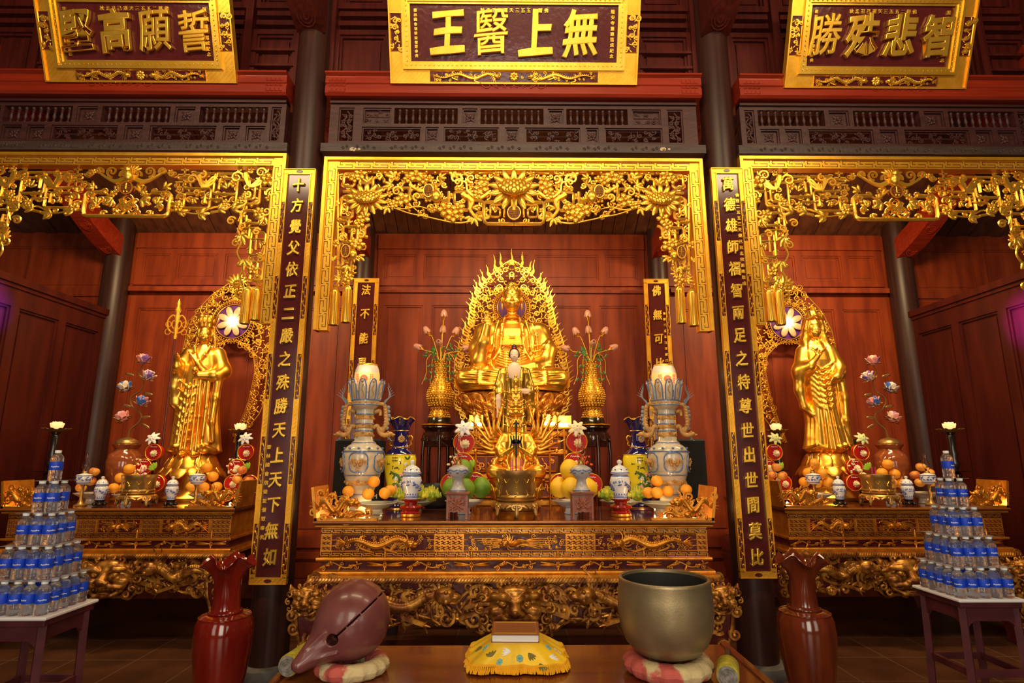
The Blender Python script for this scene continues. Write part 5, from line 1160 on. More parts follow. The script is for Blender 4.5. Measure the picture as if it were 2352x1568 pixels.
# ---- many-armed figure with a tower of small heads
def many_armed():
    q = P(1185, 1060, 5.10); z0 = 1.1415
    t = thing('many_armed_figure', 'gold many-armed seated figure crowned with a tower of small heads', 'statue', (q.x, 5.10, z0))
    b = MB(); b.lathe([(.20, 0), (.22, .025), (.17, .06), (.19, .10), (.25, .20), (.255, .245), (.23, .26)], 24, sy=.8); b.build('lotus_base', m_statue, t, 40)
    pt = MB()
    for k in range(14):
        a = 2*pi*k/14; pt.ell((.225*cos(a), .18*sin(a), .16), (.05, .016, .075), 10, 6, Matrix.Rotation(a+pi/2, 3, 'Z') @ Matrix.Rotation(.3, 3, 'X'))
        for w_ in range(6): pt.ell((.243*cos(a+.05*(w_-2.5)), .198*sin(a+.05*(w_-2.5)), .17+.01*(w_ % 2)), .009, 6, 4)
    pt.build('petal_ring', m_gold, t, 180)
    S = SDF((-.30, -.24, .22), (.30, .20, 1.30), .0058); Z = .25
    for s in (-1, 1):
        S.chain([(s*.08, 0, Z+.07), (s*.19, -.08, Z+.065)], [.065, .06], .03); S.chain([(s*.19, -.08, Z+.06), (0, -.16, Z+.05), (-s*.06, -.16, Z+.045)], [.058, .045, .035], .03)
        S.chain([(s*.105, .01, Z+.36), (s*.15, -.02, Z+.26), (s*.12, -.07, Z+.20)], [.042, .038, .034], .02); S.chain([(s*.12, -.07, Z+.20), (s*.02, -.13, Z+.27)], [.03, .02], .01)
        S.chain([(s*.055, -.06, Z+.38), (s*.05, -.10, Z+.28), (s*.08, -.12, Z+.15), (s*.06, -.15, Z+.1)], .012, .015); S.chain([(s*.10, .02, Z+.36), (s*.16, .0, Z+.2), (s*.2, -.03, Z+.10)], [.02, .022, .02], .02)
        for k in range(4): S.chain([(s*(.20-.01*k), -.11, Z+.10-.02*k), (s*.08, -.185, Z+.085-.02*k), (0, -.19, Z+.05-.01*k)], .006, .012)
    S.ell((0, -.07, Z+.03), (.22, .14, .035), .03); S.col([(Z+.04, .15, .11, 0, 0), (Z+.2, .11, .085, 0, 0), (Z+.32, .135, .08, 0, .01), (Z+.38, .10, .06, 0, .01), (Z+.41, .045, .04, 0, .01)], .03)
    S.chain([(0, -.14, Z+.22), (0, -.145, Z+.32)], [.025, .014], .01)
    head_sdf(S, (0, -.01, Z+.475), .135, False); zz = Z+.545
    for k, (n, r, hh) in enumerate(((5, .055, .062), (5, .050, .058), (4, .044, .054), (3, .036, .05), (1, .0, .055))):
        S.ell((0, 0, zz+.02), (r+.014, r+.012, .036), .01); 
        for i in range(n):
            a = -pi/2+(i-(n-1)/2)*.95; c = (cos(a)*r, sin(a)*r, zz+.03); S.ell(c, (.021, .021, .028), .004); S.ell((c[0]+cos(a)*.018, c[1]+sin(a)*.018, c[2]-.002), (.006, .006, .008), .004); S.ell((c[0], c[1], c[2]+.03), (.014, .014, .012), .004)
        S.ell((0, 0, zz+hh-.004), (r+.02, r+.018, .008), .006); zz += hh
    S.ell((0, -.01, zz+.03), (.025, .022, .035), .01); S.ell((0, -.012, zz+.075), (.016, .015, .02), .006)
    S.build('body', m_statue, t)
    rnd = random.Random(8)
    for s in (-1, 1):
        for k in range(15):
            ang = -.45+1.95*(k % 8)/7+(k//8)*.12; L = .27 if k < 8 else .21; y_ = .03+.03*(k//8)+.012*(k % 3); a = MB()
            p0 = (s*.10, y_, Z+.33); el = (s*(.10+L*.5*cos(ang-.45)), y_-.03, Z+.33+L*.5*sin(ang-.45)); hd = (s*(.10+L*1.0*cos(ang)), y_-.05, Z+.33+L*1.0*sin(ang)+.03)
            a.tube([p0, el, hd], [.018, .016, .010], 7); d = Vector(hd)-Vector(el); d.normalize(); a.ell(Vector(hd)+d*.012, (.014, .010, .018), 8, 6)
            for f in range(4): e = Vector(hd)+d*.02; a.tube([e, e+d*.018+Vector((s*.008*(f-1.5), -.006, .004*(f-1.5))), e+d*.034+Vector((s*.009*(f-1.5), -.014, .005*(f-1.5)))], [.005, .0045, .003], 5)
            a.tube([Vector(hd), Vector(hd)+Vector((-s*.008, -.018, .012))], [.005, .003], 5)
            if k in (2, 6): a.tube([Vector(hd)+Vector((0, -.01, -.10)), Vector(hd)+Vector((0, -.01, .16))], .006, 6); a.ell(Vector(hd)+Vector((0, -.01, .17)), (.018, .012, .024))
            if k in (4, 10): a.lathe([(.034, -.004), (.036, 0), (.034, .004)], 14, (hd[0]+s*.02, hd[1]-.01, hd[2]+.03))
            a.build('arm', m_statue, t, 180)
many_armed()
# ---- standing figures of the side bays
def fold_f(amp, n, ph=0): return lambda th, z: amp*(np.sin(th*n+ph+z*2.5)*.6+np.sin(th*(n*.5)+z*5)*.4)*np.clip((1.05-z)*2, .15, 1)
def rock_base(t, zb, wide):
    b = MB(); b.lathe([(wide*.95, -zb), (wide, -zb+.03), (wide*.85, -zb+.08), (wide*.72, -zb+.12)], 24, sy=.8); b.build('plinth', m_statue, t, 40)
    c = MB(); c.lathe([(wide*.62, -zb+.10), (wide*.72, -.16), (wide*.70, -.05), (wide*.6, 0)], 24, sy=.8); c.build('lotus_core', m_statue, t, 40)
    p_ = MB()
    for row in range(2):
        for k in range(11):
            a = 2*pi*(k+.5*row)/11; rr = wide*(.95-.16*row); p_.ell((rr*cos(a), rr*.8*sin(a), -.16+.08*row), (wide*.30, .022, .10), 10, 6, Matrix.Rotation(a+pi/2, 3, 'Z') @ Matrix.Rotation(-.75+.25*row, 3, 'X'))
    p_.build('petal_ring', m_statue, t, 180)
ZF = P(455, 1046, 6.2).z; ZA = 1.1415
def staff_figure():
    xs = P(460, 900, 6.2).x; t = thing('crowned_staff_figure', 'gold standing robed figure in a tall crown holding a ringed staff', 'statue', (xs, 6.2, ZF), R(8), None, (.88, .9, 1))
    rock_base(t, ZF-ZA, .34)
    S = SDF((-.40, -.32, -.02), (.40, .26, 1.56), .0064)
    S.col([(0, .20, .15, 0, 0), (.04, .29, .19, .01, 0), (.12, .27, .175, .01, 0), (.35, .245, .16, 0, 0), (.6, .235, .155, 0, 0), (.8, .225, .15, 0, 0), (.95, .22, .14, 0, 0), (1.07, .20, .12, 0, .01), (1.14, .14, .09, 0, .02), (1.19, .06, .06, 0, .01)], .03, fold_f(.014, 9))
    S.ell((-.07, -.15, .01), (.05, .09, .03), .02); S.ell((.07, -.15, .01), (.05, .09, .03), .02)
    S.chain([(-.17, .0, 1.08), (-.25, -.05, .90), (-.24, -.13, .93)], [.08, .085, .07], .04); S.chain([(-.24, -.13, .93), (-.235, -.19, 1.02)], [.05, .035], .02)
    S.chain([(-.25, -.05, .9), (-.275, -.05, .72), (-.26, -.03, .55), (-.2, -.02, .5)], [.085, .07, .05, .03], .04)
    hand_sdf(S, (-.235, -.19, 1.0), (.15, -.55, .5), (.2, 0, 1), (.5, -.3, -.5), .10, 1.2)
    S.chain([(.17, 0, 1.08), (.255, -.05, .90), (.20, -.15, .84)], [.085, .09, .07], .04); S.chain([(.20, -.15, .84), (.04, -.20, .83)], [.06, .04], .03)
    hand_sdf(S, (.06, -.195, .83), (-1, -.15, 0), (0, -.4, 1), (0, -.3, 1), .11, .5)
    S.chain([(.24, -.12, .86), (.235, -.15, .6), (.22, -.15, .35), (.24, -.12, .16)], [.055, .045, .035, .03], .03); S.chain([(.14, -.16, .82), (.15, -.18, .5), (.14, -.17, .2)], [.03, .022, .02], .02)
    for k in range(5): S.chain([(-.14+.03*k, -.12-.01*k, 1.10-.03*k), (-.03+.03*k, -.155, .98-.03*k), (.10+.02*k, -.15, .88-.02*k)], .009, .03)
    for s in (-1, 1):
        S.chain([(s*.09, -.08, 1.17), (s*.05, -.13, 1.06), (-s*.02, -.155, .95)], .011, .028)
        for k in range(5): S.chain([(s*(.03+.045*k), -.165+.008*k*k, .78-.04*k), (s*(.03+.045*k), -.18+.008*k*k, .4), (s*(.035+.05*k), -.20+.01*k*k, .06)], [.010, .013, .016], .02)
    for k in range(7): S.chain([(-.2, -.10, .78-.09*k), (-.08, -.165, .70-.095*k), (.03, -.17, .72-.09*k)], .009, .02)
    for s in (-1, 1): S.chain([(s*.05, -.17, .07), (s*.16, -.17, .10), (s*.27, -.08, .05)], .016, .02)
    head_sdf(S, (0, -.02, 1.30), .205, False)
    S.col([(1.375, .088, .092, 0, 0), (1.40, .092, .095, 0, 0), (1.43, .105, .105, 0, .005), (1.50, .125, .118, 0, .01), (1.505, .12, .115, 0, .01)], .006, lambda th, z: .004*np.sin(th*10))
    for s in (-1, 1): S.chain([(s*.085, -.01, 1.38), (s*.105, .01, 1.25), (s*.12, .0, 1.12)], [.018, .016, .012], .012)
    S.build('body', m_statue, t); p_ = MB(); p_.ell((.0, -.225, .885), .035, 12, 8); p_.build('pearl', m_statue, t, 180)
    c = MB()
    for k in range(5): a = -pi/2+(k-2)*.55; c.ell((.105*cos(a), .005+.105*sin(a), 1.45), (.026, .012, .036), 8, 6, Matrix.Rotation(a+pi/2, 3, 'Z'))
    c.build('crown_plate', m_gold, t, 180)
    f = MB(); x_, y_ = -.255, -.245; f.tube([(x_, y_, -.10), (x_, y_, 1.22)], .012, 10); st = f.build('staff', mat('dark_red_staff', (.09, .016, .012), .3), t, 60)
    g = MB(); g.lathe([(.016, 1.20), (.022, 1.23), (.014, 1.26), (.024, 1.30), (.016, 1.36), (.028, 1.44), (.020, 1.48), (.034, 1.52), (.016, 1.56), (.022, 1.59), (.003, 1.64)], 12, (x_, y_, 0))
    for s in (-1, 1):
        curve(g, [(x_, 1.26), (x_+s*.08, 1.30), (x_+s*.10, 1.40), (x_+s*.05, 1.46), (x_, 1.42)], .009, y_); curve(g, [(x_, 1.30), (x_+s*.05, 1.34), (x_+s*.04, 1.40), (x_, 1.38)], .007, y_)
        for zz in (1.30, 1.38): g.tube([(x_+s*(.09+.03*cos(a)), y_, zz-.02+.03*sin(a)) for a in np.linspace(0, 2*pi, 13)[:-1]], .005, 5, True)
    g.build('staff_head', m_gold, st, 60)
staff_figure()
def veiled_figure():
    xs = P(1884, 900, 6.2).x; t = thing('veiled_figure', 'gold standing veiled figure with one hand raised to the chest', 'statue', (xs, 6.2, ZF+.02), R(-8), None, (.86, .9, 1))
    rock_base(t, ZF+.02-ZA, .33)
    S = SDF((-.40, -.32, -.02), (.40, .28, 1.62), .0064)
    S.col([(0, .19, .14, 0, 0), (.05, .27, .18, .0, 0), (.14, .245, .17, .01, 0), (.32, .205, .15, .01, 0), (.6, .19, .14, 0, 0), (.85, .20, .135, 0, 0), (1.0, .205, .13, 0, 0), (1.10, .19, .115, 0, .01), (1.17, .13, .09, 0, .02), (1.22, .07, .07, 0, .01)], .03, fold_f(.013, 8, 1))
    # sleeves: raised arm on the viewer's left, lowered arm on the right
    S.chain([(-.17, .0, 1.10), (-.24, -.06, .88), (-.15, -.16, .92)], [.08, .09, .07], .04); S.chain([(-.15, -.16, .93), (-.06, -.19, 1.03)], [.05, .03], .02)
    S.chain([(-.25, -.05, .88), (-.265, -.05, .68), (-.235, -.06, .50), (-.16, -.08, .42)], [.08, .06, .04, .02], .04)
    hand_sdf(S, (-.06, -.185, 1.02), (-.1, -.1, 1), (1, 0, 0), (.3, -1, 0), .115, .25, .006, True)
    S.chain([(.17, 0, 1.10), (.225, -.06, .90), (.15, -.16, .80)], [.08, .08, .06], .04); S.chain([(.18, -.14, .82), (.08, -.2, .78)], [.045, .03], .02); hand_sdf(S, (.10, -.2, .79), (-.6, -.4, -.5), (0, -.5, 1), (-.3, .2, -1), .10, .5)
    S.chain([(.23, -.05, .88), (.255, -.05, .6), (.24, -.06, .35), (.28, -.03, .12)], [.06, .045, .035, .03], .04)
    for k in range(8): S.chain([(-.13, -.105, .97-.058*k), (-.07, -.14, .915-.060*k), (0, -.152, .893-.060*k), (.07, -.14, .912-.060*k), (.135, -.105, .965-.058*k)], .0075, .03)
    for s in (-1, 1):
        for k in range(4): S.chain([(s*.05*k+.01, -.15+.01*k*k, .50), (s*(.06*k)+.02, -.165+.012*k*k, .28), (s*.075*k+.03, -.185+.012*k*k, .05)], [.010, .013, .018], .02)
        S.chain([(s*.085, -.035, 1.45), (s*.105, -.02, 1.36), (s*.115, -.01, 1.26), (s*.14, -.04, 1.14), (s*.16, -.10, .98)], [.022, .022, .022, .022, .018], .03); S.ell((s*.07, .05, 1.36), (.065, .07, .16), .04); S.ell((s*.10, .04, 1.20), (.08, .07, .12), .05)
        S.chain([(s*.06, -.18, .06), (s*.17, -.17, .09), (s*.26, -.06, .04)], .017, .02)
    head_sdf(S, (0, -.02, 1.345), .195, False)
    S.ell((0, .02, 1.40), (.098, .098, .10), .02); S.col([(1.41, .08, .085, 0, 0), (1.46, .075, .08, 0, .01), (1.52, .065, .07, 0, .02), (1.57, .055, .058, 0, .02), (1.585, .03, .03, 0, .02)], .015, lambda th, z: .004*np.sin(th*8+z*40))
    S.chain([(-.085, -.06, 1.47), (0, -.105, 1.50), (.085, -.06, 1.47)], .013, .01)
    S.chain([(-.09, -.10, 1.14), (0, -.145, 1.08), (.09, -.10, 1.14)], .009, .006)
    S.build('body', m_statue, t)
veiled_figure()
h_side = interp((0, .12), (.10, .24), (.35, .42), (.7, .54), (1.05, .585), (1.35, .56), (1.6, .46), (1.8, .30), (1.92, .14), (1.99, .03))
r_side = interp((0, .13), (.15, .17), (.5, .27), (.85, .315), (1.05, .28), (1.18, .15), (1.24, 0))
for s, l in ((-1, 'openwork gold halo with lit lotus lamp behind the figure holding a staff'), (1, 'openwork gold halo with lit lotus lamp behind the veiled figure')):
    zc0 = P(540, 640, 6.8).z-2.0
    mandorla((s*3.37, 6.80, zc0), l, h_side, 1.98, 1.46, .255, r_side, None, 0, .0065, .070, 9+s, True)
# ================================================================ things on the middle altar
def at(u, Y, Z):
    """a point at depth Y and height Z seen in the photograph's column u"""
    s = (Z-CAM.z)/(Y-CAM.y); c, n = cos(PITCH), sin(PITCH); y = (s*c-n)/(c+s*n); q = P(u, CY-y*F, Y); return Vector((q.x, Y, Z))
def zat(v, Y): return P(1176, v, Y).z
HT = 1.1415
m_cream = mat('cream_glazed_ceramic', (.55, .48, .36), .18, 0, .12, (20, 20, 20), coat=.4); m_blue = mat('blue_glaze', (.10, .17, .40), .2, coat=.3); m_tan = mat('tan_brown_glaze', (.50, .27, .08), .25, 0, .25, (25, 25, 25)); m_bluegrey = mat('blue_grey_glaze', (.20, .25, .30), .3)
m_white = mat('white_porcelain', (.80, .80, .80), .12, coat=.4); m_cobalt = mat('cobalt_pattern', (.06, .10, .42), .2); m_globe = mat('lit_lamp_globe', (1, .60, .22), .3, emit=.22); m_frost = mat('frosted_globe_top', (.75, .66, .55), .35); m_red = mat('red_print', (.75, .10, .03), .4)
m_brass = mat('old_brass', (.52, .31, .09), .36, .82, .2, (10, 10, 10)); m_glass = mat('clear_glass', (1, 1, 1), .02, trans=1, ior=1.3); m_navy = mat('navy_glaze', (.012, .009, .09), .08, coat=.6); m_yellow = mat('yellow_glaze', (.83, .68, .03), .14, coat=.4)
m_green = mat('leaf_green', (.05, .16, .02), .4); m_pink = mat('pale_pink_paint', (.85, .42, .42), .4); m_redlac = mat('red_lacquer_stand', (.30, .015, .008), .15, 0, .2, (9, 9, 9), coat=.5); m_rosew = mat('reddish_rosewood', (.24, .06, .025), .3, 0, scale=V3, col2=(.34, .09, .04)); m_blackw = mat('black_lacquer_wood', (.014, .009, .008), .2, coat=.4)
m_ash = mat('incense_ash', (.32, .27, .22), .9); m_incense = mat('pink_incense', (.75, .05, .28), .6); m_iron = mat('blackened_iron', (.012, .012, .014), .5, .3)
m_pomg = mat('green_pomelo_rind', (.10, .22, .012), .4, 0, scale=(7, 7, 7), col2=(.20, .34, .02), bump=.12, bscale=220); m_pomy = mat('yellow_pomelo_rind', (.88, .50, .015), .4, 0, scale=(6, 6, 6), col2=(.95, .60, .03), bump=.12, bscale=220); m_orange_f = mat('orange_rind', (.90, .33, .015), .38, 0, scale=(9, 9, 9), col2=(.95, .42, .03), bump=.15, bscale=300); m_apple = mat('red_apple_skin', (.55, .10, .03), .3, 0, scale=(9, 14, 5), col2=(.85, .42, .06)); m_bh = mat('citron_rind', (.20, .33, .02), .4, 0, scale=(9, 9, 9), col2=(.72, .60, .04))
m_paperg = mat("greenish_paper_flower", (.62, .66, .30), .6)
m_stem = mat('fruit_stem', (.10, .09, .03), .7)
def lamp_vase(loc, label):
    t = thing('ceramic_lamp', label, 'lamp', loc, 0, None)
    b = MB(); b.lathe([(.105, 0), (.11, .02), (.09, .06), (.085, .13), (.12, .20), (.148, .29), (.168, .38), (.172, .46), (.158, .51), (.13, .535), (.105, .55), (.10, .565), (.082, .575), (.076, .60), (.072, .68), (.072, .76), (.078, .84), (.10, .86), (.116, .875), (.116, .92), (.10, .925)], 32); b.build('body', m_cream, t, 40)
    g = MB(); ring = lambda r, z, q=.005: g.tube([(r*cos(a), r*sin(a), z) for a in np.linspace(0, 2*pi, 33)[:-1]], q, 5, True)
    for r, z in ((.150, .295), (.170, .49), (.118, .878), (.118, .918), (.077, .72), (.077, .66), (.079, .80), (.10, .56), (.09, .14)): ring(r, z)
    for k in range(5):
        a0 = -pi/2+2*pi*k/5
        def sp(u_, z, R0=.176): return (R0*cos(a0+u_/R0), R0*sin(a0+u_/R0), z)
        pts = []
        for q in np.linspace(0, 2*pi, 41)[:-1]: rr = .078+.012*abs(sin(2*q)); pts.append(sp(rr*cos(q)*.98, .40+rr*sin(q), .171+.003*sin(q)))
        g.tube(pts, .006, 5, True)
    for k in range(12): a = 2*pi*k/12; g.ell((.160*cos(a), .160*sin(a), .515), (.012, .012, .009), 6, 5)
    g.build('blue_banding', m_blue, t, 50)
    r_ = MB()
    for k in range(5):
        a0 = -pi/2+2*pi*k/5; T0 = Matrix.Rotation(a0+pi/2, 4, 'Z'); r_.T = T0
        dragon(r_, -.05, -.012, .40, .030, .010, 1, -.176, legs=False); dragon(r_, .05, .012, .40, .030, .010, 1, -.176, legs=False); r_.ell((0, -.176, .345), (.014, .006, .010))
        r_.build('dragon_medallion', m_tan, t, 50); r_ = MB()
    for zz, rr, n in ((.235, .135, 15), (.63, .076, 9), (.70, .074, 9), (.775, .074, 9)):
        r_ = MB(); r_.lathe([(rr-.001, zz-.02), (rr+.002, zz-.016), (rr+.002, zz+.016), (rr-.001, zz+.02)], 28, cap=False)
        for k in range(n): r_.T = Matrix.Rotation(2*pi*k/n, 4, 'Z'); scroll(r_, 0, zz, .014, k*2, (-1)**k, 1.2, .005, -rr-.002, 4)
        r_.T = None; r_.build('scroll_band', m_tan, t, 50)
    r_ = MB(); r_.lathe([(.115, .888), (.118, .89), (.118, .904), (.115, .906)], 28, cap=False)
    for k in range(14): a = 2*pi*k/14; r_.ell((.118*cos(a), .118*sin(a), .897), .009, 6, 5)
    r_.build('beaded_band', m_tan, t, 50)
    for k in range(10):                                     # upright crown leaves round the globe
        a = 2*pi*(k+.5)/10; p = MB(); p.T = Matrix.Rotation(a+pi/2, 4, 'Z') @ Matrix.Translation((0, -.112, .92)) @ Matrix.Rotation(.18, 4, 'X')
        p.prism([(-.026, 0), (.026, 0), (.03, .12), (.026, .16), (0, .172), (-.026, .16), (-.03, .12)], -.01, .006, .006); p.cur = 1; p.tube([(-.027, -.008, 0), (-.031, -.008, .12), (-.02, -.008, .168), (0, -.008, .18), (.02, -.008, .168), (.031, -.008, .12), (.027, -.008, 0)], .0055, 5); p.cur = 2; curve(p, [(0, .02), (.008, .05), (-.008, .09), (.004, .13)], .006, -.011); p.ell((0, -.012, .155), (.012, .008, .012), 6, 5)
        p.build('crown_leaf', [m_cream, m_blue, m_tan], t, 50)
    for s in (-1, 1):
        h = MB(); h.T = Matrix.Identity(4)
        curve(h, [(s*.105, .89), (s*.16, .88), (s*.175, .80), (s*.18, .72), (s*.15, .66), (s*.135, .69)], (.016, .022), 0, 7); curve(h, [(s*.08, .82), (s*.125, .83), (s*.13, .79)], (.02, .014), 0, 6)
        curve(h, [(s*.075, .69), (s*.11, .70), (s*.13, .65), (s*.17, .625), (s*.21, .635)], (.018, .022), 0, 7); h.ell((s*.215, 0, .635), (.032, .022, .020)); h.ell((s*.245, 0, .628), (.02, .014, .010)); h.ell((s*.205, -.015, .652), .009)
        for k in range(7): h.ell((s*(.176-.002*abs(k-3)), -.012, .86-.025*k), (.012, .014, .010), 6, 5)
        h.cur = 1
        for k in range(6): curve(h, [(s*.160, .885+.006*k), (s*(.185+.004*k), .92+.008*k), (s*(.215-.006*k), .95+.014*k), (s*(.25-.013*k), .97+.020*k)], (.007, .0015), .006*(k-3))
        for k in range(6): h.ell((s*(.20-.004*abs(k-2)), .006, .86-.035*k), (.018, .008, .018), 6, 5)
        for k in range(3): curve(h, [(s*.19, .615), (s*(.21+.01*k), .60-.01*k), (s*(.20+.02*k), .585)], (.006, .002), .005*k)
        h.build('dragon_handle', [m_tan, m_bluegrey], t, 60)
    gl = MB(); gl.lathe([(.05, .99), (.085, 1.02), (.104, 1.07), (.108, 1.12), (.105, 1.155)], 28, cap=False); gl.cur = 1; gl.lathe([(.105, 1.155), (.098, 1.19), (.085, 1.22), (.078, 1.228)], 28, cap=False); gl.lathe([(.078, .93), (.05, .99)], 20)
    G = gl.build('lamp_globe', [m_globe, m_frost], t, 60, label='glowing cream glass globe')
    c_ = MB(); c_.lathe([(.084, 1.218), (.088, 1.224), (.086, 1.232), (.078, 1.236), (.001, 1.237)], 24, cap=False); c_.build('gold_cap', m_gold, G, 40)
    pr = MB(); pr.prism([(.030*cos(q), 1.10+.030*sin(q)) for q in np.linspace(0, 2*pi, 21)[:-1]], -.1115, -.105)
    for s in (-1, 1):
        for i in range(2):
            for j in range(5): x_ = s*(.052+.014*i); pr.box(x_-.004, x_+.004, -math.sqrt(.110**2-x_**2)-.002, -math.sqrt(.110**2-x_**2)+.004, 1.068+.015*j, 1.075+.015*j)
    pr.build('red_emblem', m_red, G, 0)
    return t
def blossoms(mb, fn, n, seed, mats3, zr, ar, r):
    rnd = random.Random(seed)
    for _ in range(n):
        z = rnd.uniform(*zr); a = rnd.uniform(*ar); R0 = fn(z); mb.T = Matrix.Rotation(a, 4, 'Z') @ Matrix.Translation((0, -R0, z)); mb.cur = rnd.choice(mats3)
        if mb.cur == mats3[-1] or rnd.random() < .35: mb.cur = mats3[-1]; [leaf(mb, 0, 0, rnd.uniform(0, 6.3), r*2.4, r*.9, 0, .003) for _ in range(3)]
        else: flower(mb, 0, 0, r*rnd.uniform(.8, 1.4), 6, rnd.random(), 0)
    mb.T = None
def tall_vase(loc, label):
    t = thing('painted_vase', label, 'vase', loc)
    prof = [(.085, .095), (.10, .14), (.122, .25), (.142, .36), (.145, .42), (.135, .46)]; fn = lambda z: float(np.interp(z, [p[1] for p in prof], [p[0] for p in prof]))
    b = MB(); b.lathe(prof, 32, cap=False); b.build('yellow_body', m_yellow, t, 60, label='yellow glazed body')
    nk = MB(); nk.lathe([(.135, .46), (.12, .485), (.085, .51), (.072, .53), (.066, .60), (.068, .67), (.085, .74), (.112, .785)], 36, mod=lambda r, z, a: (r*(1+.10*max(0, (z-.66)/.12)*cos(6*a)), z+.012*max(0, (z-.68)/.1)*cos(6*a+pi)), cap=False); nk.lathe([(.112, .785), (.09, .75), (.06, .66)], 36, mod=lambda r, z, a: (r*(1+.10*max(0, (z-.66)/.12)*cos(6*a)), z+.012*max(0, (z-.68)/.1)*cos(6*a+pi)), cap=False); nk.build('navy_neck', m_navy, t, 60, label='navy neck with a lobed rim')
    f = MB(); f.lathe([(.105, 0), (.115, .015), (.112, .045), (.095, .075), (.085, .095)], 32); f.build('navy_foot', m_navy, t, 60)
    g = MB(); ring = lambda r, z, q=.004: g.tube([(r*cos(a), r*sin(a), z) for a in np.linspace(0, 2*pi, 33)[:-1]], q, 5, True)
    ring(.135, .462); ring(.074, .528); ring(.069, .675); ring(.086, .095); ring(.106, .004)
    n = 48; g.tube([(.112*(1+.10*cos(6*a))*cos(a), .112*(1+.10*cos(6*a))*sin(a), .785-.012*cos(6*a)*1.05) for a in np.linspace(0, 2*pi, n+1)[:-1]], .004, 5, True)
    g.build('gold_line', m_gold, t, 60)
    for s in (-1, 1): h = MB(); rpath(h, [(s*.066, .62), (s*.095, .635), (s*.105, .60), (s*.085, .575), (s*.10, .55), (s*.075, .54)], .008); h.build('gold_handle', m_gold, t, 60)
    d = MB(); blossoms(d, fn, 34, 3, [0, 1, 2], (.11, .30), (-.2, 1.3), .022); blossoms(d, fn, 10, 5, [0, 1, 2], (.28, .42), (.5, 1.2), .018); blossoms(d, fn, 8, 9, [3, 3, 3], (.30, .41), (-.6, .3), .008); d.build('painted_blossoms', [m_white, m_pink, m_green, m_blackw], t, 60)
    w_ = MB()
    for i in range(4):
        for j in range(2): a = -.28+.09*i; w_.T = Matrix.Rotation(a, 4, 'Z') @ Matrix.Translation((0, -fn(.43-.025*j)-.001, .43-.025*j)); w_.tube([(-.008, 0, .006), (.008, 0, .006)], .0018, 4); w_.tube([(0, 0, .01), (-.004, 0, -.008)], .0018, 4)
    w_.T = None; w_.build('brush_writing', m_blackw, t, 0)
    e = MB(); e.T = Matrix.Rotation(.25, 4, 'Z') @ Matrix.Translation((0, -.068, .60)); flower(e, 0, 0, .032, 9, 0, 0); e.build('neck_medallion', m_tan, t, 60)
    return t
def lidded_jar(loc, label, stand_mat, sh=.13, s=1.0, cat='jar'):
    t = thing('lidded_jar', label, cat, loc)
    st = MB(); 
    if sh > .1:
        st.lathe([(.074, .022), (.08, .03), (.06, .048), (.082, .062), (.086, .07), (.08, .082), (.045, .092), (.05, .11), (.075, .122), (.078, sh)], 28); st.cur = 1; st.lathe([(.074, 0), (.077, .008), (.074, .022)], 28)
        st.build('turned_stand', [stand_mat, m_gilt], t, 40, label='red turned stand')
    else:
        st.lathe([(.05*s*1.2, .02), (.055*s*1.3, .028), (.05*s, .04), (.056*s*1.15, sh)], 24)
        for k in range(5): a = 2*pi*k/5+.3; st.ell((.058*s*cos(a), .058*s*sin(a), .018), (.020, .020, .018))
        st.build('turned_stand', stand_mat, t, 40, label='black footed stand')
    K = [(.048, 0), (.050, .008), (.052, .04), (.072, .10), (.078, .135), (.07, .165), (.056, .178), (.052, .186)]; K = [(a*s, b*s) for a, b in K]
    b = MB(); b.lathe([(r, sh+z) for r, z in K], 30); b.build('jar_body', m_white, t, 60)
    l = MB(); l.lathe([(r*s, sh+z*s) for r, z in ((.070, .186), (.072, .192), (.066, .202), (.058, .225), (.035, .245), (.014, .252), (.012, .26), (.020, .27), (.020, .283), (.006, .292), (.001, .293))], 30); L_ = l.build('lid', m_white, t, 50)
    fn = lambda z: float(np.interp(z, [q[1] for q in K], [q[0] for q in K])); g = MB()
    for z, q in ((.012, .004), (.022, .003), (.168, .004), (.176, .003)): g.tube([((fn(z*s))*cos(a), fn(z*s)*sin(a), sh+z*s) for a in np.linspace(0, 2*pi, 31)[:-1]], q*s, 5, True)
    for k in range(16):
        a = 2*pi*k/16; g.T = Matrix.Rotation(a, 4, 'Z') @ Matrix.Translation((0, -fn(.155*s), sh+.152*s)); leaf(g, 0, 0, -pi/2, .016*s, .010*s, 0, .002)
        g.T = Matrix.Rotation(a, 4, 'Z') @ Matrix.Translation((0, -fn(.03*s), sh+.028*s)); leaf(g, 0, 0, pi/2, .014*s, .012*s, 0, .002)
    for k in range(9):
        a = 2*pi*k/9+.2; g.T = Matrix.Rotation(a, 4, 'Z') @ Matrix.Translation((0, -fn(.10*s)-.0005, sh+.10*s)); z_ = .02*s*(-1)**k
        for q in range(3): scroll(g, (q-1)*.012*s, z_, .011*s, q*2+k, (-1)**q, 1.2, .0028*s, 0, 4)
        leaf(g, 0, z_-.02*s, .2, .04*s, .010*s, 0, .002); leaf(g, .01*s, z_+.01*s, 2.4, .03*s, .008*s, 0, .002)
    g.T = None; g.build('blue_painting', m_cobalt, t, 60)
    g = MB(); g.tube([(.071*s*cos(a), .071*s*sin(a), sh+.194*s) for a in np.linspace(0, 2*pi, 31)[:-1]], .004*s, 5, True)
    for k in range(8): a = 2*pi*k/8; g.ell((.06*s*cos(a), .06*s*sin(a), sh+.218*s), .006*s, 6, 4)
    g.build('lid_pattern', m_cobalt, L_, 60)
    return t
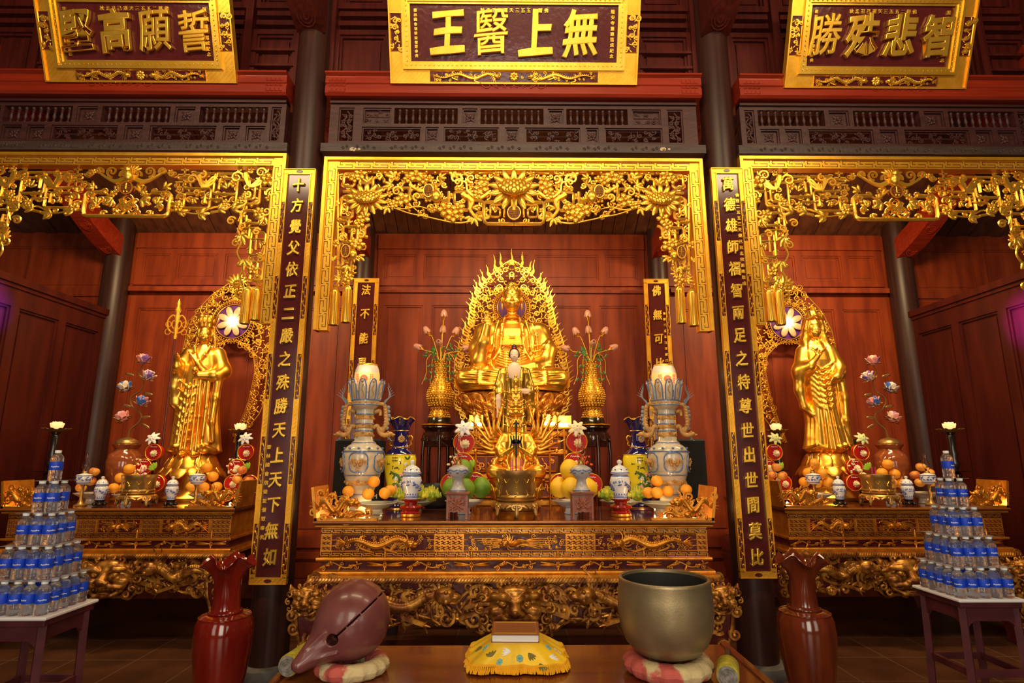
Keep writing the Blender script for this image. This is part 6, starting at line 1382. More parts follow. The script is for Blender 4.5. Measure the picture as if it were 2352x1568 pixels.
def chimney(mb, z, s=1.0, c=(0, 0)):
    mb.lathe([(.016*s, z), (.020*s, z+.02*s), (.036*s, z+.055*s), (.036*s, z+.075*s), (.020*s, z+.115*s), (.015*s, z+.15*s), (.018*s, z+.19*s), (.0165*s, z+.19*s), (.0135*s, z+.15*s), (.0185*s, z+.115*s), (.0345*s, z+.075*s), (.0345*s, z+.055*s), (.0185*s, z+.02*s)], 20, (c[0], c[1], 0), cap=False)
def oil_lamp(loc, label):
    t = thing('oil_lamp', label, 'oil lamp', loc)
    b = MB(); b.lathe([(.062, 0), (.063, .008), (.056, .014), (.040, .05), (.034, .085), (.05, .105), (.074, .135), (.078, .155), (.07, .175), (.04, .19), (.024, .197)], 28); b.build('ceramic_base', mat('grey_white_ceramic', (.50, .47, .44), .25, 0, .15, (14, 14, 14)), t, 60)
    g = MB(); g.tube([(.063*cos(a), .063*sin(a), .009) for a in np.linspace(0, 2*pi, 31)[:-1]], .004, 5, True); g.build('blue_foot_line', m_blue, t, 60); g = MB()
    g.tube([(.079*cos(a), .079*sin(a), .150+.010*abs(((a*8/pi) % 2)-1)) for a in np.linspace(0, 2*pi, 65)[:-1]], .005, 5, True)
    for k in range(8): a = 2*pi*k/8; g.ell((.077*cos(a), .077*sin(a), .138), (.012, .012, .006), 6, 4)
    g.build('blue_pattern', m_blue, t, 60)
    c_ = MB(); c_.lathe([(.022, .195), (.026, .20), (.022, .21), (.024, .222), (.018, .228), (.022, .235)], 20); c_.build('brass_collar', m_brass, t, 40)
    q = MB(); chimney(q, .232); q.build('glass_chimney', m_glass, t, 60); return t
def lamp_stand(loc, label, seed):
    t = thing('carved_stand', label, 'stand', loc); w_ = .078; h = .19
    tp = MB(); tp.bbox((0, 0, h-.006), .185, .17, .012, .003); tp.bbox((0, 0, h-.018), .165, .155, .012, .003); tp.build('stand_top', m_rosew, t, 30)
    for sx in (-1, 1):
        for sy in (-1, 1): l = MB(); l.box(*sorted((sx*w_, sx*(w_-.016))), *sorted((sy*.07, sy*.054)), 0, h-.022); l.build('leg', m_rosew, t, 0)
    for y_, nm in ((-.062, 'front'), (.062, 'rear')):
        p = MB(); p.prism([(-w_+.014, .04), (-.045, .05), (-.02, .044), (0, .052), (.02, .044), (.045, .05), (w_-.014, .04), (w_-.014, h-.024), (-w_+.014, h-.024)], y_-.003, y_+.004)
        if y_ < 0:
            carvefill(p, -w_+.02, w_-.02, .06, h-.03, seed, .030, y_-.004, 1.6, .005); flower(p, 0, .11, .026, 7, 0, y_-.006); [leaf(p, 0, .10, a, .06, .018, y_-.006, .006) for a in (.5, 1.1, 2.0, 2.6, -.6, 3.7)]
        p.build('carved_panel', m_rosew, t, 50)
    for s in (-1, 1): p = MB(); p.box(*sorted((s*(w_-.004), s*(w_-.01))), -.055, .055, .045, h-.022); p.build('side_panel', m_rosew, t, 0)
    return t
def censer(loc, label, r=.155, h=.33, legs=True):
    t = thing('incense_burner', label, 'incense burner', loc); k = r/.155; b = MB(); z0 = .105*k
    b.lathe([(r*.86, z0), (r*.98, z0+.012*k), (r*.90, z0+.02*k), (r*.96, z0+.035*k), (r*.90, z0+.05*k), (r*.93, z0+.06*k), (r*.93, h-.045*k), (r*.98, h-.035*k), (r, h), (r*.93, h), (r*.90, h-.03*k), (.001, h-.032*k)], 40, cap=False); b.build('bowl', m_brass, t, 40)
    a_ = MB(); a_.lathe([(r*.91, h-.030*k), (.001, h-.012*k)], 24, cap=False); a_.build('ash', m_ash, t, 60)
    f = MB(); f.lathe([(r*1.02, .075*k), (r*1.06, .085*k), (r*1.0, .10*k), (r*.86, z0)], 40); f.lathe([(r*.9, .045*k), (r*1.02, .075*k)], 40)
    for q in range(6):
        a = -pi/2+2*pi*q/6; f.T = Matrix.Rotation(a+pi/2, 4, 'Z') @ Matrix.Translation((0, -r*1.0, 0))
        for s in (-1, 1): scroll(f, s*.008*k, .075*k, .026*k, -pi/2, -s, 1.1, .012*k, 0); f.tube([(0, 0, .07*k), (s*.05*k, 0, .075*k), (s*.075*k, .01, .06*k)], .012*k, 6)
        f.tube([(0, 0, .08*k), (0, -.006, .03*k), (0, -.012, .008*k), (0, -.02*k, .006*k)], [.022*k, .016*k, .013*k, .008*k], 8); f.T = None
    f.build('scrolled_foot', m_brass, t, 50)
    e = MB()
    for q in range(5):
        a = (q-2)*.55; e.T = Matrix.Rotation(a, 4, 'Z') @ Matrix.Translation((0, -r*.93, 0))
        curve(e, [(-.02*k, h-.06*k), (0, h-.085*k), (.02*k, h-.06*k)], .003, -.001, 4)
        if q != 2: curve(e, [(-.008*k, h*.42), (.006*k, h*.5), (-.004*k, h*.58)], .003, -.001, 4); leaf(e, 0, h*.45, .6, .025*k, .008, -.001, .003)
        else: 
            for w_ in range(3): scroll(e, 0, h*.62-.03*w_, .010*k, w_, (-1)**w_, 1.1, .003, -.001, 4)
        e.T = None
    e.build('chased_ornament', m_gold, t, 50); return t
def footed_dish(loc, label, r=.17, h=.10, m=None, name='footed_dish'):
    t = thing(name, label, 'dish', loc); b = MB(); b.lathe([(r*.34, 0), (r*.36, .006), (r*.30, h*.25), (r*.30, h*.45), (r*.5, h*.55), (r*.85, h*.86), (r, h), (r*.985, h+.004), (r*.82, h*.9), (r*.45, h*.62), (.001, h*.58)], 36, cap=False); b.build('bowl', m or m_white, t, 50)
    c_ = MB(); c_.tube([(r*.992*cos(a), r*.992*sin(a), h+.002) for a in np.linspace(0, 2*pi, 41)[:-1]], .003, 5, True); c_.build('rim_line', m or m_cream, t, 60); return t
_fruit = {}
def settle(pts, r, zmin):
    """ease fruits apart until they only touch"""
    pts = [Vector(p) for p in pts]
    for _ in range(120):
        for i in range(len(pts)):
            for j in range(i):
                d = pts[i]-pts[j]; L = d.length
                if L < 2.04*r: d = d.normalized()*((2.05*r-L)/2); d.z *= .6; pts[i] += d; pts[j] -= d
        for p in pts: p.z = max(p.z, zmin+r*1.02)
    return pts
def fruit(kind, name, r, loc, label, group, rz=0.0, tilt=0.0, cat=None):
    key = (kind, round(r, 3))
    if key not in _fruit:
        mb = MB(); n, m = 20, 14; V = []; F_ = []
        pear = {'pomelo': .16, 'orange': -.02, 'apple': 0}[kind]
        prof = []
        for k in range(m+1):
            ph = -pi/2+pi*k/m; rr = r*cos(ph); z = r*sin(ph)*(.93 if kind == 'orange' else 1.0)
            if kind == 'pomelo': rr *= 1-pear*max(0, sin(ph))**1.5; z *= 1.08
            if kind == 'apple': z = z*.92-.16*r*math.exp(-(rr/(r*.35))**2)*(1 if z > 0 else -.6); rr *= 1.04+.05*sin(ph)
            else: z -= .05*r*math.exp(-(rr/(r*.16))**2)*(1 if z > 0 else 0)
            prof.append((max(rr, 1e-4), z))
        mb.lathe(prof, n, cap=False); s_ = MB(); s_.lathe([(r*.07, r*.90), (r*.09, r*.93), (r*.05, r*.97)] if kind != 'apple' else [(r*.03, r*.60), (r*.03, r*.85), (r*.05, r*1.05)], 8)
        _fruit[key] = (mb.mesh('rind', {'pomelo': m_pomg, 'orange': m_orange_f, 'apple': m_apple}[kind], 180), mb.mesh('rind', m_pomy, 180) if kind == 'pomelo' else None, s_.mesh('fruit_stem', m_stem, 60))
    a, b, s_ = _fruit[key]
    me = b if name.startswith('yellow') else a; me = me or a
    o = bpy.data.objects.new(name, me); COL.objects.link(o); o.location = loc; o.rotation_euler = (tilt, tilt*.6, rz); tag(o, label, cat or ('apple' if kind == 'apple' else kind), group)
    link('stem', s_, o); return o
def citron(loc, label, rz, s=1.0):
    t = thing('fingered_citron', label, 'citron fruit', loc, rz); S = SDF((-.12, -.12, -.01), (.12, .12, .15), .0045); S.ell((0, 0, .045), (.055*s, .055*s, .05*s), .02); rnd = random.Random(int(rz*100)+7)
    for ring, (n, r0, up) in enumerate(((9, .075, .06), (7, .05, .095), (4, .022, .115))):
        for k in range(n):
            a = 2*pi*k/n+ring*.4; e = (cos(a)*r0*s*1.15, sin(a)*r0*s*1.15, up*s+rnd.uniform(-.008, .01)); S.chain([(cos(a)*.03*s, sin(a)*.03*s, .05*s), (cos(a)*r0*s, sin(a)*r0*s, up*s*.75), (e[0]*.92, e[1]*.92, e[2]+.012)], [.018*s, .015*s, .007*s], .006)
    S.build('rind', m_bh, t); return t
m_tin = mat('red_tin', (.50, .008, .007), .5, spec=.3); m_paperw = mat('white_paper_flower', (.82, .80, .78), .6); m_paperc = mat('cream_paper_flower', (.85, .70, .44), .6); m_paperb = mat('blue_paper_flower', (.05, .12, .55), .6); m_lime = mat('lime_leaf', (.30, .52, .03), .5)
def lily(mb, c, r, n=7, tilt=.5):
    mb.T = Matrix.Translation(c) @ Matrix.Rotation(-tilt, 4, 'X')
    for k in range(n): a = 2*pi*k/n; mb.ell((cos(a)*r*.55, -.01-.35*r*.3, sin(a)*r*.55), (r*.52, r*.07, r*.20), 8, 6, Matrix.Rotation(-a, 3, 'Y') @ Matrix.Rotation(.35, 3, 'Z'))
    for k in range(n): a = 2*pi*(k+.5)/n; mb.ell((cos(a)*r*.35, -.03, sin(a)*r*.35), (r*.36, r*.06, r*.15), 8, 6, Matrix.Rotation(-a, 3, 'Y') @ Matrix.Rotation(.6, 3, 'Z'))
    mb.T = None
def carnation(mb, c, r):
    rnd = random.Random(int(c[2]*1000))
    for ring in range(4):
        n = 9-2*ring
        for k in range(n): a = 2*pi*k/n+ring*.5; q = r*(1-.26*ring)*.62; mb.ell((c[0]+cos(a)*q, c[1]-.012*ring, c[2]+sin(a)*q), (r*.34, r*.12, r*.26), 7, 5, Matrix.Rotation(-a+rnd.uniform(-.3, .3), 3, 'Y') @ Matrix.Rotation(.4, 3, 'Z'))
def tin_tower(loc, discs, label, top, lily_m, berry, r=.088):
    """red round tins on a wire stand dressed with paper flowers; discs: (x, z) of each tin"""
    t = thing('tin_tower', label, 'offering tower', loc)
    s_ = MB(); s_.box(-.012, .012, .03, .05, 0, top); s_.lathe([(.06, 0), (.06, .012), (.02, .02)], 20, (0, .03, 0)); s_.build('wire_stand', m_blackw, t, 0)
    for x, z in discs:
        d = MB(); d.lathe([(r*.96, 0), (r, .006), (r, .05), (r*.96, .055)], 30); d.v = [(p[0]+x, -p[2]+.03, p[1]+z) for p in d.v]; o = d.build('tin', m_tin, t, 40)
        g = MB(); g.tube([(x+r*cos(a), -.024, z+r*sin(a)) for a in np.linspace(0, 2*pi, 31)[:-1]], .0055, 6, True); g.build('gold_rim', m_gold, o, 60)
        f = MB(); carnation(f, (x+.012, -.04, z-.012), r*.5); f.build('paper_carnation', m_paperc, o, 180)
        w_ = MB(); rpath(w_, [(x-.03, z+r*.62), (x-.022, z+r*.8), (x-.015, z+r*.6), (x-.005, z+r*.72), (x+.005, z+r*.6), (x+.015, z+r*.74), (x+.024, z+r*.6), (x+.034, z+r*.68)], .0028, y=-.0285, n=4); w_.build('white_script', m_paperw, o, 60)
    l = MB(); lily(l, (discs[-1][0], -.05, top), r*.95); l.build('paper_lily', lily_m, t, 180)
    if berry:
        e = MB(); rnd = random.Random(3)
        for k in range(9): e.ell((.10*berry+rnd.uniform(-.02, .04)*berry, -.05, top*.45+rnd.uniform(0, .16)), .010, 8, 6)
        e.tube([(.02*berry, -.03, top*.4), (.10*berry, -.05, top*.45+.15)], .003, 4); e.build('berry_sprig', m_red if berry > 0 else m_paperc, t, 180)
    v = MB(); s = -1 if (berry or 1) > 0 else 1
    for k in range(5): leaf(v, s*.07, top*.52, pi/2+s*(.5+.4*k-.6), .07, .03, -.05, .004)
    v.build('green_leaf_sprig', m_lime, t, 180)
    f = MB()
    for k in range(4): carnation(f, (-s*.05+.02*k, -.07, top*.50-.03*(k % 2)-.02*k), .026)
    f.build('small_paper_flowers', m_paperc, t, 180)
    return t
# --- place them
for u, l in ((828, 'blue and cream ceramic dragon lamp with a glowing globe, left end of the middle altar'), (1541, 'blue and cream ceramic dragon lamp with a glowing globe, right end of the middle altar')):
    lamp_vase(at(u, 4.96, HT), l); q = at(u, 4.96, HT); point('globe_light', (q.x, 4.82, HT+1.15), .7, (1, .7, .35), .08)
tall_vase(at(915, 5.29, HT), 'navy and yellow painted vase behind the citrons, left half of the middle altar'); tall_vase(at(1472, 5.29, HT), 'navy and yellow painted vase behind the citrons, right half of the middle altar')
lidded_jar(at(943, 4.55, HT), 'blue and white lidded jar on red stand, nearest the green pomelos', m_redlac); lidded_jar(at(1427, 4.55, HT), 'blue and white lidded jar on red stand, nearest the yellow pomelos', m_redlac)
for u, s_ in ((1051, 'green'), (1337, 'yellow')):
    q = at(u, 4.42, HT); lamp_stand(q, 'small carved rosewood stand in front of the %s pomelos' % s_, u); q = q.copy(); q.z += .19; oil_lamp(q, 'grey-white oil lamp with glass chimney before the %s pomelos' % s_)
cq = at(1186, 4.52, HT+.010); censer(cq, 'large brass incense burner in the middle of the main altar')
for k, (dx, h) in enumerate(((-.045, .10), (-.03, .12), (.0, .13), (.03, .12), (.045, .11))):
    m_ = MB(); m_.tube([(0, 0, 0), (.002, 0, h)], .0035, 5); o = m_.build('incense_stick', m_incense, None, 60, loc=(cq.x+dx, cq.y-.02, HT+.31)); tag(o, 'short pink incense stick standing in the large brass burner', 'incense stick', 'incense sticks in the large brass burner')
t = thing('incense_hanger', 'black iron rod with a comb-like emblem rising from the large brass burner', 'incense hanger', (cq.x, cq.y+.03, HT+.31))
b = MB(); b.tube([(0, 0, 0), (0, 0, .39)], .006, 8); b.build('rod', m_iron, t, 60); b = MB(); b.lathe([(.026, .385), (.022, .395), (.006, .405), (.004, .42)], 14); b.build('cap', m_iron, t, 50)
b = MB()
for s in (-1, 1):
    b.prism([(0, .27), (s*.03, .265), (s*.045, .30), (s*.05, .295), (s*.04, .245), (0, .235)], -.004, .004); b.prism([(0, .23), (s*.03, .235), (s*.042, .20), (s*.05, .205), (s*.04, .255), (0, .25)], -.004, .004); b.prism([(s*.012, .25), (s*.022, .25), (s*.024, .30), (s*.014, .30)], -.004, .004); b.prism([(s*.012, .25), (s*.022, .25), (s*.024, .20), (s*.014, .20)], -.004, .004)
b.build('comb_emblem', m_iron, t, 0)
q = at(1066, 4.74, HT); footed_dish(q, 'white footed dish holding the green pomelos', .155)
L_ = ((1037, 1121, 4.80, 'beside the stand, partly hidden by the oil lamp'), (1074, 1122, 4.66, 'in the middle of the dish behind the oil lamp'), (1101, 1119, 4.74, 'bright green, nearest the brass burner'), (1064, 1078, 4.74, 'on top of the pile, dull green'))
for p, q in zip(settle([P(u, v, y) for u, v, y, _ in L_], .080, HT+.085), L_): fruit('pomelo', 'green_pomelo', .079, p, 'green pomelo '+q[3], 'green pomelos', q[0]*.1, .12)
q = at(1312, 4.74, HT); footed_dish(q, 'white footed dish holding the yellow pomelos', .155)
L_ = ((1285, 1119, 4.80, 'at the dish edge nearest the brass burner'), (1311, 1120, 4.66, 'in front, middle of the dish'), (1350, 1121, 4.77, 'partly hidden behind the oil lamp'), (1308, 1078, 4.74, 'on top of the pile'))
for p, q in zip(settle([P(u, v, y) for u, v, y, _ in L_], .080, HT+.085), L_): fruit('pomelo', 'yellow_pomelo', .079, p, 'yellow pomelo '+q[3], 'yellow pomelos', q[0]*.1, .12)
m_cel = mat('pale_glass_dish', (.55, .58, .50), .15, trans=.3)
q = at(952, 4.92, HT); footed_dish(q, 'pale dish with citrons behind the lidded jar, beside the green pomelos', .175, .085, m_cel)
q2 = at(1427, 4.92, HT); footed_dish(q2, 'pale dish with citrons behind the lidded jar, beside the yellow pomelos', .175, .085, m_cel)
for u, Y, rz, l in ((924, 4.88, .3, 'pale green fingered citron before the yellow vase on the left'), (966, 5.03, 1.3, 'dark green fingered citron deepest in the dish near the green pomelos'), (991, 4.84, 2.2, 'yellow-green fingered citron nearest the green pomelos'), (1397, 4.84, .9, 'green fingered citron nearest the yellow pomelos'), (1464, 4.86, 1.9, 'yellow fingered citron before the yellow vase on the right')):
    c = at(u, Y, HT+.088); citron(c, l, rz, .92)
for sg, lst, w_ in ((-1, ((846, 1134, 4.66), (884, 1132, 4.70), (859, 1106, 4.70), (896, 1126, 4.80), (800, 1128, 4.80)), 'left'), (1, ((1508, 1131, 4.66), (1490, 1131, 4.74), (1509, 1104, 4.71), (1534, 1128, 4.72), (1576, 1124, 4.80)), 'right')):
    u0 = 864 if sg < 0 else 1520; footed_dish(at(u0, 4.72, HT), 'pale footed dish of oranges before the %s ceramic lamp' % w_, .16, .085, m_cel)
    for k, ((u, v, Y), p) in enumerate(zip(lst, settle([P(*q) for q in lst], .048, HT+.085))):
        d = ['in front', 'at the side', 'on top', 'at the back', 'peeping out beyond the ceramic lamp'][k]; fruit('orange', 'orange', .0475, p, 'orange %s of the pile before the %s ceramic lamp' % (d, w_), 'oranges before the %s ceramic lamp' % w_, u*.2, .2)
def zz(v, Y): return P(1176, v, Y).z-HT
tt = at(1066, 4.985, HT); fx = lambda u, v: P(u, v, 4.985).x
tin_tower(tt, [(fx(1037, 1112)-tt.x, zz(1112, 4.96)), (fx(1092, 1110)-tt.x, zz(1110, 4.96)), (fx(1064, 1062)-tt.x, zz(1064, 4.96)), (fx(1066, 1016)-tt.x, zz(1016, 4.96))], 'tower of red tins with a white paper lily, behind the green pomelos', zz(985, 4.96), m_paperw, -1)
tt = at(1322, 4.985, HT)
tin_tower(tt, [(fx(1287, 1112)-tt.x, zz(1112, 4.96)), (fx(1358, 1110)-tt.x, zz(1112, 4.96)), (fx(1318, 1064)-tt.x, zz(1064, 4.96)), (fx(1324, 1014)-tt.x, zz(1014, 4.96))], 'tower of red tins with a cream paper lily, behind the yellow pomelos', zz(985, 4.96), m_paperc, 1)
b = thing('dark_metal_bowl', 'dark grey metal bowl behind the citrons', 'bowl', at(1000, 5.32, HT)); m_ = MB(); m_.lathe([(.09, 0), (.14, .03), (.165, .10), (.165, .20), (.158, .205), (.155, .10), (.10, .03), (.001, .02)], 30, cap=False); m_.build('bowl', mat('dark_grey_metal', (.05, .055, .05), .4, .6), b, 50); m_ = MB(); m_.tube([(.02, -.02, .03), (.13, .0, .22), (.2, .02, .27)], .012, 8); m_.build('striker', m_darkwood, b, 50)
for u, l in ((822, 'black loudspeaker box behind the left ceramic lamp'), (1568, 'black loudspeaker box behind the right ceramic lamp')):
    q = at(u, 5.34, HT); t = thing('loudspeaker', l, 'loudspeaker', q); m_ = MB(); m_.bbox((0, 0, .30), .42, .20, .60, .015); m_.build('cabinet', mat('black_plastic', (.010, .010, .010), .6), t, 30)
    g = MB(); g.box(-.19, .19, -.108, -.098, .16, .57); g.build('grille', mat('black_mesh', (.006, .006, .006), .8, bump=.4, bscale=300), t, 0)
    if u < 1000: o = link('printed_letter', glyph('M', .055, .001, 0, .001), t, (.17, -.101, .10)); o.data.materials.append(m_paperw)
# filigree vases with glass flowers on tall round stands
m_glasspink = mat('pink_glass_petal', (.85, .42, .30), .25, trans=.35, alpha=1); m_glassgreen = mat('green_glass_leaf', (.06, .17, .03), .15)
def filigree_vase(loc, label, flip):
    t = thing('filigree_vase', label, 'vase', loc); K = [(.115, .07), (.112, .10), (.08, .165), (.12, .20), (.148, .29), (.14, .36), (.10, .44), (.066, .50), (.058, .60), (.062, .68), (.072, .70)]
    b = MB(); b.lathe([(.14, 0), (.145, .012), (.135, .02), (.125, .06), (.12, .07)], 28); b.build('black_base', m_blackw, t, 40)
    g = MB(); g.lathe(K, 32, cap=False); B = g.build('body', mat('deep_gold', (.55, .28, .03), .35, .8), t, 60); fn = lambda z: float(np.interp(z, [q[1] for q in K], [q[0] for q in K])); d = MB(); rnd = random.Random(2)
    for j in range(26):
        z = .08+.61*j/25; n = int(fn(z)*2*pi/.036)
        for k in range(n):
            a = 2*pi*(k+.5*(j % 2))/n; R0 = fn(z)
            if j % 2: d.ell((R0*cos(a), R0*sin(a), z), .010, 6, 4)
            else: d.T = Matrix.Rotation(a+pi/2, 4, 'Z') @ Matrix.Translation((0, -R0-.002, z)); d.tube([(.012*cos(q), 0, .012*sin(q)) for q in np.linspace(0, 2*pi, 9)[:-1]], .0035, 4, True); d.ell((0, -.003, 0), .006, 6, 4); d.T = None
    d.build('filigree', m_gold, t, 180)
    px = .00089; F0 = [(350, 150, 0, .0), (158, 360, -.5, .0), (490, 370, .4, .0), (80, 560, -1.1, -.03), (600, 570, 1.2, -.03), (315, 520, 0, -.12), (330, 340, .1, .06)]
    cx_ = 325
    for k, (u, v, lean, dy) in enumerate(F0):
        x, z = (u-cx_)*px*flip, (1530-v)*px+.01; s_ = MB(); lean *= flip
        if k == 5: curve(s_, [(0, .66), (x*.6, z*.8+.1), (x, z-.05)], .006, -.02); s_.tube([(x, -.02, z-.05), (x, dy+.03, z)], .006, 6)
        else: curve(s_, [(x*.1, .66), (x*.25, .78), (x*.75-.02*lean, z*.9+.03), (x-.03*lean, z-.05)], .006, dy*.5)
        st = s_.build('stem', m_gold, t, 60)
        rot = (Matrix.Rotation(lean, 4, 'Y') if k != 5 else Matrix.Rotation(1.35, 4, 'X')); M_ = Matrix.Translation((x, dy, z-.035)) @ rot
        p = MB(); p.T = M_
        for ring in range(2):
            for q in range(6): a = 2*pi*(q+.5*ring)/6; p.ell((.030*cos(a)*(1-.25*ring), .030*sin(a)*(1-.25*ring), .045+.008*ring), (.020, .007, .045), 8, 6, Matrix.Rotation(a+pi/2, 3, 'Z') @ Matrix.Rotation(-.20, 3, 'X'))
        p.build('glass_flower', m_glasspink, st, 180); c_ = MB(); c_.T = M_; c_.lathe([(.008, -.03), (.014, -.01), (.030, .008), (.018, .02)], 12); 
        if k == 5: c_.cur = 1; c_.ell((0, 0, .05), (.014, .014, .008)); 
        c_.build('gold_calyx', [m_gold, m_white], st, 60)
    for k, (x0, x1, x2) in enumerate(((-.05, -.15, -.20), (-.04, -.09, -.11), (.05, .10, .11), (.05, .15, .20))):
        s_ = MB(); curve(s_, [(0, .68), (x0*1.4, .79), (x1, .72), (x1*1.05, .56), (x2, .44)], (.005, .003), -.03); st = s_.build('trailing_stem', m_gold, t, 60)
        
        for q in range(4): l = MB(); leaf(l, x1*(.6+.12*q), .74-.075*q, -pi/2+(-1)**q*.7, .06, .022, -.04, .004); l.build('glass_leaf', m_glassgreen, st, 180)
    l = MB(); rnd = random.Random(5)
    for q in range(22): a = rnd.uniform(.1, pi-.1); R0 = rnd.uniform(.06, .19); leaf(l, R0*cos(a), .72+R0*sin(a)*.9, rnd.uniform(-.3, pi+.3), .065, .024, rnd.uniform(-.06, .04), .004)
    l.build('glass_leaves', m_glassgreen, t, 180); return t
def flower_stand(loc, h, label):
    t = thing('flower_stand', label, 'stand', loc); b = MB(); b.lathe([(.17, h-.09), (.15, h-.075), (.17, h-.05), (.19, h-.035), (.185, h-.02), (.20, h-.012), (.195, h)], 32); b.build('round_top', m_blackrose, t, 40)
    e = MB(); e.tube([(.20*cos(a), .20*sin(a), h-.006) for a in np.linspace(0, 2*pi, 37)[:-1]], .007, 6, True); e.build('gilt_rim', m_gilt, t, 60)
    a_ = MB(); a_.lathe([(.165, h-.24), (.175, h-.20), (.18, h-.13), (.17, h-.09)], 32, cap=False)
    for k in range(10): a = 2*pi*k/10; a_.T = Matrix.Rotation(a, 4, 'Z') @ Matrix.Translation((0, -.18, h-.17)); [scroll(a_, q*.02, 0, .022, q*2, q, 1.2, .007, 0) for q in (-1, 1)]; a_.T = None
    a_.build('carved_apron', m_blackrose, t, 50)
    for k in range(5): a = -pi/2+2*pi*k/5+.15; l = MB(); l.tube([(.17*cos(a), .17*sin(a), h-.12), (.185*cos(a), .185*sin(a), h-.35), (.175*cos(a), .175*sin(a), h*.4), (.20*cos(a), .20*sin(a), .04), (.22*cos(a), .22*sin(a), 0)], [.022, .018, .017, .02, .024], 8); l.build('leg', m_blackrose, t, 60)
    r_ = MB(); r_.tube([(.178*cos(a), .178*sin(a), .25) for a in np.linspace(0, 2*pi, 33)[:-1]], .014, 6, True); r_.build('ring_stretcher', m_blackrose, t, 60); return t
m_blackrose = mat('dark_polished_rosewood', (.035, .010, .007), .16, 0, .3, (9, 9, 9), coat=.4)
hz = zat(975, 6.36)
for u, f_, l in ((1009, 1, 'on the raised hand side of the big Buddha'), (1361, -1, 'on the lowered hand side of the big Buddha')):
    q = at(u, 6.36, hz); flower_stand((q.x, 6.36, 0), hz, 'tall dark round flower stand '+l); q.z += .002; filigree_vase(q, 'gold filigree vase of pink glass flowers '+l, f_)
# small tea-light bulbs in the corner carvings
m_bulb = mat('warm_bulb_glow', (1, .62, .22), .3, emit=12)
def bulb(loc, label, group):
    o = thing('small_bulb', label, 'bulb', loc, 0, group); b = MB(); b.lathe([(.012, 0), (.012, .014), (.009, .016)], 10); b.build('socket', m_brass, o, 50); b = MB(); b.ell((0, 0, .028), (.011, .011, .015), 10, 8); b.build('glass_bulb', m_bulb, o, 180); point('bulb_glow', (loc[0], loc[1]-.03, loc[2]+.05), .9, (1, .62, .25), .02)
for s, w_ in ((-1, 'left'), (1, 'right')):
    bulb((s*1.30, 4.36, HT), 'small glowing bulb at the outer %s corner of the middle altar' % w_, 'bulbs on the middle altar'); bulb((s*1.10, 4.36, HT), 'small glowing bulb behind the dragon carving, %s end of the middle altar' % w_, 'bulbs on the middle altar')
    bulb((s*1.16, 4.86, HT), 'small glowing bulb between the oranges and the vase, %s half of the middle altar' % w_, 'bulbs on the middle altar')
# ================================================================ things on the side altars
m_urn = mat('brown_turned_urn', (.20, .045, .015), .14, 0, scale=(8, 8, 20), col2=(.30, .08, .025), coat=.5); m_bronze = mat('dull_gilt_metal', (.40, .26, .09), .35, .8); m_pt = [mat('violet_enamel', (.24, .12, .42), .3), mat('rose_enamel', (.75, .28, .26), .3), mat('blue_enamel', (.05, .16, .55), .3), mat('cream_enamel', (.72, .58, .48), .3)]
m_candle = mat('glowing_lotus_glass', (1, .66, .28), .3, emit=.6)
def lotus_branch_urn(loc, label, flip):
    t = thing('lotus_urn', label, 'urn', loc)
    b = MB(); b.lathe([(.09, 0), (.10, .02), (.085, .05), (.12, .14), (.155, .28), (.165, .38), (.15, .46), (.11, .50), (.10, .52), (.125, .55), (.13, .565), (.10, .575)], 32); b.build('urn_body', m_urn, t, 50); l = MB(); l.lathe([(.105, .575), (.10, .60), (.06, .625), (.012, .64)], 28); l.build('bronze_lid', m_bronze, t, 60)
    s_ = MB(); pts = [(0, .62), (.02, .72), (.10, .80), (.10, .88), (0, .96), (-.02, 1.05), (.07, 1.13), (.09, 1.22), (.03, 1.30), (.06, 1.40)]; curve(s_, [(flip*x, z) for x, z in pts], (.010, .006), 0); ST = s_.build('branch', m_bronze, t, 60)
    for k, (x, z, a) in enumerate(((-.05, .82, 2.4), (.10, .98, 1.0), (-.07, 1.13, 2.2), (.13, 1.25, .9), (.07, 1.42, 1.5))):
        f = MB(); f.T = Matrix.Translation((flip*x, -.02, z)) @ Matrix.Rotation(flip*(pi/2-a)*.7, 4, 'Y'); rnd = random.Random(k)
        for ring in range(2):
            for q in range(7): aa = 2*pi*(q+.5*ring)/7; f.cur = rnd.choice((k % 4, (k+1) % 4, 3)); f.ell((.045*cos(aa)*(1-.4*ring), .045*sin(aa)*(1-.4*ring), .025+.014*ring), (.034, .006, .052), 8, 6, Matrix.Rotation(aa+pi/2, 3, 'Z') @ Matrix.Rotation(.60-.35*ring, 3, 'X'))
        o = f.build('enamel_lotus', m_pt, ST, 180); c_ = MB(); c_.T = f.T if f.T else None
        c_.T = Matrix.Translation((flip*x, -.02, z)) @ Matrix.Rotation(flip*(pi/2-a)*.7, 4, 'Y')
        for q in range(7): aa = 2*pi*q/7; c_.ell((.055*cos(aa), .055*sin(aa), 0), (.028, .02, .004), 8, 4, Matrix.Rotation(aa, 3, 'Z'))
        c_.build('sepal_leaves', m_bronze, o, 180)
    l = MB(); [leaf(l, flip*x, z, a if flip > 0 else pi-a, .11, .03, 0, .004) for x, z, a in ((.0, .95, 2.9), (.10, .84, .1), (.10, 1.10, -.2), (-.01, 1.28, 2.9), (.12, .78, -.5))]; l.build('bronze_leaves', m_bronze, ST, 180)
    return t
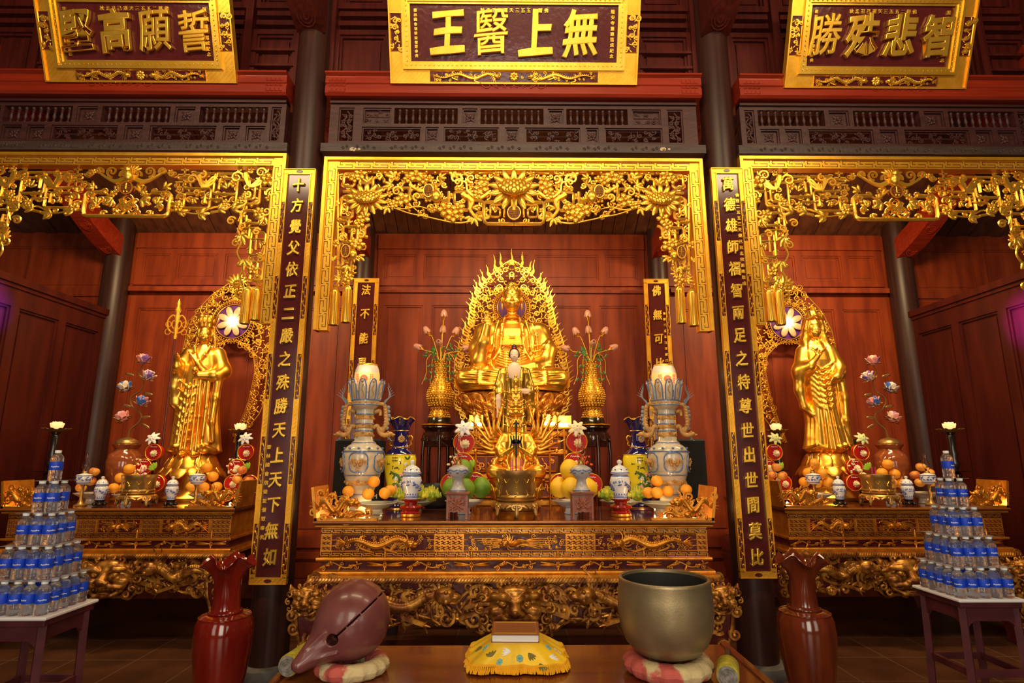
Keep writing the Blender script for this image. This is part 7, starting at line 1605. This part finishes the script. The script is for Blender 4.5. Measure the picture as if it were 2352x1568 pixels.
def candle_stand(loc, label, h):
    t = thing('lotus_candlestick', label, 'candlestick', loc)
    b = MB(); b.lathe([(.10, 0), (.105, .02), (.06, .04), (.035, .07), (.055, .10), (.03, .13), (.05, .17), (.025, .20), (.045, .24), (.05, .27), (.022, .30)], 24); b.lathe([(.02, .30), (.035, .34), (.045, .38), (.03, .43), (.04, .47), (.028, .52), (.04, h-.13), (.03, h-.11), (.045, h-.09)], 24); b.build('turned_stem', m_blackw, t, 50)
    d = MB(); d.lathe([(.03, .295), (.125, .30), (.13, .306), (.03, .312)], 32); d.build('drip_tray', m_blackw, t, 50)
    p = MB(); p.lathe([(.04, h-.09), (.085, h-.078), (.115, h-.06), (.08, h-.07)], 24)
    for k in range(10): a = 2*pi*k/10; p.ell((.095*cos(a), .095*sin(a), h-.058), (.032, .018, .005), 8, 4, Matrix.Rotation(a, 3, 'Z') @ Matrix.Rotation(-.3, 3, 'Y'))
    p.build('gilt_saucer', m_bronze, t, 60); f = MB()
    for ring in range(2):
        for k in range(7): a = 2*pi*(k+.5*ring)/7; f.ell((.045*cos(a)*(1-.3*ring), .045*sin(a)*(1-.3*ring), h-.03+.01*ring), (.026, .008, .036), 8, 6, Matrix.Rotation(a+pi/2, 3, 'Z') @ Matrix.Rotation(.35-.2*ring, 3, 'X'))
    f.build('lit_glass_lotus', m_candle, t, 180, label='glowing glass lotus cup'); point('candle_glow', (loc[0], loc[1]-.10, loc[2]+h+.06), .12, (1, .65, .28), .03); return t
def goblet_lamp(loc, label, tall=1.0):
    t = thing('goblet_oil_lamp', label, 'oil lamp', loc); b = MB(); b.lathe([(.052, 0), (.054, .008), (.03, .02), (.014, .05), (.011, .09), (.016, .11), (.011, .13), (.014, .17), (.026, .19)], 22); b.build('brass_stem', m_brass, t, 50)
    c_ = MB(); c_.lathe([(.022, .188), (.05, .20), (.062, .235), (.064, .275), (.06, .28), (.04, .285), (.022, .292)], 26); c_.build('china_bowl', m_white, t, 50); g = MB()
    for r, z in ((.064, .272), (.053, .206)): g.tube([(r*cos(a), r*sin(a), z) for a in np.linspace(0, 2*pi, 27)[:-1]], .003, 4, True)
    for k in range(8): a = 2*pi*k/8; g.T = Matrix.Rotation(a, 4, 'Z') @ Matrix.Translation((0, -.0635, .238)); scroll(g, 0, 0, .011, k, (-1)**k, 1.2, .003, 0, 4); leaf(g, .006, .012, .5, .025, .009, 0, .002); leaf(g, -.01, -.012, 2.6, .025, .009, 0, .002); g.T = None
    g.build('blue_painting', m_cobalt, t, 60); k_ = MB(); k_.lathe([(.02, .29), (.022, .30), (.016, .31)], 16); k_.build('brass_collar', m_brass, t, 50); q = MB(); chimney(q, .308, .85); q.build('glass_chimney', m_glass, t, 60); return t
def pile(lst, kind, r, who, grp, dish_u, Y, dlabel, dr=.15, dh=.09, dm=None):
    footed_dish(at(dish_u, Y, HT), dlabel, dr, dh, dm)
    for (u, v, dy), p in zip(lst, settle([P(u, v, Y+dy) for u, v, dy in lst], r, HT+dh+.005)): fruit(kind, 'apple' if kind == 'apple' else 'orange', r*.97, p, who, grp, u*.3, .25)
for sd, s in ((-1, 'staff figure'), (1, 'veiled figure')):
    U = (lambda a, b: a if sd < 0 else b)
    side = 'before the '+s
    lotus_branch_urn(at(U(275, 2058), 6.05, HT), 'brown turned urn with a climbing enamelled lotus branch, beside the '+s, 1 if sd < 0 else -1)
    candle_stand(at(U(104, 2206), 5.80, HT), 'black candlestick with lit glass lotus, beside the side wall of the '+s, zat(972, 5.8)-HT); candle_stand(at(U(537, 1797), 6.09, HT), 'black candlestick with lit glass lotus, beside the couplet board and the '+s, zat(975, 6.09)-HT)
    goblet_lamp(at(U(184, 2140), 5.50, HT), 'goblet oil lamp on brass stem, by the apples '+side); goblet_lamp(at(U(447, 1874), 5.50, HT), 'goblet oil lamp on brass stem, by the orange pile '+side)
    lidded_jar(at(U(228, 2089), 5.50, HT), 'small lidded jar on black foot, between burner and apples '+side, m_blackw, .055, .72); lidded_jar(at(U(391, 1931), 5.50, HT), 'small lidded jar on black foot, between burner and orange pile '+side, m_blackw, .055, .72)
    censer(at(U(313, 2022), 5.44, HT+.010), 'small brass incense burner on the altar '+side, .145, .27)
    for dx in (-.02, .01): m_ = MB(); m_.tube([(0, 0, 0), (.003, 0, .10)], .0035, 5); q = at(U(313, 2022), 5.44, HT); o = m_.build('incense_stick', m_incense, None, 60, loc=(q.x+dx-.02*sd, q.y, HT+.25)); tag(o, 'pink incense stick in the small brass burner '+side, 'incense stick', 'incense sticks '+side)
    A = [(300, 1080, 0), (276, 1098, 0), (262, 1121, -.03), (288, 1120, -.05), (308, 1098, 0), (315, 1120, 0)] if sd < 0 else [(2040, 1070, 0), (2027, 1086, 0), (2054, 1087, 0), (2024, 1108, 0), (2045, 1110, -.05), (2068, 1108, 0)]
    pile(A, 'orange', .052, 'orange in the pile behind the small brass burner '+side, 'oranges behind the burner '+side, U(289, 2046), 5.70, 'china dish of oranges behind the small brass burner '+side, .125)
    B = [(475, 1076, 0), (463, 1097, 0), (489, 1097, 0), (440, 1117, -.02), (468, 1118, -.05), (495, 1114, 0), (452, 1098, .04)] if sd < 0 else [(1870, 1064, 0), (1857, 1086, 0), (1884, 1086, 0), (1848, 1106, -.02), (1876, 1108, -.05), (1902, 1107, 0), (1868, 1088, .05)]
    pile(B, 'orange', .052, 'orange in the pile by the carved altar corner '+side, 'oranges by the altar corner '+side, U(470, 1877), 5.70, 'china dish of oranges by the carved altar corner '+side)
    C_ = [(215, 1086, 0), (209, 1106, 0), (193, 1119, -.03), (228, 1108, .03)] if sd < 0 else [(2114, 1074, 0), (2104, 1090, .02), (2134, 1085, 0), (2112, 1107, -.03), (2138, 1107, -.02)]
    pile(C_, 'apple', .046, 'red and yellow apple in the bowl near the side wall '+side, 'apples near the side wall '+side, U(208, 2124), 5.72, 'cream footed bowl of apples near the side wall '+side, .15, .10, m_cream)
    D_ = [(556, 1080, 0), (545, 1100, 0), (572, 1104, 0)] if sd < 0 else [(1784, 1074, 0), (1771, 1091, 0), (1796, 1091, 0)]
    pile(D_, 'apple', .046, 'red apple in the small pile beside the couplet board '+side, 'apples beside the couplet board '+side, U(562, 1782), 5.71, 'cream footed bowl of apples beside the couplet board '+side, .10, .10, m_cream)
    for u, l in ((U(337, 1984), 'near the urn'), (U(552, 1782), 'near the couplet board')):
        Y = 5.84 if 'couplet' in l else 5.86; tt = at(u, Y, HT); z1 = zat(1038, Y)-HT; r = .078
        tin_tower(tt, [(-.085, z1-.30), (.085, z1-.30), (-.06, z1-.145), (.02, z1)], 'red tin tower with paper flowers %s, %s' % (l, side), zat(1008, Y)-HT, m_paperw if sd < 0 else m_paperg, -1, r)
    for x, w_ in ((-.93, 'left'), (.93, 'right')): bulb(((-3.47 if sd < 0 else 3.42)+x, 5.36, HT), 'small glowing bulb at the %s end of the altar %s' % (w_, side), 'bulbs on the side altars')
# ================================================================ in front: chanting table, instruments, floor vases, stools with bottles
TZ = .65
def front_table():
    t = thing('chanting_table', 'low varnished brown table in front of the middle altar', 'table', (0, 2.55, 0))
    b = MB(); b.bbox((0, 0, TZ-.02), 2.12, 1.24, .04, .008); b.build('table_top', m_table, t, 30)
    for s in (-1, 1): r_ = MB(); r_.bbox((s*1.05, 0, TZ+.002), .035, 1.25, .024, .006); r_.build('side_rail', m_table, t, 30)
    for s in (-1, 1):
        a = MB(); a.box(-1.0, 1.0, s*.56-.015, s*.56+.015, TZ-.14, TZ-.04); a.build('apron', m_table, t, 0)
        for q in (-1, 1): l = MB(); l.bbox((q*.98, s*.55, (TZ-.04)/2), .08, .08, TZ-.04, .008); l.build('leg', m_table, t, 30)
front_table()
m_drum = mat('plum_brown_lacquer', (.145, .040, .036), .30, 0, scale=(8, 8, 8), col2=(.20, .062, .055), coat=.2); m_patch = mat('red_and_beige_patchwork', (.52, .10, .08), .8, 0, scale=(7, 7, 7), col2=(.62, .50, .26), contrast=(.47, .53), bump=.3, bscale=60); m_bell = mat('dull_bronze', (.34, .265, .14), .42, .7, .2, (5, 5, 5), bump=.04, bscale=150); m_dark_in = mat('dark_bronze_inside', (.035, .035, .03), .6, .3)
def cushion(loc, label, R0, r):
    t = thing('ring_cushion', label, 'cushion', loc); b = MB(); n = 40
    b.grid(lambda u, v: ((R0+(r+.006*sin(u*2*pi*16))*cos(v*2*pi))*cos(u*2*pi), (R0+(r+.006*sin(u*2*pi*16))*cos(v*2*pi))*sin(u*2*pi), r*.85+r*.85*sin(v*2*pi)), n*2, 16, True); b.build('padded_ring', m_patch, t, 180); return t
dq = PZ(808, 1545, TZ); cushion((dq.x, dq.y, TZ), 'patchwork ring cushion under the wooden fish drum', .118, .042)
bq = PZ(1535, 1545, TZ); cushion((bq.x, bq.y, TZ), 'patchwork ring cushion under the bronze bowl bell', .145, .048)
def fish_drum():
    t = thing('wooden_fish_drum', 'plum-brown wooden fish drum with a long slit, on a ring cushion', 'wooden drum', (dq.x-.02, dq.y, TZ+.058)); t.scale = (.93, .93, .90)
    S = SDF((-.34, -.32, -.06), (.22, .24, .40), .0048); S.ell((.015, .0, .175), (.172, .165, .178), .03); S.ell((.02, .0, .215), (.15, .15, .15), .05)
    S.cap((-.05, -.05, .13), (-.185, -.165, .03), .105, .027, .06); S.cap((-.06, -.07, .10), (-.17, -.155, .02), .07, .022, .04)
    for k in range(3): S.chain([(-.075+.03*k, -.155, .165-.045*k), (-.15, -.165, .095-.028*k), (-.185, -.165, .04-.012*k)], .006, .012)
    S.ell((.02, .02, .19), (.14, .13, .14), .01, cut=True)
    a = Vector((-.035, -.155, .135)); S.cap(a+Vector((0, .06, 0)), a+Vector((0, -.12, 0)), .027, .027, .004, cut=True)
    d = Vector((.72, 0, .66)).normalized(); n_ = d.cross(Vector((0, 1, 0)))
    def slit(X, Y, Z):
        x, y, z = X-a.x, Y-a.y, Z-a.z; u = x*d.x+y*d.y+z*d.z; w = x*n_.x+y*n_.y+z*n_.z
        return np.maximum(np.abs(w)-.0032, np.maximum(-u, u-.30))+0*y
    S.put((-.05, -.30, .115), (.22, .22, .40), slit, .001, True)
    S.build('drum_body', m_drum, t)
fish_drum()
def bell():
    t = thing('bowl_bell', 'large dull bronze bowl bell on a ring cushion', 'bowl bell', (bq.x, bq.y, TZ+.073)); b = MB()
    b.lathe([(.001, .0), (.09, .002), (.14, .02), (.18, .06), (.203, .12), (.212, .19), (.210, .26), (.203, .315), (.205, .325), (.200, .33), (.190, .328), (.189, .315)], 56, cap=False); b.build('bell_wall', m_bell, t, 60)
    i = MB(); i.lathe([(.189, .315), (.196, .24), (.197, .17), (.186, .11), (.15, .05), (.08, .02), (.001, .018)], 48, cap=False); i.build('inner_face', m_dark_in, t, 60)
bell()
m_padY = mat('yellow_green_wrapped_cloth', (.42, .36, .03), .8, 0, .25, (40, 40, 8), bump=.4, bscale=180); m_padG = mat('worn_grey_end', (.22, .20, .18), .8, 0, .4, (50, 50, 50))
def mallet(p0, p1, r, label, L2):
    p0, p1 = Vector(p0), Vector(p1); d = (p1-p0); L = d.length; d.normalize(); t = thing('padded_striker', label, 'striker', p0); b = MB()
    b.tube([(0, 0, 0), tuple(d*.008), tuple(d*(L-.01)), tuple(d*L)], [r*.93, r, r, r*.9], 24); b.build('wrapped_pad', m_padY, t, 40); e = MB(); e.tube([tuple(-d*.004), tuple(d*.004)], r*.88, 20)
    for k in range(3): 
        s_ = d.cross(Vector((0, 0, 1))).normalized(); u_ = s_.cross(d); e.tube([tuple(-d*.005+(s_*cos(a)+u_*sin(a))*r*(.25+.22*k)) for a in np.linspace(0, 2*pi, 19)[:-1]], .0025, 4, True)
    e.build('worn_end', m_padG, t, 40); h = MB(); h.tube([tuple(d*L), tuple(d*(L+L2))], .014, 10); h.build('handle', m_darkwood, t, 40)
q = PZ(660, 1535, TZ+.045); mallet((q.x, q.y, TZ+.055), (q.x+.035, q.y+.21, TZ+.055), .046, 'yellow wrapped striker lying beside the wooden fish drum', .25)
q = PZ(1672, 1560, TZ+.045); mallet((q.x, q.y, TZ+.055), (q.x+.05, q.y+.13, TZ+.055), .046, 'yellow wrapped striker lying beside the bronze bowl bell', .2)
# cloth covered book rest and book
m_cloth = mat('yellow_brocade', (.80, .52, .015), .38, 0, .15, (6, 6, 6), bump=.15, bscale=30); m_fringe = mat('orange_yellow_fringe', (.85, .42, .01), .7); m_broc = mat('teal_brocade_motif', (.20, .42, .38), .4); m_brown_ = mat('olive_brocade_motif', (.16, .14, .03), .4); m_page = mat('white_page_edge', (.80, .80, .84), .7); m_cover = mat('brown_book_cover', (.20, .055, .02), .4)
def book_rest():
    f = PZ(1188, 1537, TZ+.02); bk = P(1188, 1442, f.y+.22); y0 = f.y; t = thing('book_rest', 'book rest under a fringed yellow brocade cloth', 'book rest', (f.x, y0+.12, TZ+.0015))
    top = .10; b = MB(); b.box(-.10, .10, -.02, .14, 0, top-.012); b.build('rest_block', m_darkwood, t, 0)
    n = 96
    def rim(u, s):                                          # rounded rectangle loop, s 0 top .. 1 hem
        a = 2*pi*u; ex = 7; c, q = cos(a), sin(a); k = (abs(c)**ex+abs(q)**ex)**(-1/ex); hx = .118+.105*s**1.1; hy = .085+.055*s
        w = .005*s*sin(a*11+1)+.003*s*sin(a*23); return (c*k*(hx+w), .06+q*k*(hy+w)*(1.0 if q > 0 else 1.35)-(.0), top-(top-.035)*s**1.15+.004*s*sin(a*11))
    c_ = MB(); c_.grid(lambda u, v: rim(u, v), n, 14, True); c_.add([(rim(i/n, 0)) for i in range(n)], [tuple(range(n))]); cl = c_.build('brocade_cloth', m_cloth, t, 60)
    fr = MB(); rnd = random.Random(2)
    for i in range(230):
        u = (i+.5)/230; p = rim(u, 1); a = 2*pi*u; fr.tube([p, (p[0]*1.03, .06+(p[1]-.06)*1.05, .02), (p[0]*1.05+rnd.uniform(-.006, .006), .06+(p[1]-.06)*1.09, .007)], [.003, .004, .0035], 4)
    fr.tube([rim(i/n, 1) for i in range(n)], .005, 5, True); fr.build('fringe', m_fringe, t, 60)
    for i, (u, s) in enumerate(((.60, .30), (.66, .62), (.72, .35), (.76, .70), (.80, .40), (.86, .66), (.90, .30), (.57, .7), (.94, .7), (.69, .85), (.82, .88))):
        p = Vector(rim(u, s)); d = (Vector(rim(u+.01, s))-Vector(rim(u-.01, s))).normalized(); e = (Vector(rim(u, s+.03))-Vector(rim(u, s-.03))).normalized(); n_ = d.cross(e).normalized()
        if n_.y > 0: n_ = -n_
        M_ = Matrix((( d.x, -n_.x, -e.x, p.x), (d.y, -n_.y, -e.y, p.y), (d.z, -n_.z, -e.z, p.z), (0, 0, 0, 1))); m_ = MB(); m_.T = M_
        if i % 3 == 0: flower(m_, 0, 0, .018, 7, 0, 0)
        else: [leaf(m_, 0, 0, .6+.35*k+i, .04, .010, 0, .003) for k in range(4)]
        m_.build('woven_motif', [m_broc, m_brown_, m_white][i % 3], cl, 60)
    k = thing('prayer_book', 'thick brown-covered book lying on the yellow brocade cloth', 'book', (f.x-.005, y0+.17, TZ+top+.004)); k.rotation_euler = (R(6), 0, R(-1.5)); k.location.z += .004
    pb = MB(); pb.bbox((0, 0, .018), .215, .150, .030, .003); pb.build('page_block', m_page, k, 30); cv = MB(); cv.bbox((0, 0, .036), .222, .156, .005, .002); cv.bbox((0, 0, .0015), .222, .156, .003, .001); C_ = cv.build('cover', m_cover, k, 30)
    g = MB(); g.tube([(-.10, -.066, .0385), (.10, -.066, .0385), (.10, .066, .0385), (-.10, .066, .0385)], .0012, 4, True); g.tube([(-.095, -.06, .0385), (.095, -.06, .0385), (.095, .06, .0385), (-.095, .06, .0385)], .0008, 4, True); g.build('gold_border', m_gold, C_, 0)
book_rest()
# big turned floor vases
m_vred = mat('deep_red_lacquered_wood', (.12, .005, .003), .12, 0, scale=(9, 9, 3), col2=(.22, .014, .005), coat=.5, contrast=(.3, .7)); m_vbrown = mat('red_brown_turned_wood', (.10, .015, .005), .14, 0, scale=(14, 14, 2.5), col2=(.16, .027, .008), coat=.5)
def floor_vase(loc, m, label, ph):
    t = thing('floor_vase', label, 'floor vase', loc); w = lambda z: max(0, (z-.80)/.14); md = lambda r, z, a: (r*(1+.16*w(z)*cos(5*a+ph)), z+.030*w(z)*cos(5*a+ph+pi))
    b = MB(); b.lathe([(.105, 0), (.115, .03), (.10, .05), (.115, .10), (.150, .25), (.170, .42), (.174, .50), (.168, .57), (.150, .610), (.120, .622), (.098, .625)], 40); b.build('body', m, t, 40)
    n = MB(); n.lathe([(.098, .625), (.095, .632), (.088, .637), (.084, .66), (.078, .74), (.080, .82), (.096, .88), (.125, .92), (.152, .938), (.150, .942), (.118, .925), (.088, .885), (.072, .82), (.068, .66)], 50, mod=md, cap=False); n.build('neck_and_rim', m, t, 60)
    g = MB(); g.tube([(.152*cos(a), .152*sin(a), .608) for a in np.linspace(0, 2*pi, 41)[:-1]], .004, 5, True); g.tube([(.097*cos(a), .097*sin(a), .632) for a in np.linspace(0, 2*pi, 41)[:-1]], .006, 6, True); g.build('shoulder_ring', m, t, 60)
q = at(514, 3.9, .5); floor_vase((q.x, 3.9, 0), m_vred, 'tall glossy red wooden floor vase with a wavy rim', .6)
q = at(1852, 3.95, .5); floor_vase((q.x, 3.95, 0), m_vbrown, 'tall red-brown wooden floor vase with a wavy rim', 2.2)
# stools with water bottles
m_stool = mat('plum_painted_wood', (.075, .014, .018), .4, 0, .25, (6, 6, 6)); m_wtop = mat('white_laminate', (.72, .70, .72), .35)
m_pet = mat('clear_plastic_and_water', (.93, .96, 1), .06, trans=.95, ior=1.30); m_blue_l = mat('blue_bottle_label', (.006, .055, .62), .5); m_cap = mat('white_bottle_cap', (.85, .85, .86), .4)
SZ = .835
def stool(cx, cy, label):
    t = thing('tall_stool', label, 'stool', (cx, cy, 0)); w = .175
    b = MB(); b.bbox((0, 0, SZ-.008), .37, .37, .016, .004); b.build('stool_top', m_wtop, t, 30, label='white stool top'); b = MB(); b.bbox((0, 0, SZ-.032), .34, .34, .032, .004); b.build('sub_top', m_stool, t, 30)
    for sx in (-1, 1):
        for sy in (-1, 1): l = MB(); l.tube([(sx*(w-.03), sy*(w-.03), SZ-.04), (sx*(w-.025), sy*(w-.025), .45), (sx*(w-.01), sy*(w-.01), 0)], .024, 4); l.build('leg', m_stool, t, 30)
    for k in range(4):
        a = MB(); a.T = Matrix.Rotation(k*pi/2, 4, 'Z'); a.prism([(-.14, SZ-.05), (.14, SZ-.05), (.14, SZ-.16), (.115, SZ-.13), (.09, SZ-.115), (-.09, SZ-.115), (-.115, SZ-.13), (-.14, SZ-.16)], -.152, -.132); a.build('apron', m_stool, t, 30)
        a = MB(); a.T = Matrix.Rotation(k*pi/2, 4, 'Z'); a.box(-.14, .14, -.155, -.135, .44, .475); a.build('stretcher', m_stool, t, 0)
def bottle_proto():
    r = .0305; b = MB(); b.lathe([(.001, .004), (.018, .003), (.026, 0), (r, .006), (r, .018), (r*.94, .024), (r, .030), (r, .052), (r*.985, .054), (r*.985, .098), (r, .100), (r*.96, .108), (r, .114), (r*.9, .124), (.016, .138), (.0125, .141), (.0125, .146)], 18, cap=False); b.lathe([(.0125, .146), (.001, .146)], 18, cap=False)
    me = b.mesh('bottle', m_pet, 60); l = MB(); l.lathe([(r*1.0, .055), (r*1.008, .056), (r*1.008, .097), (r*1.0, .098)], 24, cap=False); lm = l.mesh('label', m_blue_l, 60)
    c_ = MB(); c_.lathe([(.0135, .143), (.0150, .144), (.0150, .156), (.0135, .1575), (.001, .1576)], 16, cap=False); cm = c_.mesh('cap', m_cap, 50)
    g = glyph('Aquafina', .0105, .0003, 0, .0002, 2); w = bpy.data.meshes.new('label_writing'); R0 = r*1.012; vs_ = [(sin(v.co.x/R0)*(R0-v.co.y*.3), -cos(v.co.x/R0)*(R0-v.co.y*.3), v.co.z) for v in g.vertices]; w.from_pydata(vs_, [], [tuple(p.vertices) for p in g.polygons]); w.materials.append(m_cap)
    return me, lm, cm, w
BT = bottle_proto()
def bottle(x, y, z, rz, label, group):
    o = bpy.data.objects.new('water_bottle', BT[0]); COL.objects.link(o); o.location = (x, y, z); o.rotation_euler = (0, 0, rz); tag(o, label, 'bottle', group)
    L_ = link('label', BT[1], o); link('label_writing', BT[3], L_, (0, 0, .072)); link('cap', BT[2], o)
def pyramid(cx, cy, w_):
    nm = ['bottom', 'second', 'third', 'fourth']; rnd = random.Random(3)
    for lv in range(5):
        n = 5-lv; p = .0655; z = SZ+.158*lv
        for i in range(n):
            for j in range(n):
                if lv < 4 and 0 < i < n-1 and 0 < j < n-1 and n > 2: continue      # wholly hidden inside the stack
                l = 'single clear water bottle on the very top of the %s pyramid' % w_ if lv == 4 else 'clear blue-labelled water bottle in the %s layer of the %s pyramid' % (nm[lv], w_)
                bottle(cx+(i-(n-1)/2)*p, cy+(j-(n-1)/2)*p, z, rnd.uniform(-.5, .5) if i not in (0, n-1) or lv == 4 else (rnd.uniform(-.4, .4)+(.6 if (i == n-1) == (w_ == 'left') else -.1)*(1 if w_ == 'left' else -1)), l, None if lv == 4 else '%s layer of the %s bottle pyramid' % (nm[lv], w_))
        if lv < 4:
            n2 = n; h = p*n2/2; s_ = MB(); s_.box(-h, h, -h, h, .1578, .1590); o = s_.build('plastic_sheet', m_sheet, None, 0, loc=(cx, cy, z)); tag(o, 'thin clear plastic sheet on the %s layer of the %s bottle pyramid' % (nm[lv], w_), 'sheet')
m_sheet = mat('clear_plastic_sheet', (.85, .88, .92), .2, trans=.9, ior=1.1)
l0 = PZ(100, 1418, SZ); l1 = PZ(198, 1376, SZ); r0 = PZ(2203, 1377, SZ)
stool(l0.x-.185+.01, l0.y+.185, 'tall plum-coloured stool with white top under the left bottle pyramid'); pyramid(l0.x-.185, l0.y+.18, 'left')
stool(r0.x+.185, r0.y+.185, 'tall plum-coloured stool with white top under the right bottle pyramid'); pyramid(r0.x+.18, r0.y+.18, 'right')
